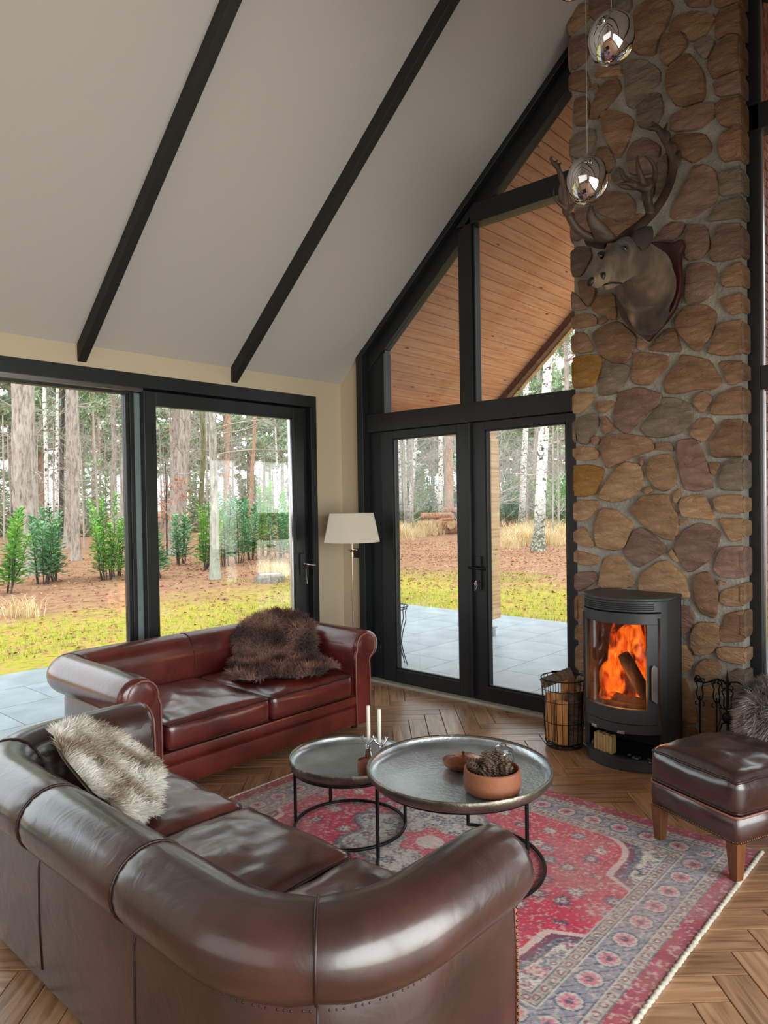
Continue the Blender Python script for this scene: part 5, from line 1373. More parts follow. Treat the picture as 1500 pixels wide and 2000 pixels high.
    MT['ember'] = emit_mat('embers', [(0.35, (0.02, 0.0, 0.0)), (0.5, (0.9, 0.08, 0.01)), (0.7, (1.0, 0.35, 0.05))], 40, 3.0)
    e = MB(); e.grid([[(-0.19 + 0.38 * i / 24, -0.30 + 0.22 * j / 10, 0.279 + 0.02 * max(0, noise3(i * 0.6, j * 0.8, 2)) + 0.012 * math.sin(j / 10 * math.pi)) for i in range(25)] for j in range(11)])
    e.build('embers', MT['ember'], t, smooth=180)
    MT['flame'] = flame_mat()
    for (fx, fy, fz, h, w, ph, ln) in ((-0.12, -0.17, 0.30, 0.33, 0.10, 0.3, 0.03), (-0.05, -0.13, 0.30, 0.44, 0.09, 1.4, -0.02), (0.06, -0.12, 0.30, 0.56, 0.075, 2.2, 0.05), (0.14, -0.13, 0.30, 0.50, 0.06, 3.9, -0.03), (-0.15, -0.11, 0.30, 0.52, 0.06, 5.0, 0.06), (0.0, -0.09, 0.5, 0.36, 0.15, 0.8, 0.0)):
        rows = []
        for k in range(15):
            f = k / 14; rad = w * (math.sin(math.pi * min(1, f * 0.9 + 0.12)) ** 0.8) * (1 - 0.55 * f) + 0.002
            ox = fx + ln * f + 0.028 * math.sin(f * 7 + ph) * f; oy = fy + 0.012 * math.sin(f * 5 + ph * 2)
            rows.append([(ox + rad * math.cos(2 * math.pi * q / 12) * (1 + 0.25 * noise3(q * 0.9, f * 5, ph)), oy + 0.4 * rad * math.sin(2 * math.pi * q / 12), fz + h * f) for q in range(12)])
        MB().grid(rows, closed_u=True).build('flame', MT['flame'], t, smooth=180)
    lp = bpy.data.lights.new('fire_glow', 'POINT'); lp.energy = 5; lp.color = (1, 0.42, 0.12); lp.shadow_soft_size = 0.17
    lo = bpy.data.objects.new('fire_glow', lp); COL.objects.link(lo); lo.parent = t; lo.location = (-0.02, -0.26, 0.5)
    # kindling bundle on the shelf
    kb = thing('kindling_bundle', (2.80 - 0.085, -0.245 - 0.30, 0.062), 'tan block of kindling sticks in the niche under the stove', 'kindling', rz=R(-14))
    MT['kindling'] = mat('kindling_wood', (170, 134, 86), 0.85, col2=(196, 162, 112), scale=10, stretch=(6, 6, 1))
    for i in range(6):
        for j in range(2):
            MB().box((-0.058 + i * 0.0215, j * 0.022 - 0.01, 0.052 + 0.003 * ((i * 5 + j) % 3)), (0.020, 0.020, 0.104)).build('stick', MT['kindling'], kb, bevel=0.003)
    return t
make_stove()
# glass firelighter jar in the niche
fj = MB().lathe([(0, 0), (0.02, 0), (0.021, 0.03), (0.012, 0.04), (0.012, 0.05), (0, 0.05)], 14)
MT['bottle'] = mat('dark_glass_bottle', (60, 56, 44), 0.12, coat=0.6)
o = fj.build('small_bottle', MT['bottle'], smooth=40); o.location = (2.625, -0.50, 0.062); tag(o, 'small dark glass bottle left of the kindling in the stove niche', 'bottle')
MT['coal'] = mat('shiny_anthracite', (50, 56, 66), 0.18, 0.3, bump=0.5, bscale=20)
o = MB()
for k in range(16): o.ball((rng.uniform(-0.07, 0.08), rng.uniform(-0.03, 0.03), 0.012), (0.014, 0.012, 0.012), 7)
o = o.build('glass_pebbles', MT['coal'], smooth=40); o.location = (2.93, -0.56, 0.062); tag(o, 'scatter of shiny dark pebbles in the stove niche', 'pebbles', kind='stuff')

# ---- log basket
def make_log(name, length, r, seed, ang0, ang1, label, loc, rot):
    """split log: a wedge of a round, bark outside, raw faces inside"""
    q = random.Random(seed)
    t = thing(name, loc, label, 'log', 'firewood in the wire basket'); t.rotation_euler = rot
    n = 9; nl = 9
    def ring(zz, k):
        pts = [(0.0 + 0.004 * noise3(zz * 8, k, seed), 0.0)]
        for i in range(n + 1):
            a = R(ang0 + (ang1 - ang0) * i / n); rr = r * (1 + 0.10 * noise3(math.cos(a) * 2, math.sin(a) * 2 + seed, zz * 6)); pts.append((rr * math.cos(a), rr * math.sin(a)))
        return [(p[0], p[1], zz) for p in pts]
    rows = [ring(-length / 2 + length * k / nl, k) for k in range(nl + 1)]
    bark = MB(); bark.grid([rw[1:] for rw in rows]); bark.build('bark', MT['bark'], t, smooth=50)
    face = MB(); face.grid([[rw[0], rw[1]] for rw in rows][::-1]); face.grid([[rw[-1], rw[0]] for rw in rows][::-1])
    for rw, fl in ((rows[0], True), (rows[-1], False)): face.add(rw, [tuple(range(len(rw)))[::-1] if fl else tuple(range(len(rw)))])
    face.build('split_face', MT['split'], t)
    return t
def make_basket():
    bx, by = 2.385, -0.43
    t = thing('log_basket', (bx, by, 0.0), 'black wire basket of firewood beside the stove', 'basket')
    z1 = 0.425
    def rad(z): return 0.112 + 0.025 * z / z1 
    def ringp(z, n=40): return [(rad(z) * math.cos(2 * math.pi * k / n), rad(z) * math.sin(2 * math.pi * k / n), z) for k in range(n)]
    MB().tube(ringp(z1), 0.0042, 6, closed=True).build('top_hoop', MT['iron'], t, smooth=180)
    MB().tube(ringp(0.03), 0.004, 6, closed=True).build('bottom_hoop', MT['iron'], t, smooth=180)
    for z in (0.29, 0.36, 0.16): MB().tube(ringp(z), 0.0022, 5, closed=True).build('hoop', MT['iron'], t, smooth=180)
    for k in range(22):
        a = 2 * math.pi * k / 22
        MB().tube([(rad(z) * math.cos(a), rad(z) * math.sin(a), z) for z in (0.03, 0.16, 0.29, z1)] if k % 1 == 0 else [], 0.0020, 5).build('wire', MT['iron'], t, smooth=180)
    bt = MB()
    for k in range(8): a = math.pi * k / 8; bt.tube([(-0.105 * math.cos(a), -0.105 * math.sin(a), 0.012), (0, 0, 0.006), (0.105 * math.cos(a), 0.105 * math.sin(a), 0.012)], 0.002, 5)
    for rr in (0.04, 0.075, 0.108): bt.tube([(rr * math.cos(2 * math.pi * q / 30), rr * math.sin(2 * math.pi * q / 30), 0.010) for q in range(30)], 0.002, 5, closed=True)
    bt.tube([(0.108 * math.cos(2 * math.pi * q / 30), 0.108 * math.sin(2 * math.pi * q / 30), 0.003) for q in range(30)], 0.003, 5, closed=True)
    bt.build('wire_bottom', MT['iron'], t, smooth=180)
    hd = [(0.0 + 0.137 * math.cos(a) * 1.0, 0.137 * math.sin(a), z1 + 0.005) for a in [R(30 + 120 * k / 12) for k in range(13)]]
    MB().tube(hd, 0.006, 6).build('handle', MT['iron'], t, smooth=180)
    # logs: standing and lying
    G_ = [('split_log', 0.30, 0.060, 1, 60, 170, 'upright split log on the left of the wire basket, orange face to the room', (bx - 0.050, by - 0.045, 0.170), (0, 0, 0)),
          ('split_log', 0.20, 0.046, 2, 85, 275, 'bark-covered split log lying slantwise across the top of the basket', (bx - 0.015, by - 0.045, 0.415), (0, R(68), R(38))),
          ('split_log', 0.27, 0.060, 3, 45, 135, 'short split log with its raw face to the room in the middle of the basket', (bx + 0.012, by - 0.092, 0.155), (0, 0, 0)),
          ('split_log', 0.33, 0.045, 4, -140, 30, 'dark barked log standing on the right of the basket next to the stove', (bx + 0.076, by + 0.004, 0.185), (0, 0, 0)),
          ('split_log', 0.40, 0.060, 6, 40, 150, 'tall upright split log at the back of the basket, tip above the rim', (bx + 0.004, by + 0.020, 0.225), (0, 0, 0))]
    for g_ in G_: make_log(*g_)
make_basket()

# ---- wrought-iron fire tools
def scroll(cx, cz, r, a0, turns, y, n=18, shrink=0.55):
    return [(cx + r * (1 - shrink * k / n) * math.cos(a0 + turns * 2 * math.pi * k / n), y, cz + r * (1 - shrink * k / n) * math.sin(a0 + turns * 2 * math.pi * k / n)) for k in range(n + 1)]
def make_tools():
    fx, fy = 3.335, -0.36
    t = thing('fire_tool_stand', (fx, fy, 0.0), 'black wrought-iron fire tool stand with scrolls by the chimney', 'fire tools')
    MB().lathe([(0, 0), (0.085, 0), (0.085, 0.01), (0.03, 0.02), (0.012, 0.03), (0, 0.03)], 20).build('base', MT['iron'], t, smooth=40)
    MB().tube([(0, 0, 0.02), (0, 0, 0.50), (0, 0, 0.53), (0, 0, 0.60)], [0.008, 0.008, 0.011, 0.001], 8).build('post', MT['iron'], t, smooth=60)
    ar = MB()
    for s in (1, -1):
        ar.tube([(0, 0, 0.515), (s * 0.02, 0, 0.535), (s * 0.05, 0, 0.54), (s * 0.08, 0, 0.525), (s * 0.12, 0, 0.51), (s * 0.16, 0, 0.515)], 0.005, 6)
        ar.tube(scroll(s * 0.155, 0.532, 0.017, -math.pi / 2, s * 1.1, 0), 0.004, 6)
        ar.tube(scroll(s * 0.02, 0.505, 0.018, math.pi / 2, s * 0.9, 0), 0.004, 6)
        ar.tube([(s * 0.012, 0, 0.50), (s * 0.03, 0, 0.475), (s * 0.018, 0, 0.45), (s * 0.02, 0, 0.40), (s * 0.005, 0, 0.37)], 0.004, 6)
        ar.tube([(0, 0, 0.38), (s * 0.03, 0, 0.385), (s * 0.045, 0, 0.41), (s * 0.04, 0, 0.43)], 0.004, 6)
    for k in range(8):
        a = 2 * math.pi * k / 8; ar.tube([(0, 0, 0.33), (0.026 * math.cos(a), 0, 0.33 + 0.026 * math.sin(a))], 0.009, 6)
    ar.ball((0, 0, 0.335), (0.032, 0.02, 0.032), 14)
    ar.tube([(0, 0, 0.31), (0.03, 0, 0.30), (0.04, 0, 0.25), (0.038, 0, 0.05)], 0.004, 6); ar.tube([(0, 0, 0.31), (-0.03, 0, 0.30), (-0.042, 0, 0.26), (-0.04, 0, 0.05)], 0.004, 6)
    ar.build('scroll_arms', MT['iron'], t, smooth=60)
    def tool(name, dx, dy, label, end):
        u = thing(name, (fx + dx, fy + dy, 0.03), label, 'fire tool', 'fire tools on the wrought-iron stand')
        sh_ = MB().tube([(0, 0, 0.03), (0, 0, 0.40)], 0.0055, 7).build('shaft', MT['iron'], u, smooth=60)
        hm = MB()
        for s in (1, -1):
            hm.tube([(0, 0, 0.37), (s * 0.012, 0, 0.385), (s * 0.018, 0, 0.41), (s * 0.012, 0, 0.45), (s * 0.02, 0, 0.475), (s * 0.012, 0, 0.49)], 0.0036, 6)
            hm.tube(scroll(s * 0.015, 0.488, 0.015, -math.pi / 2, s * 1.0, 0), 0.0036, 6)
            hm.tube(scroll(s * 0.016, 0.355, 0.012, math.pi / 2, s * -0.6, 0), 0.0032, 6)
        hm.build('scroll_handle', MT['iron'], u, smooth=60)
        if end == 'shovel': MB().grid([[(-0.035 + 0.07 * i / 6, -0.008 * math.sin(math.pi * i / 6) - 0.003, 0.10 - 0.09 * j / 5) for i in range(7)] for j in range(6)]).build('blade', MT['iron'], u)
        elif end == 'brush': MB().lathe([(0, 0), (0.03, 0.0), (0.025, 0.07), (0.008, 0.09), (0, 0.09)], 14).build('bristles', MT['iron'], u, smooth=40)
        else: MB().tube([(0, 0, 0.06), (0, 0, 0.0), (0.02, 0, 0.03)], [0.006, 0.004, 0.002], 6).build('hook', MT['iron'], u)
    tool('fire_shovel', -0.150, 0.01, 'black fire shovel hanging at the left end of the tool stand', 'shovel')
    tool('fire_poker', -0.062, 0.012, 'black fire poker hanging between the shovel and the stand post', 'poker')
make_tools()

# ---- floor lamp
MT['shade'] = mat('cream_linen_shade', (222, 212, 194), 0.9, bump=0.05, bscale=300)
MT['lamp_metal'] = mat('nickel_lamp', (176, 160, 140), 0.25, 0.9)
def make_lamp():
    lx, ly = 0.475, -0.365
    t = thing('floor_lamp', (lx, ly, 0.0), 'slim nickel floor lamp with a cream cone shade in the corner', 'lamp')
    MB().lathe([(0, 0), (0.13, 0), (0.13, 0.012), (0.03, 0.022), (0.012, 0.04), (0, 0.04)], 32).build('base', MT['lamp_metal'], t, smooth=40)
    MB().tube([(0, 0, 0.03), (0, 0, 1.10)], 0.0075, 10).tube([(0, 0, 1.10), (0, 0, 1.14)], 0.013, 12).tube([(0, 0, 1.14), (0, 0, 1.40)], 0.007, 10).build('pole', MT['lamp_metal'], t, smooth=60)
    MB().tube([(-0.055, 0, 1.155), (0.055, 0, 1.155)], 0.004, 8).lathe([(0, 1.145), (0.02, 1.145), (0.045, 1.160), (0.045, 1.163), (0, 1.163)], 20).build('switch_arm', MT['lamp_metal'], t, smooth=50)
    sd = MB().lathe([(0.226, 1.222), (0.178, 1.455)], 48).lathe([(0.176, 1.455), (0.224, 1.222)], 48)
    sd.lathe([(0.226, 1.222), (0.224, 1.222)], 48).lathe([(0.178, 1.455), (0.176, 1.455)], 48)
    sd = sd.build('lamp_shade', MT['shade'], t, smooth=40)
    sp_ = MB()
    for k in range(3): a = 2 * math.pi * k / 3; sp_.tube([(0, 0, 1.39), (0.178 * math.cos(a), 0.178 * math.sin(a), 1.45)], 0.002, 5)
    sp_.ball((0, 0, 1.34), (0.03, 0.03, 0.045), 12); sp_.build('bulb_and_carrier', MT['shade'], t, smooth=60)
make_lamp()

# ---- chrome ball pendants on cords
MT['cord_clear'] = mat('grey_pendant_cord', (150, 148, 144), 0.5)
def pendant(x, y, z, r, tilt, label):
    t = thing('pendant_lamp', (x, y, z), label, 'pendant lamp', 'mirrored ball pendants')
    rows = []; n = 40; h = 24
    Mx = Matrix.Rotation(tilt, 4, 'Y') @ Matrix.Rotation(R(20), 4, 'X')
    for i in range(h + 1):
        ph = math.pi * i / h; row = []
        for k in range(n):
            th = 2 * math.pi * k / n
            p = Vector((math.sin(ph) * math.cos(th), math.sin(ph) * math.sin(th), math.cos(ph)))
            d = 1 + 0.05 * noise3(p.x * 1.3 + x * 3, p.y * 1.3, p.z * 1.3 + z)
            p = Mx @ Vector((p.x * r * 0.96 * d, p.y * r * 0.96 * d, p.z * r * 1.07 * d)); row.append(tuple(p))
        rows.append(row)
    MB().grid(rows[::-1], closed_u=True).build('globe', MT['chrome'], t, smooth=180)
    top = r * 1.03
    MB().lathe([(0, top + 0.022), (0.006, top + 0.022), (0.008, top), (0.016, top - 0.012), (0, top - 0.02)][::-1], 14).build('cap', MT['steel'], t, smooth=50)
    zc_ = roof_z(x) - z
    MB().tube([(0, 0, top), (0, 0, zc_ - 0.02)], 0.0016, 6).build('cord', MT['cord_clear'], t, smooth=180)
    MB().lathe([(0, zc_ - 0.03), (0.04, zc_ - 0.03), (0.04, zc_ + 0.04), (0, zc_ + 0.04)], 18).build('ceiling_rose', MT['steel'], t, smooth=40)
pendant(3.236, -1.525, 3.512, 0.100, R(14), 'mirrored ball pendant hanging highest in full view before the stone chimney')
pendant(3.032, -1.348, 3.029, 0.100, R(10), 'lower mirrored ball pendant hanging before the antlers')
pendant(3.139, -1.703, 3.755, 0.100, R(-8), 'mirrored ball pendant just cut off by the top edge of the picture')

# ---- things on the tables
MT['terracotta'] = mat('terracotta', (132, 78, 54), 0.65, col2=(152, 94, 66), scale=5, bump=0.1, bscale=60)
MT['copper'] = mat('copper', (168, 104, 76), 0.3, 0.85, col2=(130, 76, 54), scale=14, bump=0.2, bscale=40)
MT['cone'] = mat('pine_cone_scale', (64, 46, 38), 0.85, col2=(120, 98, 80), scale=30)
MT['wax'] = mat('ivory_wax', (232, 228, 214), 0.5)
MT['silver'] = mat('cast_silver', (196, 196, 200), 0.18, 1.0)
zt = T2Z - 0.034
bowl = thing('bowl', (2.985, -2.135, zt), 'round terracotta bowl full of pine cones', 'bowl')
MB().lathe([(0, 0), (0.092, 0), (0.108, 0.012), (0.114, 0.05), (0.110, 0.092), (0.104, 0.095), (0.100, 0.09), (0.102, 0.05), (0.09, 0.02), (0, 0.016)], 48).build('shell', MT['terracotta'], bowl, smooth=50)
def pine_cone(x, y, z, s, rot, label):
    t = thing('pine_cone', (x, y, z), label, 'pine cone', 'pine cones in the terracotta bowl'); t.rotation_euler = rot
    MB().ball((0, 0, 0.5 * s), (0.28 * s, 0.28 * s, 0.5 * s), 10).build('core', MT['cone'], t, smooth=180)
    mb = MB(); k = 0
    for i in range(10):
        f = (i + 0.5) / 10; zz = s * f; rad = s * 0.46 * math.sin(math.pi * (0.12 + 0.82 * f)) ** 0.8
        m = max(5, int(11 * rad / (s * 0.46)))
        for q in range(m):
            a = 2 * math.pi * (q / m + k * 0.38); ca_, sa_ = math.cos(a), math.sin(a); wd = 0.085 * s
            p0 = Vector((rad * 0.35 * ca_, rad * 0.35 * sa_, zz)); p1 = Vector((rad * ca_, rad * sa_, zz + 0.06 * s)); sd_ = Vector((-sa_, ca_, 0)) * wd
            mb.add([p0 - sd_ * 0.4, p0 + sd_ * 0.4, p1 + sd_, p1 + Vector((ca_, sa_, 0.3)) * 0.04 * s, p1 - sd_, p1 + Vector((0, 0, -0.05 * s))], [(0, 1, 2, 3, 4), (0, 4, 5), (4, 3, 5), (3, 2, 5), (2, 1, 5), (1, 0, 5)])
        k += 1
    mb.build('scales', MT['cone'], t)
for i, (dx, dy, dz, s, rx, ry, lb) in enumerate(((-0.045, 0.0, 0.045, 0.085, 0.5, -0.5, 'pine cone at the left rim of the bowl'), (0.01, 0.045, 0.05, 0.095, -0.6, 0.2, 'largest pine cone standing at the back of the bowl'), (0.048, 0.0, 0.045, 0.08, 0.3, 0.8, 'pine cone at the right rim of the bowl'), (0.0, -0.045, 0.045, 0.085, 0.9, 0.1, 'pine cone at the front of the bowl, tip to the room'), (-0.03, 0.045, 0.05, 0.08, -0.5, -0.4, 'pine cone behind the left one in the bowl'), (0.0, 0.0, 0.075, 0.08, 0.3, -0.3, 'pine cone on top of the heap in the bowl'))):
    pine_cone(2.985 + dx, -2.135 + dy, zt + dz, s, (rx, ry, i * 1.1), lb)
pot = thing('lidded_pot', (2.755, -2.010, zt), 'low round copper pot with an embossed lid', 'pot')
MB().lathe([(0, 0), (0.055, 0), (0.082, 0.018), (0.087, 0.03), (0, 0.03)], 40).build('pot_body', MT['copper'], pot, smooth=50)
ld = MB().lathe([(0.088, 0.03), (0.089, 0.036), (0.07, 0.046), (0.035, 0.055), (0, 0.058)], 40).build('lid', MT['copper'], pot, smooth=50)
em = MB()
for k in range(26):
    a = k * 2.4; rr = 0.012 + 0.055 * math.sqrt(k / 26); em.ball((rr * math.cos(a), rr * math.sin(a), 0.054 - rr * 0.18), (0.008, 0.006, 0.006), 7)
em.build('embossing', MT['copper'], ld, smooth=180)
MB().lathe([(0, 0.075), (0.008, 0.07), (0.005, 0.062), (0.012, 0.056)][::-1], 12).build('knob', MT['copper'], ld, smooth=60)
jar = thing('glass_jar', (2.925, -1.955, zt), 'clear faceted glass jar with a lid behind the pine cone bowl', 'jar')
def clear_glass():
    m, nt, b, out = new_mat('clear_glass'); b.inputs['Transmission Weight'].default_value = 1.0; b.inputs['Roughness'].default_value = 0.03; b.inputs['IOR'].default_value = 1.45; b.inputs['Base Color'].default_value = (0.95, 0.97, 0.97, 1)
    return m
MT['clear'] = clear_glass()
MB().lathe([(0, 0), (0.036, 0), (0.042, 0.01), (0.042, 0.07), (0.034, 0.085), (0.034, 0.09), (0.030, 0.09), (0.030, 0.083), (0.037, 0.068), (0.037, 0.012), (0, 0.008)], 12).build('jar_body', MT['clear'], jar)
MB().lathe([(0.036, 0.091), (0.040, 0.097), (0.034, 0.112), (0.012, 0.118), (0.014, 0.128), (0, 0.132)], 12).build('lid', MT['clear'], jar)
zt1 = T1Z - 0.034
def candlestick(x, y, rz, ch, label, clabel):
    t = thing('candle_holder', (x, y, zt1), label, 'candle holder', 'reindeer candle holders', rz)
    b = MB()
    b.add([(-0.026, -0.016, 0), (0.026, -0.016, 0), (0.026, 0.016, 0), (-0.026, 0.016, 0), (-0.012, -0.010, 0.075), (0.012, -0.010, 0.075), (0.012, 0.010, 0.075), (-0.012, 0.010, 0.075)], [(3, 2, 1, 0), (4, 5, 6, 7), (0, 1, 5, 4), (1, 2, 6, 5), (2, 3, 7, 6), (3, 0, 4, 7)])
    b.build('body', MT['silver'], t, bevel=0.004)
    hd = MB().ball((0.0, -0.012, 0.088), (0.013, 0.02, 0.015), 12).ball((0, -0.03, 0.083), (0.008, 0.012, 0.008), 10).build('head', MT['silver'], t, smooth=180)
    an = MB()
    for s in (1, -1):
        an.tube([(s * 0.008, -0.005, 0.098), (s * 0.022, -0.003, 0.11), (s * 0.034, 0, 0.128)], [0.005, 0.005, 0.003], 7)
        an.tube([(s * 0.022, -0.003, 0.11), (s * 0.040, 0, 0.112)], [0.005, 0.003], 6); an.tube([(s * 0.026, -0.002, 0.116), (s * 0.022, 0, 0.132)], [0.004, 0.003], 6)
    an.build('antlers', MT['silver'], hd, smooth=60)
    MB().lathe([(0, 0.07), (0.013, 0.07), (0.014, 0.098), (0.010, 0.098), (0.0, 0.09)], 14, (0, 0.016, 0)).build('candle_cup', MT['silver'], t, smooth=50)
    x2, y2 = x - math.sin(rz) * 0.016, y + math.cos(rz) * 0.016
    c = thing('candle', (x2, y2, zt1 + 0.091), clabel, 'candle', 'white taper candles')
    MB().lathe([(0, 0), (0.0085, 0), (0.0085, ch), (0.006, ch + 0.003), (0, ch + 0.003)], 16).build('wax', MT['wax'], c, smooth=50)
    MB().tube([(0, 0, ch), (0.001, 0, ch + 0.008)], 0.001, 5).build('wick', MT['iron'], c)
candlestick(2.255, -2.075, R(35), 0.175, 'silver reindeer candle holder on the left, behind the copper pot', 'taller-looking white taper candle in the left reindeer holder')
candlestick(2.315, -2.055, R(60), 0.165, 'silver reindeer candle holder on the right, next to the tall table', 'white taper candle in the right reindeer holder')
tl = thing('tealight_pot', (2.325, -2.165, zt1), 'small round terracotta-coloured tealight pot before the candle holders', 'tealight pot')
MB().lathe([(0, 0), (0.037, 0), (0.040, 0.006), (0.041, 0.056), (0.037, 0.060), (0.034, 0.052), (0, 0.050)], 32).build('pot', MT['terracotta'], tl, smooth=50)
MB().lathe([(0, 0.054), (0.033, 0.054), (0.033, 0.049)], 24).build('wax', MT['terracotta'], tl, smooth=50)

# ================================================================ STAG TROPHY
MT['fur_deer'] = mat('deer_hide', (72, 60, 50), 0.9, col2=(112, 94, 78), scale=5, detail=6, bump=0.5, bscale=60, bstretch=(1, 1, 0.4), sheen=0.2)
MT['ear'] = mat('ear_hide', (48, 40, 35), 0.9, col2=(70, 58, 48), scale=8, bump=0.4, bscale=60)
MT['antler'] = mat('antler', (52, 40, 34), 0.55, col2=(84, 64, 52), scale=7, bump=0.3, bscale=30)
MT['shield'] = mat('mahogany_shield', (52, 22, 22), 0.35, col2=(70, 32, 30), scale=4, stretch=(1, 1, 6), coat=0.3)
MT['eye'] = mat('glass_eye', (14, 10, 8), 0.05, coat=1.0)
MT['nostril'] = mat('nostril', (14, 12, 12), 0.5)
_nt = MT['fur_deer'].node_tree; _a = N(_nt, 'ShaderNodeAttribute'); _a.attribute_name = 'tone'
_r = ramp(_nt, _a.outputs['Fac'], [(0.1, lin((34, 28, 25))), (0.4, lin((82, 66, 54))), (0.62, lin((122, 100, 80))), (0.9, lin((168, 144, 116)))])
_nt.links.new(_r.outputs['Color'], _nt.nodes['Principled BSDF'].inputs['Base Color'])
trophy = thing('deer_trophy', (2.865, -0.192, 2.76), 'mounted stag head with branching antlers on a dark wooden shield', 'trophy')
def make_trophy():
    T = TROPHY
    half = [(0, 2.478), (0.055, 2.53), (0.115, 2.585), (0.165, 2.65), (0.195, 2.73), (0.205, 2.81), (0.198, 2.90), (0.200, 2.96), (0.222, 3.0), (0.205, 3.045), (0.150, 3.035), (0.08, 3.06), (0, 3.075)]
    out = [(2.862 + x, z) for x, z in half] + [(2.862 - x, z) for x, z in half[-2:0:-1]]
    MB().prism(out[::-1], -0.235, -0.192, 'y').build('shield', MT['shield'], trophy, bevel=0.012, world=True)
    mb = MB()
    def chain(pts, n=6):
        for a, b in zip(pts, pts[1:]):
            for k in range(n + 1):
                f = k / n; r = a[3] + (b[3] - a[3]) * f; mb.ball([a[i] + (b[i] - a[i]) * f for i in range(3)], r, 14)
    nk = T['neck']
    chain([(nk[0][0] - 0.005, -0.37, 2.79, 0.165)] + nk[2:]); mb.ball((nk[0][0] - 0.005, -0.31, 2.775), (0.168, 0.10, 0.19), 18)
    for k in range(6): f = k / 5; mb.ball((2.885, -0.262 - 0.05 * f, 2.70 - 0.03 * (1 - f)), (0.125, 0.05, 0.165), 16)
    chain([nk[-1]] + T['head']); chain(T['jaw'])
    chain([nk[-2], T['jaw'][0]])
    # brow, cheek and muzzle tip
    h = T['head']
    mb.ball((h[-1][0], h[-1][1] - 0.004, h[-1][2] + 0.004), (0.044, 0.036, 0.038), 16)
    for e in (T['eyeL'][0], T['eyeR'][0]): mb.ball((e[0] - 0.012, e[1] + 0.034, e[2] + 0.022), (0.032, 0.03, 0.02), 12)
    me = remesh(mb, 0.011, 10, 'head_and_neck')
    off = trophy.location
    for v in me.vertices: v.co -= off
    tip, poll = Vector(h[-1][:3]) - off, Vector(h[0][:3]) - off
    jw = T['jaw']; thA = Vector((jw[1][0] + 0.0, jw[1][1] + 0.0, jw[1][2] - 0.07)) - off; thB = Vector((2.80, -0.33, 2.60)) - off
    eyes = [Vector(T[k_][0]) - off for k_ in ('eyeL', 'eyeR')]
    tn = []
    for v in me.vertices:
        p = v.co; a_ = (p - tip).length; c_ = (p - poll).length
        w = 0.42 + 0.20 * noise3(p.x * 9, p.y * 9, p.z * 9) + 0.12 * noise3(p.x * 30, p.y * 30, p.z * 12)
        w += 0.40 * max(0, 1 - a_ / 0.15) - 0.62 * max(0, 1 - (p - poll - Vector((0, 0.02, 0.07))).length / 0.15)
        f_ = min(max((p - thA).dot(thB - thA) / (thB - thA).length_squared, 0), 1); w += 0.75 * max(0, 1 - (p - thA.lerp(thB, f_)).length / 0.055)
        w -= 0.5 * max(0, 1 - min((p - e_).length for e_ in eyes) / 0.045)
        w += 0.14 * max(0, 1 - (p - Vector((0.09, -0.2, 0.02))).length / 0.2) - 0.25 * max(0, 1 - (p - Vector((0.05, -0.1, -0.2))).length / 0.25)
        tn.append(min(max(w, 0), 1))
    me.attributes.new('tone', 'FLOAT', 'POINT').data.foreach_set('value', tn)
    link_mesh('head_and_neck', me, MT['fur_deer'], trophy, 180)
    def wb(m, nm, mt, sm=180): return m.build(nm, mt, trophy, smooth=sm, world=True)
    for e in (T['eyeL'][0], T['eyeR'][0]): wb(MB().ball((e[0], e[1], e[2]), 0.0165, 14), 'eye', MT['eye'])
    for e in (T['nosL'][0], T['nosR'][0]): wb(MB().ball((e[0], e[1], e[2]), (0.017, 0.014, 0.026), 12, Matrix.Rotation(R(35), 4, 'Y')), 'nostril', MT['nostril'])
    j = T['jaw'][-1]
    wb(MB().tube([(j[0] + 0.055, j[1] + 0.05, j[2] + 0.012), (j[0] + 0.036, j[1] - 0.015, j[2] + 0.004), (j[0], j[1] - 0.050, j[2] - 0.006), (j[0] - 0.04, j[1] - 0.01, j[2] + 0.004)], 0.0045, 6), 'mouth', MT['nostril'])
    # ears
    for key in ('earL', 'earR'):
        a, b, c = [Vector(p) for p in T[key]]
        rows = []
        for k in range(9):
            f = k / 8; p = a.lerp(b, f * 2) if f < 0.5 else b.lerp(c, f * 2 - 1); w = 0.054 * math.sin(math.pi * min(1, 0.22 + 0.78 * f)) ** 0.7 + 0.002
            d = (c - a).normalized(); s = d.cross(Vector((0.67, -0.74, 0))).normalized(); q = s.cross(d)
            rows.append([tuple(p + s * w * math.cos(t) + q * 0.4 * w * math.sin(t)) for t in [2 * math.pi * i / 12 for i in range(12)]])
        m = MB().grid(rows, closed_u=True); wb(m, 'ear', MT['ear'])
    def smooth_path(p, n=4):
        P = [Vector(q[:3]) for q in p]; out_ = []
        for i in range(len(P) - 1):
            p0, p1, p2, p3 = P[max(i - 1, 0)], P[i], P[i + 1], P[min(i + 2, len(P) - 1)]
            for k in range(n):
                t = k / n; out_.append(0.5 * ((2 * p1) + (p2 - p0) * t + (2 * p0 - 5 * p1 + 4 * p2 - p3) * t * t + (3 * p1 - p0 - 3 * p2 + p3) * t ** 3))
        return out_ + [P[-1]]
    def horn(paths):
        m = MB()
        for p, r0, r1 in paths:
            s = smooth_path(p); m.tube(s, [r0 + (r1 - r0) * (k / (len(s) - 1)) ** 1.2 for k in range(len(s))], 9)
            m.ball(s[0], r0 * 1.02, 9)
        return m
    pr = [(T['antR_beam'], 0.031, 0.019)] + [(p, 0.017, 0.003) for p in T['antR_t'][:-1]] + [(T['antR_brow'], 0.026, 0.032)] + [(p, 0.023, 0.004) for p in T['antR_bt']]
    R_ = horn(pr)
    b = [Vector(p) for p in T['antR_beam']]
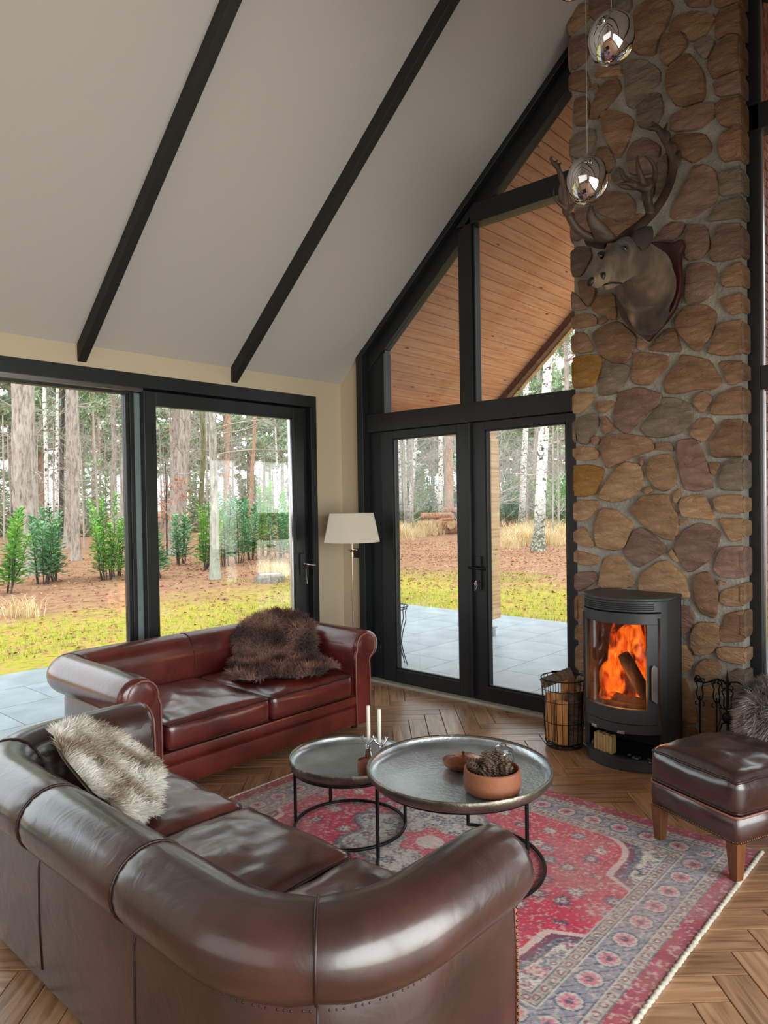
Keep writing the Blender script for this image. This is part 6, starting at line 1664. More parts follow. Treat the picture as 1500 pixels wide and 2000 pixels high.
    for (i, s) in ((6, 0.020), (7, 0.022), (8, 0.020)): R_.ball(b[i] + Vector((0.012, 0, 0.0)), (s * 1.7, 0.013, s * 1.9), 10)
    q = Vector(T['antR_brow'][-1]); R_.ball(q, (0.045, 0.016, 0.045), 10)
    me = remesh(R_, 0.0055, 3, 'antler')
    for v in me.vertices: v.co -= off
    link_mesh('antler', me, MT['antler'], trophy, 180)
    pl = [(T['antL_beam'], 0.026, 0.013)] + [(p, 0.013, 0.003) for p in T['antL_t']]
    L_ = horn(pl); q = Vector(T['antL_t'][3][0]); L_.ball(q, (0.034, 0.014, 0.036), 10)
    me = remesh(L_, 0.0055, 3, 'antler')
    for v in me.vertices: v.co -= off
    link_mesh('antler', me, MT['antler'], trophy, 180)
    s = smooth_path(T['shovel']); m = MB(); d_ = Vector((0.74, 0.67, 0)); 
    for k in range(len(s)):
        f = k / (len(s) - 1); w = 0.066 * (1 - f) ** 0.9 + 0.009; m.ball(s[k] + d_ * w * 0.5, (w, 0.014 * (1 - f) + 0.006, 0.022), 12, Matrix.Rotation(R(42), 4, 'Z'))
    me = remesh(m, 0.006, 4, 'brow_palm')
    for v in me.vertices: v.co -= off
    link_mesh('brow_palm', me, MT['antler'], trophy, 180)
make_trophy()

# ================================================================ SHEEPSKINS
def catmull_grid(G, nu, nv):
    """interpolate a control grid of points"""
    def cr(P, t):
        n = len(P) - 1; x = t * n; i = min(int(x), n - 1); f = x - i
        p0, p1, p2, p3 = P[max(i - 1, 0)], P[i], P[i + 1], P[min(i + 2, n)]
        return 0.5 * ((2 * p1) + (p2 - p0) * f + (2 * p0 - 5 * p1 + 4 * p2 - p3) * f * f + (3 * p1 - p0 - 3 * p2 + p3) * f ** 3)
    G = [[Vector(p) for p in r] for r in G]
    cols = [[cr(r, u / nu) for u in range(nu + 1)] for r in G]
    return [[cr([c[j] for c in cols], v / nv) for j in range(nu + 1)] for v in range(nv + 1)]

def sheepskin(name, label, G, flip, hair_len, n_hair, tones, seed, comb=(0, 0, -0.5), curl=0.3, width=0.0016, ragged=0.12):
    q = random.Random(seed)
    S = catmull_grid(G, 28, 28); nu = nv = 28
    c = sum((p for r in S for p in r), Vector()) / ((nu + 1) * (nv + 1))
    t = thing(name, (c.x, c.y, min(p.z for r in S for p in r)), label, 'sheepskin')
    off = Vector(t.location)
    # ragged outline: pull the border in and out
    def bend(u, v):
        a = math.atan2(v - 0.5, u - 0.5); e = max(abs(u - 0.5), abs(v - 0.5)) * 2
        rr = math.hypot(u - 0.5, v - 0.5)
        k = 1.0 - (0.16 * e * e * (0.5 - 0.5 * math.cos(4 * a))) + ragged * e * noise3(math.cos(a) * 2.2, math.sin(a) * 2.2, seed)
        return 0.5 + (u - 0.5) * k, 0.5 + (v - 0.5) * k
    def at(u, v):
        u, v = bend(u, v); u = min(max(u, 0), 0.9999); v = min(max(v, 0), 0.9999)
        x, y = u * nu, v * nv; i, j = int(y), int(x); fy, fx = y - i, x - j
        return (S[i][j] * (1 - fx) + S[i][j + 1] * fx) * (1 - fy) + (S[i + 1][j] * (1 - fx) + S[i + 1][j + 1] * fx) * fy
    def nor(u, v):
        e = 0.02; a = at(min(u + e, 1), v) - at(max(u - e, 0), v); b = at(u, min(v + e, 1)) - at(u, max(v - e, 0))
        n = a.cross(b); n = n.normalized() if n.length > 1e-9 else Vector((0, 0, 1))
        return -n if flip else n
    m = 30; rows = [[tuple(at(i / m, j / m) + nor(i / m, j / m) * 0.010 - off) for i in range(m + 1)] for j in range(m + 1)]
    sk = MB().grid(rows); 
    bt = MB().grid([[tuple(at(i / m, j / m) - nor(i / m, j / m) * 0.004 - off) for i in range(m + 1)] for j in range(m + 1)])
    sk.add(bt.v, [f[::-1] for f in bt.f])
    m1 = mat(name + '_hide', tones[1], 0.95, col2=tones[0], scale=6)
    sk.build('hide', m1, t, smooth=180)
    # locks of wool: slim tapering ribbons
    V, F_, TN = [], [], []
    cb = Vector(comb)
    for k in range(n_hair):
        u, v = q.random(), q.random()
        if q.random() < 0.12:
            s_ = q.randrange(4); e = q.random() * 0.015
            u, v = [(e, v), (1 - e, v), (u, e), (u, 1 - e)][s_]
        p = at(u, v); n = nor(u, v)
        edge = Vector((0, 0, 0))
        ec = max(abs(u - 0.5), abs(v - 0.5)) * 2
        if ec > 0.85: edge = (p - at(0.5 + (u - 0.5) * 0.85, 0.5 + (v - 0.5) * 0.85)).normalized() * (ec - 0.85) / 0.15
        cl = Vector((noise3(p.x * 14, p.y * 14, p.z * 14 + seed), noise3(p.x * 14 + 9, p.y * 14, p.z * 14), noise3(p.x * 14, p.y * 14 + 5, p.z * 14)))
        d = (n * 0.75 + cb * 0.5 + edge * 0.9 + cl * 0.9 + Vector((q.uniform(-1, 1), q.uniform(-1, 1), q.uniform(-1, 1))) * curl).normalized()
        L_ = hair_len * (0.6 + 0.6 * q.random()); side = d.cross(Vector((q.uniform(-1, 1), q.uniform(-1, 1), q.uniform(-1, 1)))).normalized() * width * (0.7 + 0.7 * q.random())
        drop = Vector((0, 0, -0.35 * L_)) + Vector((q.uniform(-1, 1), q.uniform(-1, 1), q.uniform(-1, 1))) * L_ * 0.18
        p = p + n * 0.006 - off; b = len(V)
        mid = p + d * L_ * 0.55 + drop * 0.15; tip = p + d * L_ + drop * 0.55
        V += [p - side, p + side, mid - side * 0.9, mid + side * 0.9, tip]
        F_ += [(b, b + 1, b + 3, b + 2), (b + 2, b + 3, b + 4)]
        w_ = 0.5 + 0.9 * noise3((p.x + off.x) * 7, (p.y + off.y) * 7, (p.z + off.z) * 7 + seed) + q.uniform(-0.12, 0.12)
        TN.append(min(max(w_, 0), 1))
    me = bpy.data.meshes.new('wool'); me.from_pydata([tuple(p) for p in V], [], F_); me.update()
    at_ = me.attributes.new('tone', 'FLOAT', 'POINT'); at_.data.foreach_set('value', np.repeat(np.array(TN, dtype=np.float32), 5))
    mm, nt, bs, out = new_mat(name + '_wool'); L = nt.links.new
    a = N(nt, 'ShaderNodeAttribute'); a.attribute_name = 'tone'
    r = ramp(nt, a.outputs['Fac'], [(0.15, lin(tones[0])), (0.45, lin(tones[1])), (0.8, lin(tones[2]))]); L(r.outputs['Color'], bs.inputs['Base Color'])
    bs.inputs['Roughness'].default_value = 0.7; bs.inputs['Specular IOR Level'].default_value = 0.2; bs.inputs['Sheen Weight'].default_value = 0.3
    tag(link_mesh('wool', me, mm, t, 180), 'dense locks of wool', kind='stuff')
    return t
sheepskin('sheepskin', 'dark brown sheepskin draped in the right corner of the far sofa',
  [[(.36, -1.50, .58), (.33, -1.31, .715), (.40, -1.12, .735), (.60, -1.05, .735), (.82, -1.05, .66)],
   [(.45, -1.52, .51), (.45, -1.34, .60), (.54, -1.19, .60), (.70, -1.14, .63), (.86, -1.10, .57)],
   [(.50, -1.57, .455), (.52, -1.40, .465), (.58, -1.28, .465), (.73, -1.20, .475), (.90, -1.15, .475)],
   [(.76, -1.82, .435), (.80, -1.53, .455), (.86, -1.38, .455), (.95, -1.25, .455), (1.05, -1.15, .45)],
   [(.96, -1.80, .43), (1.07, -1.60, .435), (1.12, -1.44, .435), (1.16, -1.28, .435), (1.17, -1.17, .43)]],
  True, 0.062, 20000, ((60, 34, 29), (116, 76, 64), (176, 132, 114)), 3, (0.25, -0.1, 0.15), 0.6)
sheepskin('sheepskin', 'cream and tan sheepskin lying in the back corner of the near sofa',
  [[(1.78, -3.24, .705), (1.86, -3.35, .71), (2.00, -3.41, .70), (2.15, -3.43, .66), (2.34, -3.43, .60)],
   [(1.76, -3.12, .63), (1.89, -3.22, .64), (2.03, -3.31, .63), (2.18, -3.36, .59), (2.35, -3.37, .55)],
   [(1.78, -3.02, .54), (1.91, -3.10, .55), (2.05, -3.20, .55), (2.20, -3.27, .53), (2.36, -3.31, .505)],
   [(1.82, -2.95, .465), (1.95, -3.00, .475), (2.08, -3.08, .475), (2.22, -3.16, .475), (2.36, -3.23, .47)]],
  False, 0.052, 17000, ((128, 100, 76), (206, 194, 178), (242, 238, 230)), 8, (0.3, 0.3, -0.5), 0.32)

# ---- leather armchair mostly outside the picture, with a grey sheepskin
def make_armchair():
    LM[0] = MT['leather_dark_shaded']
    t = thing('armchair', (4.02, -0.56, 0.0), 'dark leather armchair under the grey sheepskin at the right edge', 'armchair', rz=R(-90))
    def rbox(nm, x0, x1, y0, y1, z0, z1, b=0.04):
        return MB().span(x0, x1, y0, y1, z0, z1).build(nm, MT['leather_dark_shaded'], t, bevel=b)
    rbox('seat_base', -0.22, 0.22, -0.28, 0.30, 0.14, 0.30); cushion('seat_cushion', t, -0.21, 0.21, -0.25, 0.31, 0.305, 0.42, 2)
    rbox('backrest', -0.22, 0.22, -0.40, -0.28, 0.14, 0.60, 0.05)
    for s in (-1, 1): rbox('armrest', s * 0.225, s * 0.35, -0.40, 0.30, 0.14, 0.58, 0.05)
    for sx in (-1, 1):
        for sy in (-1, 1): MB().lathe([(0, 0), (0.018, 0), (0.028, 0.15), (0, 0.15)], 10, (sx * 0.28, sy * 0.27, 0)).build('leg', MT['dark_wood'], t, smooth=40)
make_armchair()
sheepskin('sheepskin', 'grey-brown sheepskin hanging over the armchair at the right edge',
  [[(3.585, -0.45, .36), (3.57, -0.66, .35), (3.57, -0.86, .35), (3.66, -0.955, .35), (3.90, -0.965, .37)],
   [(3.585, -0.45, .48), (3.56, -0.66, .48), (3.56, -0.87, .48), (3.66, -0.965, .48), (3.90, -0.970, .49)],
   [(3.60, -0.45, .60), (3.58, -0.66, .61), (3.58, -0.85, .61), (3.67, -0.93, .60), (3.90, -0.945, .60)],
   [(3.72, -0.45, .625), (3.70, -0.62, .64), (3.70, -0.74, .64), (3.76, -0.80, .635), (3.92, -0.82, .62)]],
  False, 0.058, 12000, ((66, 56, 52), (116, 102, 95), (172, 158, 150)), 12, (0, 0, -0.5), 0.35)
# ================================================================ THE GARDEN AND WOODLAND
def bark_mat(name, a, b, c, hs=1.0, bump=0.8, sc=(7, 7, 1.6)):
    m, nt, bs, out = new_mat(name); L = nt.links.new
    bs.inputs['Roughness'].default_value = 0.95; bs.inputs['Specular IOR Level'].default_value = 0.15
    tc = nt.nodes.new('ShaderNodeTexCoord'); mp = nt.nodes.new('ShaderNodeMapping'); mp.inputs['Scale'].default_value = sc; L(tc.outputs['Object'], mp.inputs['Vector'])
    nz = N(nt, 'ShaderNodeTexNoise'); nz.inputs['Scale'].default_value = 2.2 * hs; nz.inputs['Detail'].default_value = 7; nz.inputs['Roughness'].default_value = 0.65; L(mp.outputs['Vector'], nz.inputs['Vector'])
    r = ramp(nt, nz.outputs['Fac'], [(0.32, lin(a)), (0.5, lin(b)), (0.68, lin(c))]); L(r.outputs['Color'], bs.inputs['Base Color'])
    bp = N(nt, 'ShaderNodeBump'); bp.inputs['Strength'].default_value = bump; bp.inputs['Distance'].default_value = 0.05; L(nz.outputs['Fac'], bp.inputs['Height']); L(bp.outputs['Normal'], bs.inputs['Normal'])
    return m
BK = {'pine': bark_mat('pine_bark', (116, 104, 98), (176, 162, 152), (200, 190, 180)), 'red': bark_mat('red_pine_bark', (160, 118, 96), (204, 162, 136), (218, 188, 166)),
      'dark': bark_mat('dark_bark', (52, 48, 46), (84, 78, 74), (112, 106, 100)), 'moss': bark_mat('mossy_bark', (86, 84, 60), (122, 120, 88), (150, 146, 116)),
      'lichen': bark_mat('lichen_bark', (110, 100, 94), (170, 162, 152), (206, 206, 194)), 'birch': bark_mat('birch_bark', (64, 58, 54), (224, 220, 212), (238, 236, 230), 1.0, 0.3, (3.0, 3.0, 4.2))}
el = [n for n in BK['birch'].node_tree.nodes if n.type == 'VALTORGB'][0].color_ramp.elements
el[0].position, el[1].position = 0.40, 0.47
def mossy_foot(m, h0, h1, col):
    nt = m.node_tree; L = nt.links.new; b = nt.nodes['Principled BSDF']; src = b.inputs['Base Color'].links[0].from_socket
    tc = nt.nodes.new('ShaderNodeTexCoord'); sp = nt.nodes.new('ShaderNodeSeparateXYZ'); L(tc.outputs['Object'], sp.inputs[0])
    nz = N(nt, 'ShaderNodeTexNoise'); nz.inputs['Scale'].default_value = 3; nz.inputs['Detail'].default_value = 5; L(tc.outputs['Object'], nz.inputs['Vector'])
    ad = N(nt, 'ShaderNodeMath', operation='ADD'); L(sp.outputs['Z'], ad.inputs[0]); L(nz.outputs['Fac'], ad.inputs[1])
    mr = N(nt, 'ShaderNodeMapRange'); mr.inputs['From Min'].default_value = h0 + 0.5; mr.inputs['From Max'].default_value = h1 + 0.5; mr.inputs['To Min'].default_value = 1; mr.inputs['To Max'].default_value = 0; L(ad.outputs[0], mr.inputs['Value'])
    n2 = N(nt, 'ShaderNodeTexNoise'); n2.inputs['Scale'].default_value = 16; n2.inputs['Detail'].default_value = 5; L(tc.outputs['Object'], n2.inputs['Vector']); rm = ramp(nt, n2.outputs['Fac'], [(0.38, (0.35, 0.35, 0.35)), (0.55, (1, 1, 1))])
    mm = N(nt, 'ShaderNodeMath', operation='MULTIPLY'); L(mr.outputs['Result'], mm.inputs[0]); L(rm.outputs['Color'], mm.inputs[1])
    mx = N(nt, 'ShaderNodeMix', data_type='RGBA'); L(mm.outputs[0], mx.inputs['Factor']); L(src, mx.inputs['A']); mx.inputs['B'].default_value = (*lin(col), 1); L(mx.outputs['Result'], b.inputs['Base Color'])
mossy_foot(BK['birch'], 0.5, 2.0, (98, 104, 80)); mossy_foot(BK['lichen'], 0.2, 1.5, (180, 188, 172))
BK['stump'] = bark_mat('weathered_stump', (84, 78, 72), (136, 128, 118), (166, 158, 146))
def leaf_mat(name, a, b, trans=0.25):
    m = mat(name, a, 0.6, col2=b, scale=3.0, per_object=0.12, spec=0.3)
    bs = m.node_tree.nodes['Principled BSDF']; bs.inputs['Transmission Weight'].default_value = 0.0
    return m
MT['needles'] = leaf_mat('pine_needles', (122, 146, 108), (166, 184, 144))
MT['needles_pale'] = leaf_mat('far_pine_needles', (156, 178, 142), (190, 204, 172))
MT['laurel'] = leaf_mat('laurel_leaf', (92, 152, 74), (160, 208, 104))
MT['laurel_blue'] = leaf_mat('laurel_leaf_bluish', (88, 144, 100), (144, 192, 142))
MT['twig'] = mat('bare_twigs', (152, 142, 134), 0.9, col2=(182, 172, 162), scale=2, per_object=0.15)
MT['twig_red'] = mat('beech_leaves', (190, 112, 80), 0.9, col2=(206, 140, 104), scale=4)
MT['straw'] = mat('dry_grass', (216, 190, 140), 0.9, col2=(234, 216, 176), scale=3, per_object=0.1)
MT['grassblade'] = mat('lawn_grass', (150, 166, 54), 0.7, col2=(192, 188, 92), scale=1.2, per_object=0.15)

def trunk_mesh(r, h, kind, lean, seed, curve=0.0):
    q = random.Random(seed); rows = []; nz_ = 30; n = 14
    for k in range(nz_ + 1):
        f = k / nz_; z = h * f ** 1.15
        rad = r * (1.0 - 0.50 * f) * (1 + 0.45 * math.exp(-z / 0.28))
        cx = lean[0] * z + curve * math.sin(z * 0.9 + seed) * 0.5 + r * 0.25 * noise3(seed, z * 0.5, 0); cy = lean[1] * z + r * 0.25 * noise3(seed + 7, z * 0.5, 0)
        rows.append([(cx + rad * (1 + 0.10 * noise3(math.cos(a) * 1.5 + seed, math.sin(a) * 1.5, z * 1.2)) * math.cos(a), cy + rad * (1 + 0.10 * noise3(math.cos(a) * 1.5, math.sin(a) * 1.5 + seed, z * 1.2)) * math.sin(a), z) for a in [2 * math.pi * i / n for i in range(n)]])
    return MB().grid(rows, closed_u=True)

def branch_tubes(mb, base, d, length, r, q, depth, n=3):
    pts = [base]; p = Vector(base); dv = Vector(d).normalized()
    for k in range(5):
        dv = (dv + Vector((q.uniform(-1, 1), q.uniform(-1, 1), q.uniform(-0.6, 0.8))) * 0.22).normalized(); p = p + dv * length / 5; pts.append(tuple(p))
        if depth > 0 and k >= 1:
            for _ in range(n): branch_tubes(mb, tuple(p), (dv + Vector((q.uniform(-1, 1), q.uniform(-1, 1), q.uniform(-0.5, 0.9))) * 0.9), length * 0.5, r * 0.5, q, depth - 1, n)
    mb.tube(pts, [r * (1 - 0.15 * i) for i in range(6)], 4, caps=False)

def clump(V, F_, c, rad, n, size, q, flat=0.6):
    for _ in range(n):
        while True:
            d = Vector((q.uniform(-1, 1), q.uniform(-1, 1), q.uniform(-1, 1)))
            if d.length < 1: break
        p = Vector(c) + Vector((d.x * rad, d.y * rad, d.z * rad * flat))
        a = Vector((q.uniform(-1, 1), q.uniform(-1, 1), q.uniform(-1, 1))).normalized(); b = a.orthogonal().normalized()
        s = size * q.uniform(0.6, 1.3); i = len(V)
        V += [p - a * s, p - b * s * 0.32, p + a * s, p + b * s * 0.32]; F_.append((i, i + 1, i + 2, i + 3))

def crown_mesh(h0, h1, spread, seed, n_cl=34, per=60, size=0.16):
    q = random.Random(seed); V, F_ = [], []
    br = MB()
    for k in range(n_cl):
        z = q.uniform(h0, h1); f = (z - h0) / (h1 - h0); a = q.uniform(0, 2 * math.pi); rr = spread * q.uniform(0.25, 1) * (1 - 0.55 * f)
        c = (rr * math.cos(a), rr * math.sin(a), z)
        clump(V, F_, c, 0.55, per, size, q)
        br.tube([(0, 0, z - 0.4), (c[0] * 0.5, c[1] * 0.5, z - 0.15), c], [0.045, 0.03, 0.012], 4, caps=False)
    me = bpy.data.meshes.new('needles'); me.from_pydata([tuple(p) for p in V], [], F_); me.update()
    return me, br.mesh('branches')

LABELS_T = [
 'thickest grey pine trunk, leftmost in the sliding window', 'thin dark leaning trunk at the left edge beside the thickest pine', 'slim pale birch just right of the thickest pine',
 'second slim pale birch right of the thickest pine', 'dark slender trunk between the birches and the grey pine pair', 'rear trunk of the pair of grey pines in the left pane', 'front trunk of the pair of grey pines in the left pane',
 'slender reddish pine in the gap of sky in the left pane', 'thinner companion of the slender reddish pine in the left pane', 'grey pine left of the window mullion, standing straight', 'grey pine close beside the window mullion, leaning slightly',
 'thick brown pine trunk at the left of the sliding pane', 'paler pine half hidden behind the thick brown pine', 'curving mossy trunk between two pines in the sliding pane', 'near lichen-footed trunk in the middle of the sliding pane',
 'orange pine trunk just right of the lichen-footed tree', 'orange pine leaning to the right in the sliding pane', 'thin young birch towards the right of the sliding pane', 'reddish trunk at the right edge of the sliding pane',
 'thin birch at the left edge of the left door', 'birch with dark bands second from the left in the left door', 'broad grey pine between the birches in the left door', 'birch leaning right in the left door', 'straight birch behind the log pile',
 'broad reddish pine at the right of the left door', 'birch behind the tall dry grass in the right door', 'slim grey pine between the two birches of the right door', 'nearest white birch with a green mossy foot in the right door', 'grey trunk partly hidden by the stone chimney edge']
crown_v = [crown_mesh(7.5, 13.0, 2.0, 50 + k) for k in range(3)]
for i, (tx, ty, lx, ly, r, kind) in enumerate(TREES):
    t = thing('birch_tree' if kind == 'birch' else 'pine_tree', (tx, ty, -0.1), LABELS_T[i], 'tree', 'trees standing in the woodland')
    hgt = 13.5
    trunk_mesh(r, hgt, kind, (lx, ly), i * 3.7, 0.5 if kind == 'moss' else 0.0).build('trunk', BK[kind], t, smooth=180)
    q = random.Random(i + 100); br = MB()
    for k in range(5 if kind != 'birch' else 8):
        z = q.uniform(2.2, 6.5); a = q.uniform(0, 6.28); L_ = q.uniform(0.7, 2.0)
        branch_tubes(br, (lx * z, ly * z, z), (math.cos(a), math.sin(a), q.uniform(-0.1, 0.6)), L_, 0.018, q, 1, 1)
    tag(br.build('branches', MT['twig'], t), 'bare side branches', kind='stuff')
    if kind in ('pine', 'red', 'dark'):
        me, bm2 = crown_v[i % 3]
        for nm, m_, mt_ in (('needles', me, MT['needles']), ('boughs', bm2, BK['pine'])):
            o = link_mesh(nm, m_, mt_, t); o.location = (lx * 10, ly * 10, 0); tag(o, kind='stuff')

# the moss on the foot of the nearest birch
# ---- distant forest: copies that nothing tells apart
CAM_XY = (4.565, -4.495)      # camera's ground position; garden plants are placed from here by image pixel column
def spot(b, dist):
    """ground point at an image pixel column and distance from the camera; 750 is the image centre column"""
    a = R(42.118) - math.atan((b - 750) / 1398.08)
    return CAM_XY[0] - math.sin(a) * dist, CAM_XY[1] + math.cos(a) * dist
q = random.Random(21)
far_crowns = [crown_mesh(4.5, 12.5, 3.0, 80 + k, 46, 46, 0.30) for k in range(3)]
protos = []
for k in range(3):
    t = thing('distant_pine', (0, 0, -0.1), 'hazy green pine in the distant forest edge', 'tree', 'pines of the distant forest edge')
    trunk_mesh(0.15 + 0.03 * k, 13.0, 'pine', (0.01 * (k - 1), 0.0), 60 + k).build('trunk', BK['red' if k == 1 else 'pine'], t, smooth=180)
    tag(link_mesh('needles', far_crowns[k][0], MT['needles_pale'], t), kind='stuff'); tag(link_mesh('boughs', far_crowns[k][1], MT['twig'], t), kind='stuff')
    protos.append(t)
bare = []
for k in range(3):
    t = thing('bare_tree', (0, 0, -0.1), 'leafless grey tree in the distant thicket', 'tree', 'leafless trees of the distant thicket')
    b = MB(); qq = random.Random(300 + k)
    trunk_mesh(0.06, 6.5, 'dark', (0.02, 0.01), 70 + k).build('trunk', MT['twig'], t, smooth=180)
    for m in range(16):
        z = 0.5 + 5.5 * m / 16; a = qq.uniform(0, 6.28); branch_tubes(b, (0.02 * z, 0.01 * z, z), (math.cos(a), math.sin(a), qq.uniform(0.3, 1.1)), qq.uniform(1.0, 2.4), 0.017, qq, 1, 3)
    tag(b.build('branches', MT['twig'], t), kind='stuff'); bare.append(t)
placed = set()
def scatter(protos_, n, px_rng, d_rng, s_rng):
    for i in range(n):
        a, b = px_rng[i % len(px_rng)]
        x, y = spot(a + (b - a) * ((i // len(px_rng) + q.random()) / (n / len(px_rng))), q.uniform(*d_rng)); k = i % len(protos_)
        o = protos_[k] if protos_[k].name not in placed else copy_tree(protos_[k]); placed.add(protos_[k].name)
        s = q.uniform(*s_rng); o.location = (x, y, -0.1); o.scale = (s, s, s); o.rotation_euler = (0, 0, q.uniform(0, 6.28))
scatter(protos, 54, [(-60, 600), (740, 1150)], (52, 92), (0.8, 1.25))
scatter(bare, 90, [(-60, 600), (740, 1150)], (27, 60), (0.6, 1.15))
scatter(protos, 44, [(1180, 2600), (-900, -80)], (45, 85), (0.8, 1.25)); scatter(bare, 40, [(1180, 2600), (-900, -80)], (28, 58), (0.7, 1.15))

# ---- laurels and other evergreen shrubs, each one a plant
def laurel_mesh(h, spread, seed, n_stem=7, leaf=0.105):
    q = random.Random(seed); V, F_ = [], []; st = MB()
    for s in range(n_stem):
        a = q.uniform(0, 6.28); top = Vector((spread * q.uniform(0.2, 1) * math.cos(a), spread * q.uniform(0.2, 1) * math.sin(a), h * q.uniform(0.6, 1.0)))
        b0 = Vector((0.10 * math.cos(a), 0.10 * math.sin(a), 0)); pts = []
        for k in range(8):
            f = k / 7; pts.append(b0.lerp(top, f) + Vector((0.04 * noise3(s, f * 3, seed), 0.04 * noise3(s + 5, f * 3, seed), 0)))
        st.tube(pts, [0.014 * (1 - 0.7 * k / 7) for k in range(8)], 5)
        nl = int(58 * h)
        for k in range(nl):
            f = 0.12 + 0.88 * k / nl; p = b0.lerp(top, f); an = k * 2.4 + s
            d = Vector((math.cos(an), math.sin(an), 0.25 + 0.7 * f * f + q.uniform(-0.3, 0.3))).normalized(); ln = leaf * q.uniform(0.8, 1.4) * (1.15 - 0.35 * f)
            p = p + d * q.uniform(0, 0.20) * (1.15 - f); sd = d.cross(Vector((0, 0, 1))).normalized() * ln * 0.36; i = len(V); up = Vector((0, 0, 0.12 * ln))
            V += [p, p + d * ln * 0.5 + sd + up, p + d * ln, p + d * ln * 0.5 - sd + up]; F_.append((i, i + 1, i + 2, i + 3))
    me = bpy.data.meshes.new('leaves'); me.from_pydata([tuple(p) for p in V], [], F_); me.update()
    return me, st.mesh('stems')
LAU = [laurel_mesh(1.9, 0.42, 1), laurel_mesh(1.5, 0.50, 2), laurel_mesh(1.25, 0.45, 3, 6), laurel_mesh(2.0, 0.26, 4, 5)]
def shrub(px, dist, v, s, mt_, label, name='laurel_shrub', group='evergreen shrubs along the lawn edge'):
    x, y = spot(px, dist); t = thing(name, (x, y, -0.08), label, 'shrub', group, rz=px * 0.37)
    me, sm = LAU[v]
    o = link_mesh('leaves', me.copy() if me.materials and me.materials[0] != mt_ else me, None, t)
    if not o.data.materials: o.data.materials.append(mt_)
    else: o.data.materials[0] = mt_
    tag(o, kind='stuff'); o2 = link_mesh('stems', sm, BK['dark'], t, 60); tag(o2, kind='stuff')
    t.scale = (s, s, s); return t
Lg, Lb = MT['laurel'], MT['laurel_blue']
shrub(5, 15.0, 1, 1.1, Lg, 'bright laurel cut by the left edge of the picture')
shrub(82, 16.6, 2, 1.15, Lb, 'low bluish laurel at the foot of the thickest pine')
shrub(112, 16.9, 1, 1.1, Lb, 'dark green laurel right of the thickest pine')
shrub(205, 16.5, 0, 1.0, Lg, 'tall yellow-green laurel in the left pane')
shrub(222, 17.2, 2, 1.1, Lg, 'lower bushy part-neighbour of the tall yellow-green laurel')
shrub(318, 16.5, 1, 1.15, Lb, 'bluish laurel at the left edge of the sliding pane')
shrub(352, 20, 2, 1.2, Lb, 'bluish laurel before the thick brown pine')
shrub(392, 18, 1, 1.15, Lg, 'yellow-green laurel left of the lichen-footed tree')
shrub(436, 19, 3, 1.0, Lb, 'slim laurel right of the lichen-footed tree')
shrub(465, 20, 0, 1.0, Lb, 'bluish laurel in the middle of the sliding pane')
shrub(490, 21, 1, 1.2, Lb, 'low bluish laurel right of the middle of the sliding pane')
shrub(515, 22, 3, 1.25, Lg, 'tallest slim laurel near the right of the sliding pane')
shrub(545, 21, 2, 1.2, Lb, 'low laurel near the right edge of the sliding pane')
shrub(565, 23, 0, 1.1, Lg, 'yellowish laurel at the right edge of the sliding pane')
for k, (px, d, v, s, lb) in enumerate(((775, 42, 1, 2.0, 'green bush at the left edge of the left door'), (812, 46, 2, 2.2, 'green bush behind the leaning birch'), (840, 48, 1, 2.2, 'bluish bush behind the log pile'), (885, 50, 2, 2.3, 'dark bush right of the reddish pine'), (985, 44, 1, 2.0, 'bush beside the timber post'),
     (1005, 48, 0, 1.9, 'taller bush behind the birch in the tall grass'), (1092, 34, 1, 1.9, 'vivid green bush right of the nearest birch'), (1106, 38, 2, 2.0, 'bush at the right edge of the right door'))):
    shrub(px, d, v, s, Lg if k in (0, 6) else Lb, lb, 'evergreen_bush', 'evergreen bushes deeper in the wood')
q = random.Random(5)
bush = thing('understorey_bush', (0, 0, -0.1), 'dense evergreen bush in the distant understorey', 'shrub', 'evergreen understorey of the distant wood')
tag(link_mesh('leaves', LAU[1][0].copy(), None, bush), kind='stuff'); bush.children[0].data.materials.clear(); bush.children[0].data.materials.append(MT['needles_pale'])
for ch_ in bush.children: ch_.location.z = -0.22
scatter([bush], 44, [(-60, 600), (740, 1150)], (40, 66), (1.8, 3.4))
scatter([bush], 30, [(1180, 2600), (-900, -80)], (36, 60), (1.8, 3.2))

# ---- red-leaved young beech
x, y = spot(325, 24); t = thing('young_beech', (x, y, -0.1), 'young beech with rust-red winter leaves left of the thick brown pine', 'tree')
V, F_ = [], []; qq = random.Random(9)
for k in range(14): clump(V, F_, (qq.uniform(-0.5, 0.5), qq.uniform(-0.5, 0.5), qq.uniform(1.0, 2.6)), 0.28, 16, 0.06, qq)
me = bpy.data.meshes.new('leaves'); me.from_pydata([tuple(p) for p in V], [], F_); tag(link_mesh('leaves', me, MT['twig_red'], t), kind='stuff')
trunk_mesh(0.03, 3.0, 'dark', (0, 0), 3).build('trunk', BK['dark'], t, smooth=180)

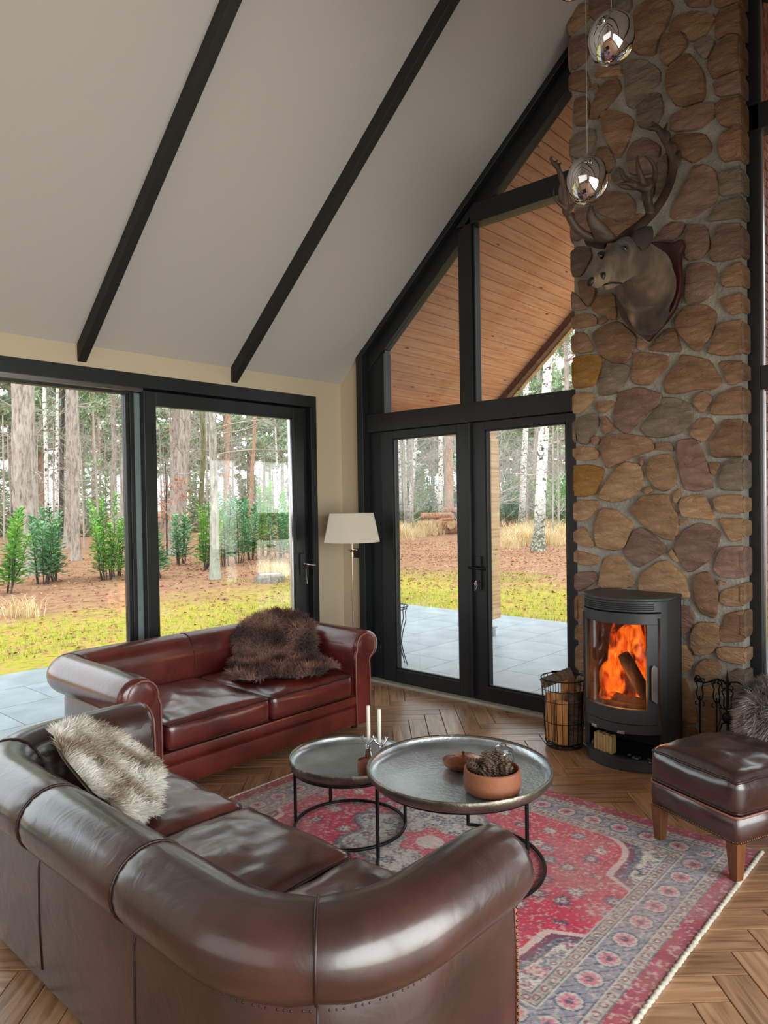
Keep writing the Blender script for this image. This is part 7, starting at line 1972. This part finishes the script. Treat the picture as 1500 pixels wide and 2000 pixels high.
# ---- tufts of tall dry grass
def tuft_mesh(h, spread, n, seed):
    q = random.Random(seed); V, F_ = [], []
    for k in range(n):
        a = q.uniform(0, 6.28); b = Vector((q.gauss(0, spread), q.gauss(0, spread), 0)); ln = h * q.uniform(0.5, 1.1); d = Vector((math.cos(a) * 0.35, math.sin(a) * 0.35, 1)).normalized(); w = Vector((-math.sin(a), math.cos(a), 0)) * 0.006
        m_ = b + d * ln * 0.6; tp = b + d * ln + Vector((math.cos(a), math.sin(a), -0.4)) * ln * 0.22; i = len(V)
        V += [b - w, b + w, m_ + w, m_ - w, tp]; F_ += [(i, i + 1, i + 2, i + 3), (i + 3, i + 2, i + 4)]
    me = bpy.data.meshes.new('blades'); me.from_pydata([tuple(p) for p in V], [], F_); me.update(); me.materials.append(MT['straw']); return me
TU = [tuft_mesh(1.1, 0.35, 420, 1), tuft_mesh(0.7, 0.25, 240, 2)]
q = random.Random(31)
spots_t = [(995 + 112 * (k / 15), 23.5 + 13 * q.random(), 0) for k in range(16)] + [(765 + 70 * (k / 6), 29 + 12 * q.random(), 0) for k in range(7)] + [(535, 15.5, 1), (548, 15.8, 1), (42, 11.9, 1), (520, 17, 1)]
for k, (px, d, v) in enumerate(spots_t):
    x, y = spot(px, d); o = bpy.data.objects.new('grass_tuft', TU[v]); COL.objects.link(o); o.location = (x, y, -0.1); o.rotation_euler = (0, 0, k * 1.3); o.scale = ((0.55,) * 3) if v else ((0.5 + 0.35 * ((k * 7) % 5) / 4,) * 3)
    tag(o, 'tall straw-coloured grass tuft on the woodland floor' if v == 0 else 'small dry grass tuft near the lawn', 'grass', 'tall dry grass tufts' if v == 0 else 'small dry grass tufts')

# ---- lawn blades (nobody could count them)
q = random.Random(77); V, F_ = [], []
for k in range(26000):
    if k % 2: x, y = -2.72 - abs(q.gauss(0, 1.6)), q.uniform(-3.5, 9.0)
    else: x, y = q.uniform(-8, 3.2), 3.92 + abs(q.gauss(0, 1.7))
    if -2.7 < x and y < 3.9: continue
    if noise3(x * 0.55, y * 0.55, 4) < -0.12: continue
    a = q.uniform(0, 6.28); ln = q.uniform(0.03, 0.075); w = 0.006; i = len(V); z0 = gz(x, y) - 0.01
    V += [(x - w * math.sin(a), y + w * math.cos(a), z0), (x + w * math.sin(a), y - w * math.cos(a), z0), (x + ln * 0.5 * math.cos(a), y + ln * 0.5 * math.sin(a), z0 + ln)]; F_.append((i, i + 1, i + 2))
me = bpy.data.meshes.new('lawn_grass'); me.from_pydata(V, [], F_); me.update()
tag(link_mesh('lawn_grass', me, MT['grassblade']), 'short yellow-green lawn grass along the terrace', 'grass', kind='stuff')
# fallen leaves
MT['fallen'] = mat('fallen_leaf', (140, 88, 62), 0.9, col2=(190, 140, 110), scale=0.7, per_object=0.3)
V, F_ = [], []
for k in range(15000):
    if k % 2: x, y = -2.8 - q.uniform(0.5, 14), q.uniform(-4, 16)
    else: x, y = q.uniform(-14, 4), 4.0 + q.uniform(0.4, 16)
    s = q.uniform(0.02, 0.05); a = q.uniform(0, 6.28); z0 = gz(x, y) + 0.012; c_, s_ = math.cos(a) * s, math.sin(a) * s; i = len(V); t1, t2 = q.uniform(-0.02, 0.03), q.uniform(-0.01, 0.03)
    V += [(x - c_, y - s_, z0), (x + s_ * 0.6, y - c_ * 0.6, z0 + t1), (x + c_, y + s_, z0 + t2), (x - s_ * 0.6, y + c_ * 0.6, z0)]; F_.append((i, i + 1, i + 2, i + 3))
me = bpy.data.meshes.new('fallen_leaves'); me.from_pydata(V, [], F_); me.update()
tag(link_mesh('fallen_leaves', me, MT['fallen']), 'rust-brown fallen leaves covering the ground', 'leaves', kind='stuff')

# ---- log pile
MT['log_bark'] = bark_mat('felled_log_bark', (120, 84, 66), (186, 134, 104), (206, 166, 136))
MT['log_end'] = mat('felled_log_end', (206, 176, 138), 0.9, col2=(176, 140, 104), scale=12)
def felled(px, dist, z, ln, r, ang, label):
    x, y = spot(px, dist); t = thing('felled_log', (x, y, z - 0.08), label, 'log', 'felled logs piled in the wood', rz=ang)
    MB().tube([(-ln / 2 + ln * k / 6, 0.02 * noise3(k, px, 0), 0.02 * noise3(k, px, 5)) for k in range(7)], [r * (1 + 0.08 * noise3(k * 0.7, px, 2)) for k in range(7)], 12, caps=False).build('log_bark', MT['log_bark'], t, smooth=180)
    for s in (-1, 1): MB().lathe([(0, 0), (r * 0.98, 0)], 12, (s * ln / 2, 0, 0), Matrix.Rotation(s * math.pi / 2, 4, 'Y')).build('cut_end', MT['log_end'], t)
va = YAW
felled(835, 33.6, 0.14, 1.25, 0.14, va + 0.1, 'short lowest log at the front left of the log pile')
felled(852, 34.2, 0.50, 1.75, 0.16, va + 0.05, 'long reddish log in the middle of the log pile')
felled(884, 34.0, 0.45, 0.6, 0.20, va + 1.2, 'thick dark log end at the right of the log pile')
felled(852, 34.5, 0.88, 1.5, 0.15, va - 0.08, 'pale log lying near the top of the log pile')
felled(884, 34.8, 1.12, 0.9, 0.14, va, 'log on the very top right of the log pile')
felled(875, 34.6, 0.16, 0.9, 0.18, va + 0.2, 'log at the bottom right of the log pile')
felled(822, 33.4, 0.20, 0.5, 0.16, va + 1.3, 'stubby grey log propping the left of the pile')
felled(850, 33.0, 0.12, 0.4, 0.14, va + 1.4, 'stubby dark log under the front of the pile')
felled(873, 33.9, 0.72, 1.0, 0.07, va + 0.9, 'thin split pole leaning on the log pile')
# ---- stump
x, y = spot(525, 14.8); t = thing('tree_stump', (x, y, -0.1), 'low grey tree stump on the leaf litter in the sliding pane', 'stump')
MB().grid([[((0.34 - 0.10 * k / 5) * (1 + 0.12 * noise3(math.cos(a) * 2, math.sin(a) * 2, k * 0.2)) * math.cos(a), (0.34 - 0.10 * k / 5) * (1 + 0.12 * noise3(math.cos(a) * 2, math.sin(a) * 2, k * 0.2)) * math.sin(a), 0.20 * k / 5) for a in [2 * math.pi * i / 20 for i in range(20)]] for k in range(6)], closed_u=True).build('bark', BK['stump'], t, smooth=180)
MB().lathe([(0.225, 0.198), (0, 0.205)], 20).build('cut_face', MT['twig'], t)

# ---- wire plant stand on the terrace, left of the doors
def plant_stand():
    t = thing('plant_stand', (-0.055, 0.74, -0.05), 'black wire plant stand on the terrace at the left of the doors', 'plant stand')
    def ringp(r, z): return [(r * math.cos(2 * math.pi * k / 32), r * math.sin(2 * math.pi * k / 32), z) for k in range(32)]
    MB().tube(ringp(0.135, 0.575), 0.006, 6, closed=True).build('top_ring', MT['iron'], t, smooth=180)
    MB().tube(ringp(0.11, 0.545), 0.005, 6, closed=True).build('lower_ring', MT['iron'], t, smooth=180)
    MB().tube(ringp(0.07, 0.22), 0.004, 6, closed=True).build('waist_ring', MT['iron'], t, smooth=180)
    for k in range(6):
        a = 2 * math.pi * k / 6 + 0.4; c, s = math.cos(a), math.sin(a)
        MB().tube([(r * c, r * s, z) for r, z in ((0.135, 0.575), (0.115, 0.52), (0.12, 0.44), (0.09, 0.34), (0.07, 0.22), (0.09, 0.12), (0.13, 0.0))], 0.005, 6).build('leg', MT['iron'], t, smooth=60)
plant_stand()
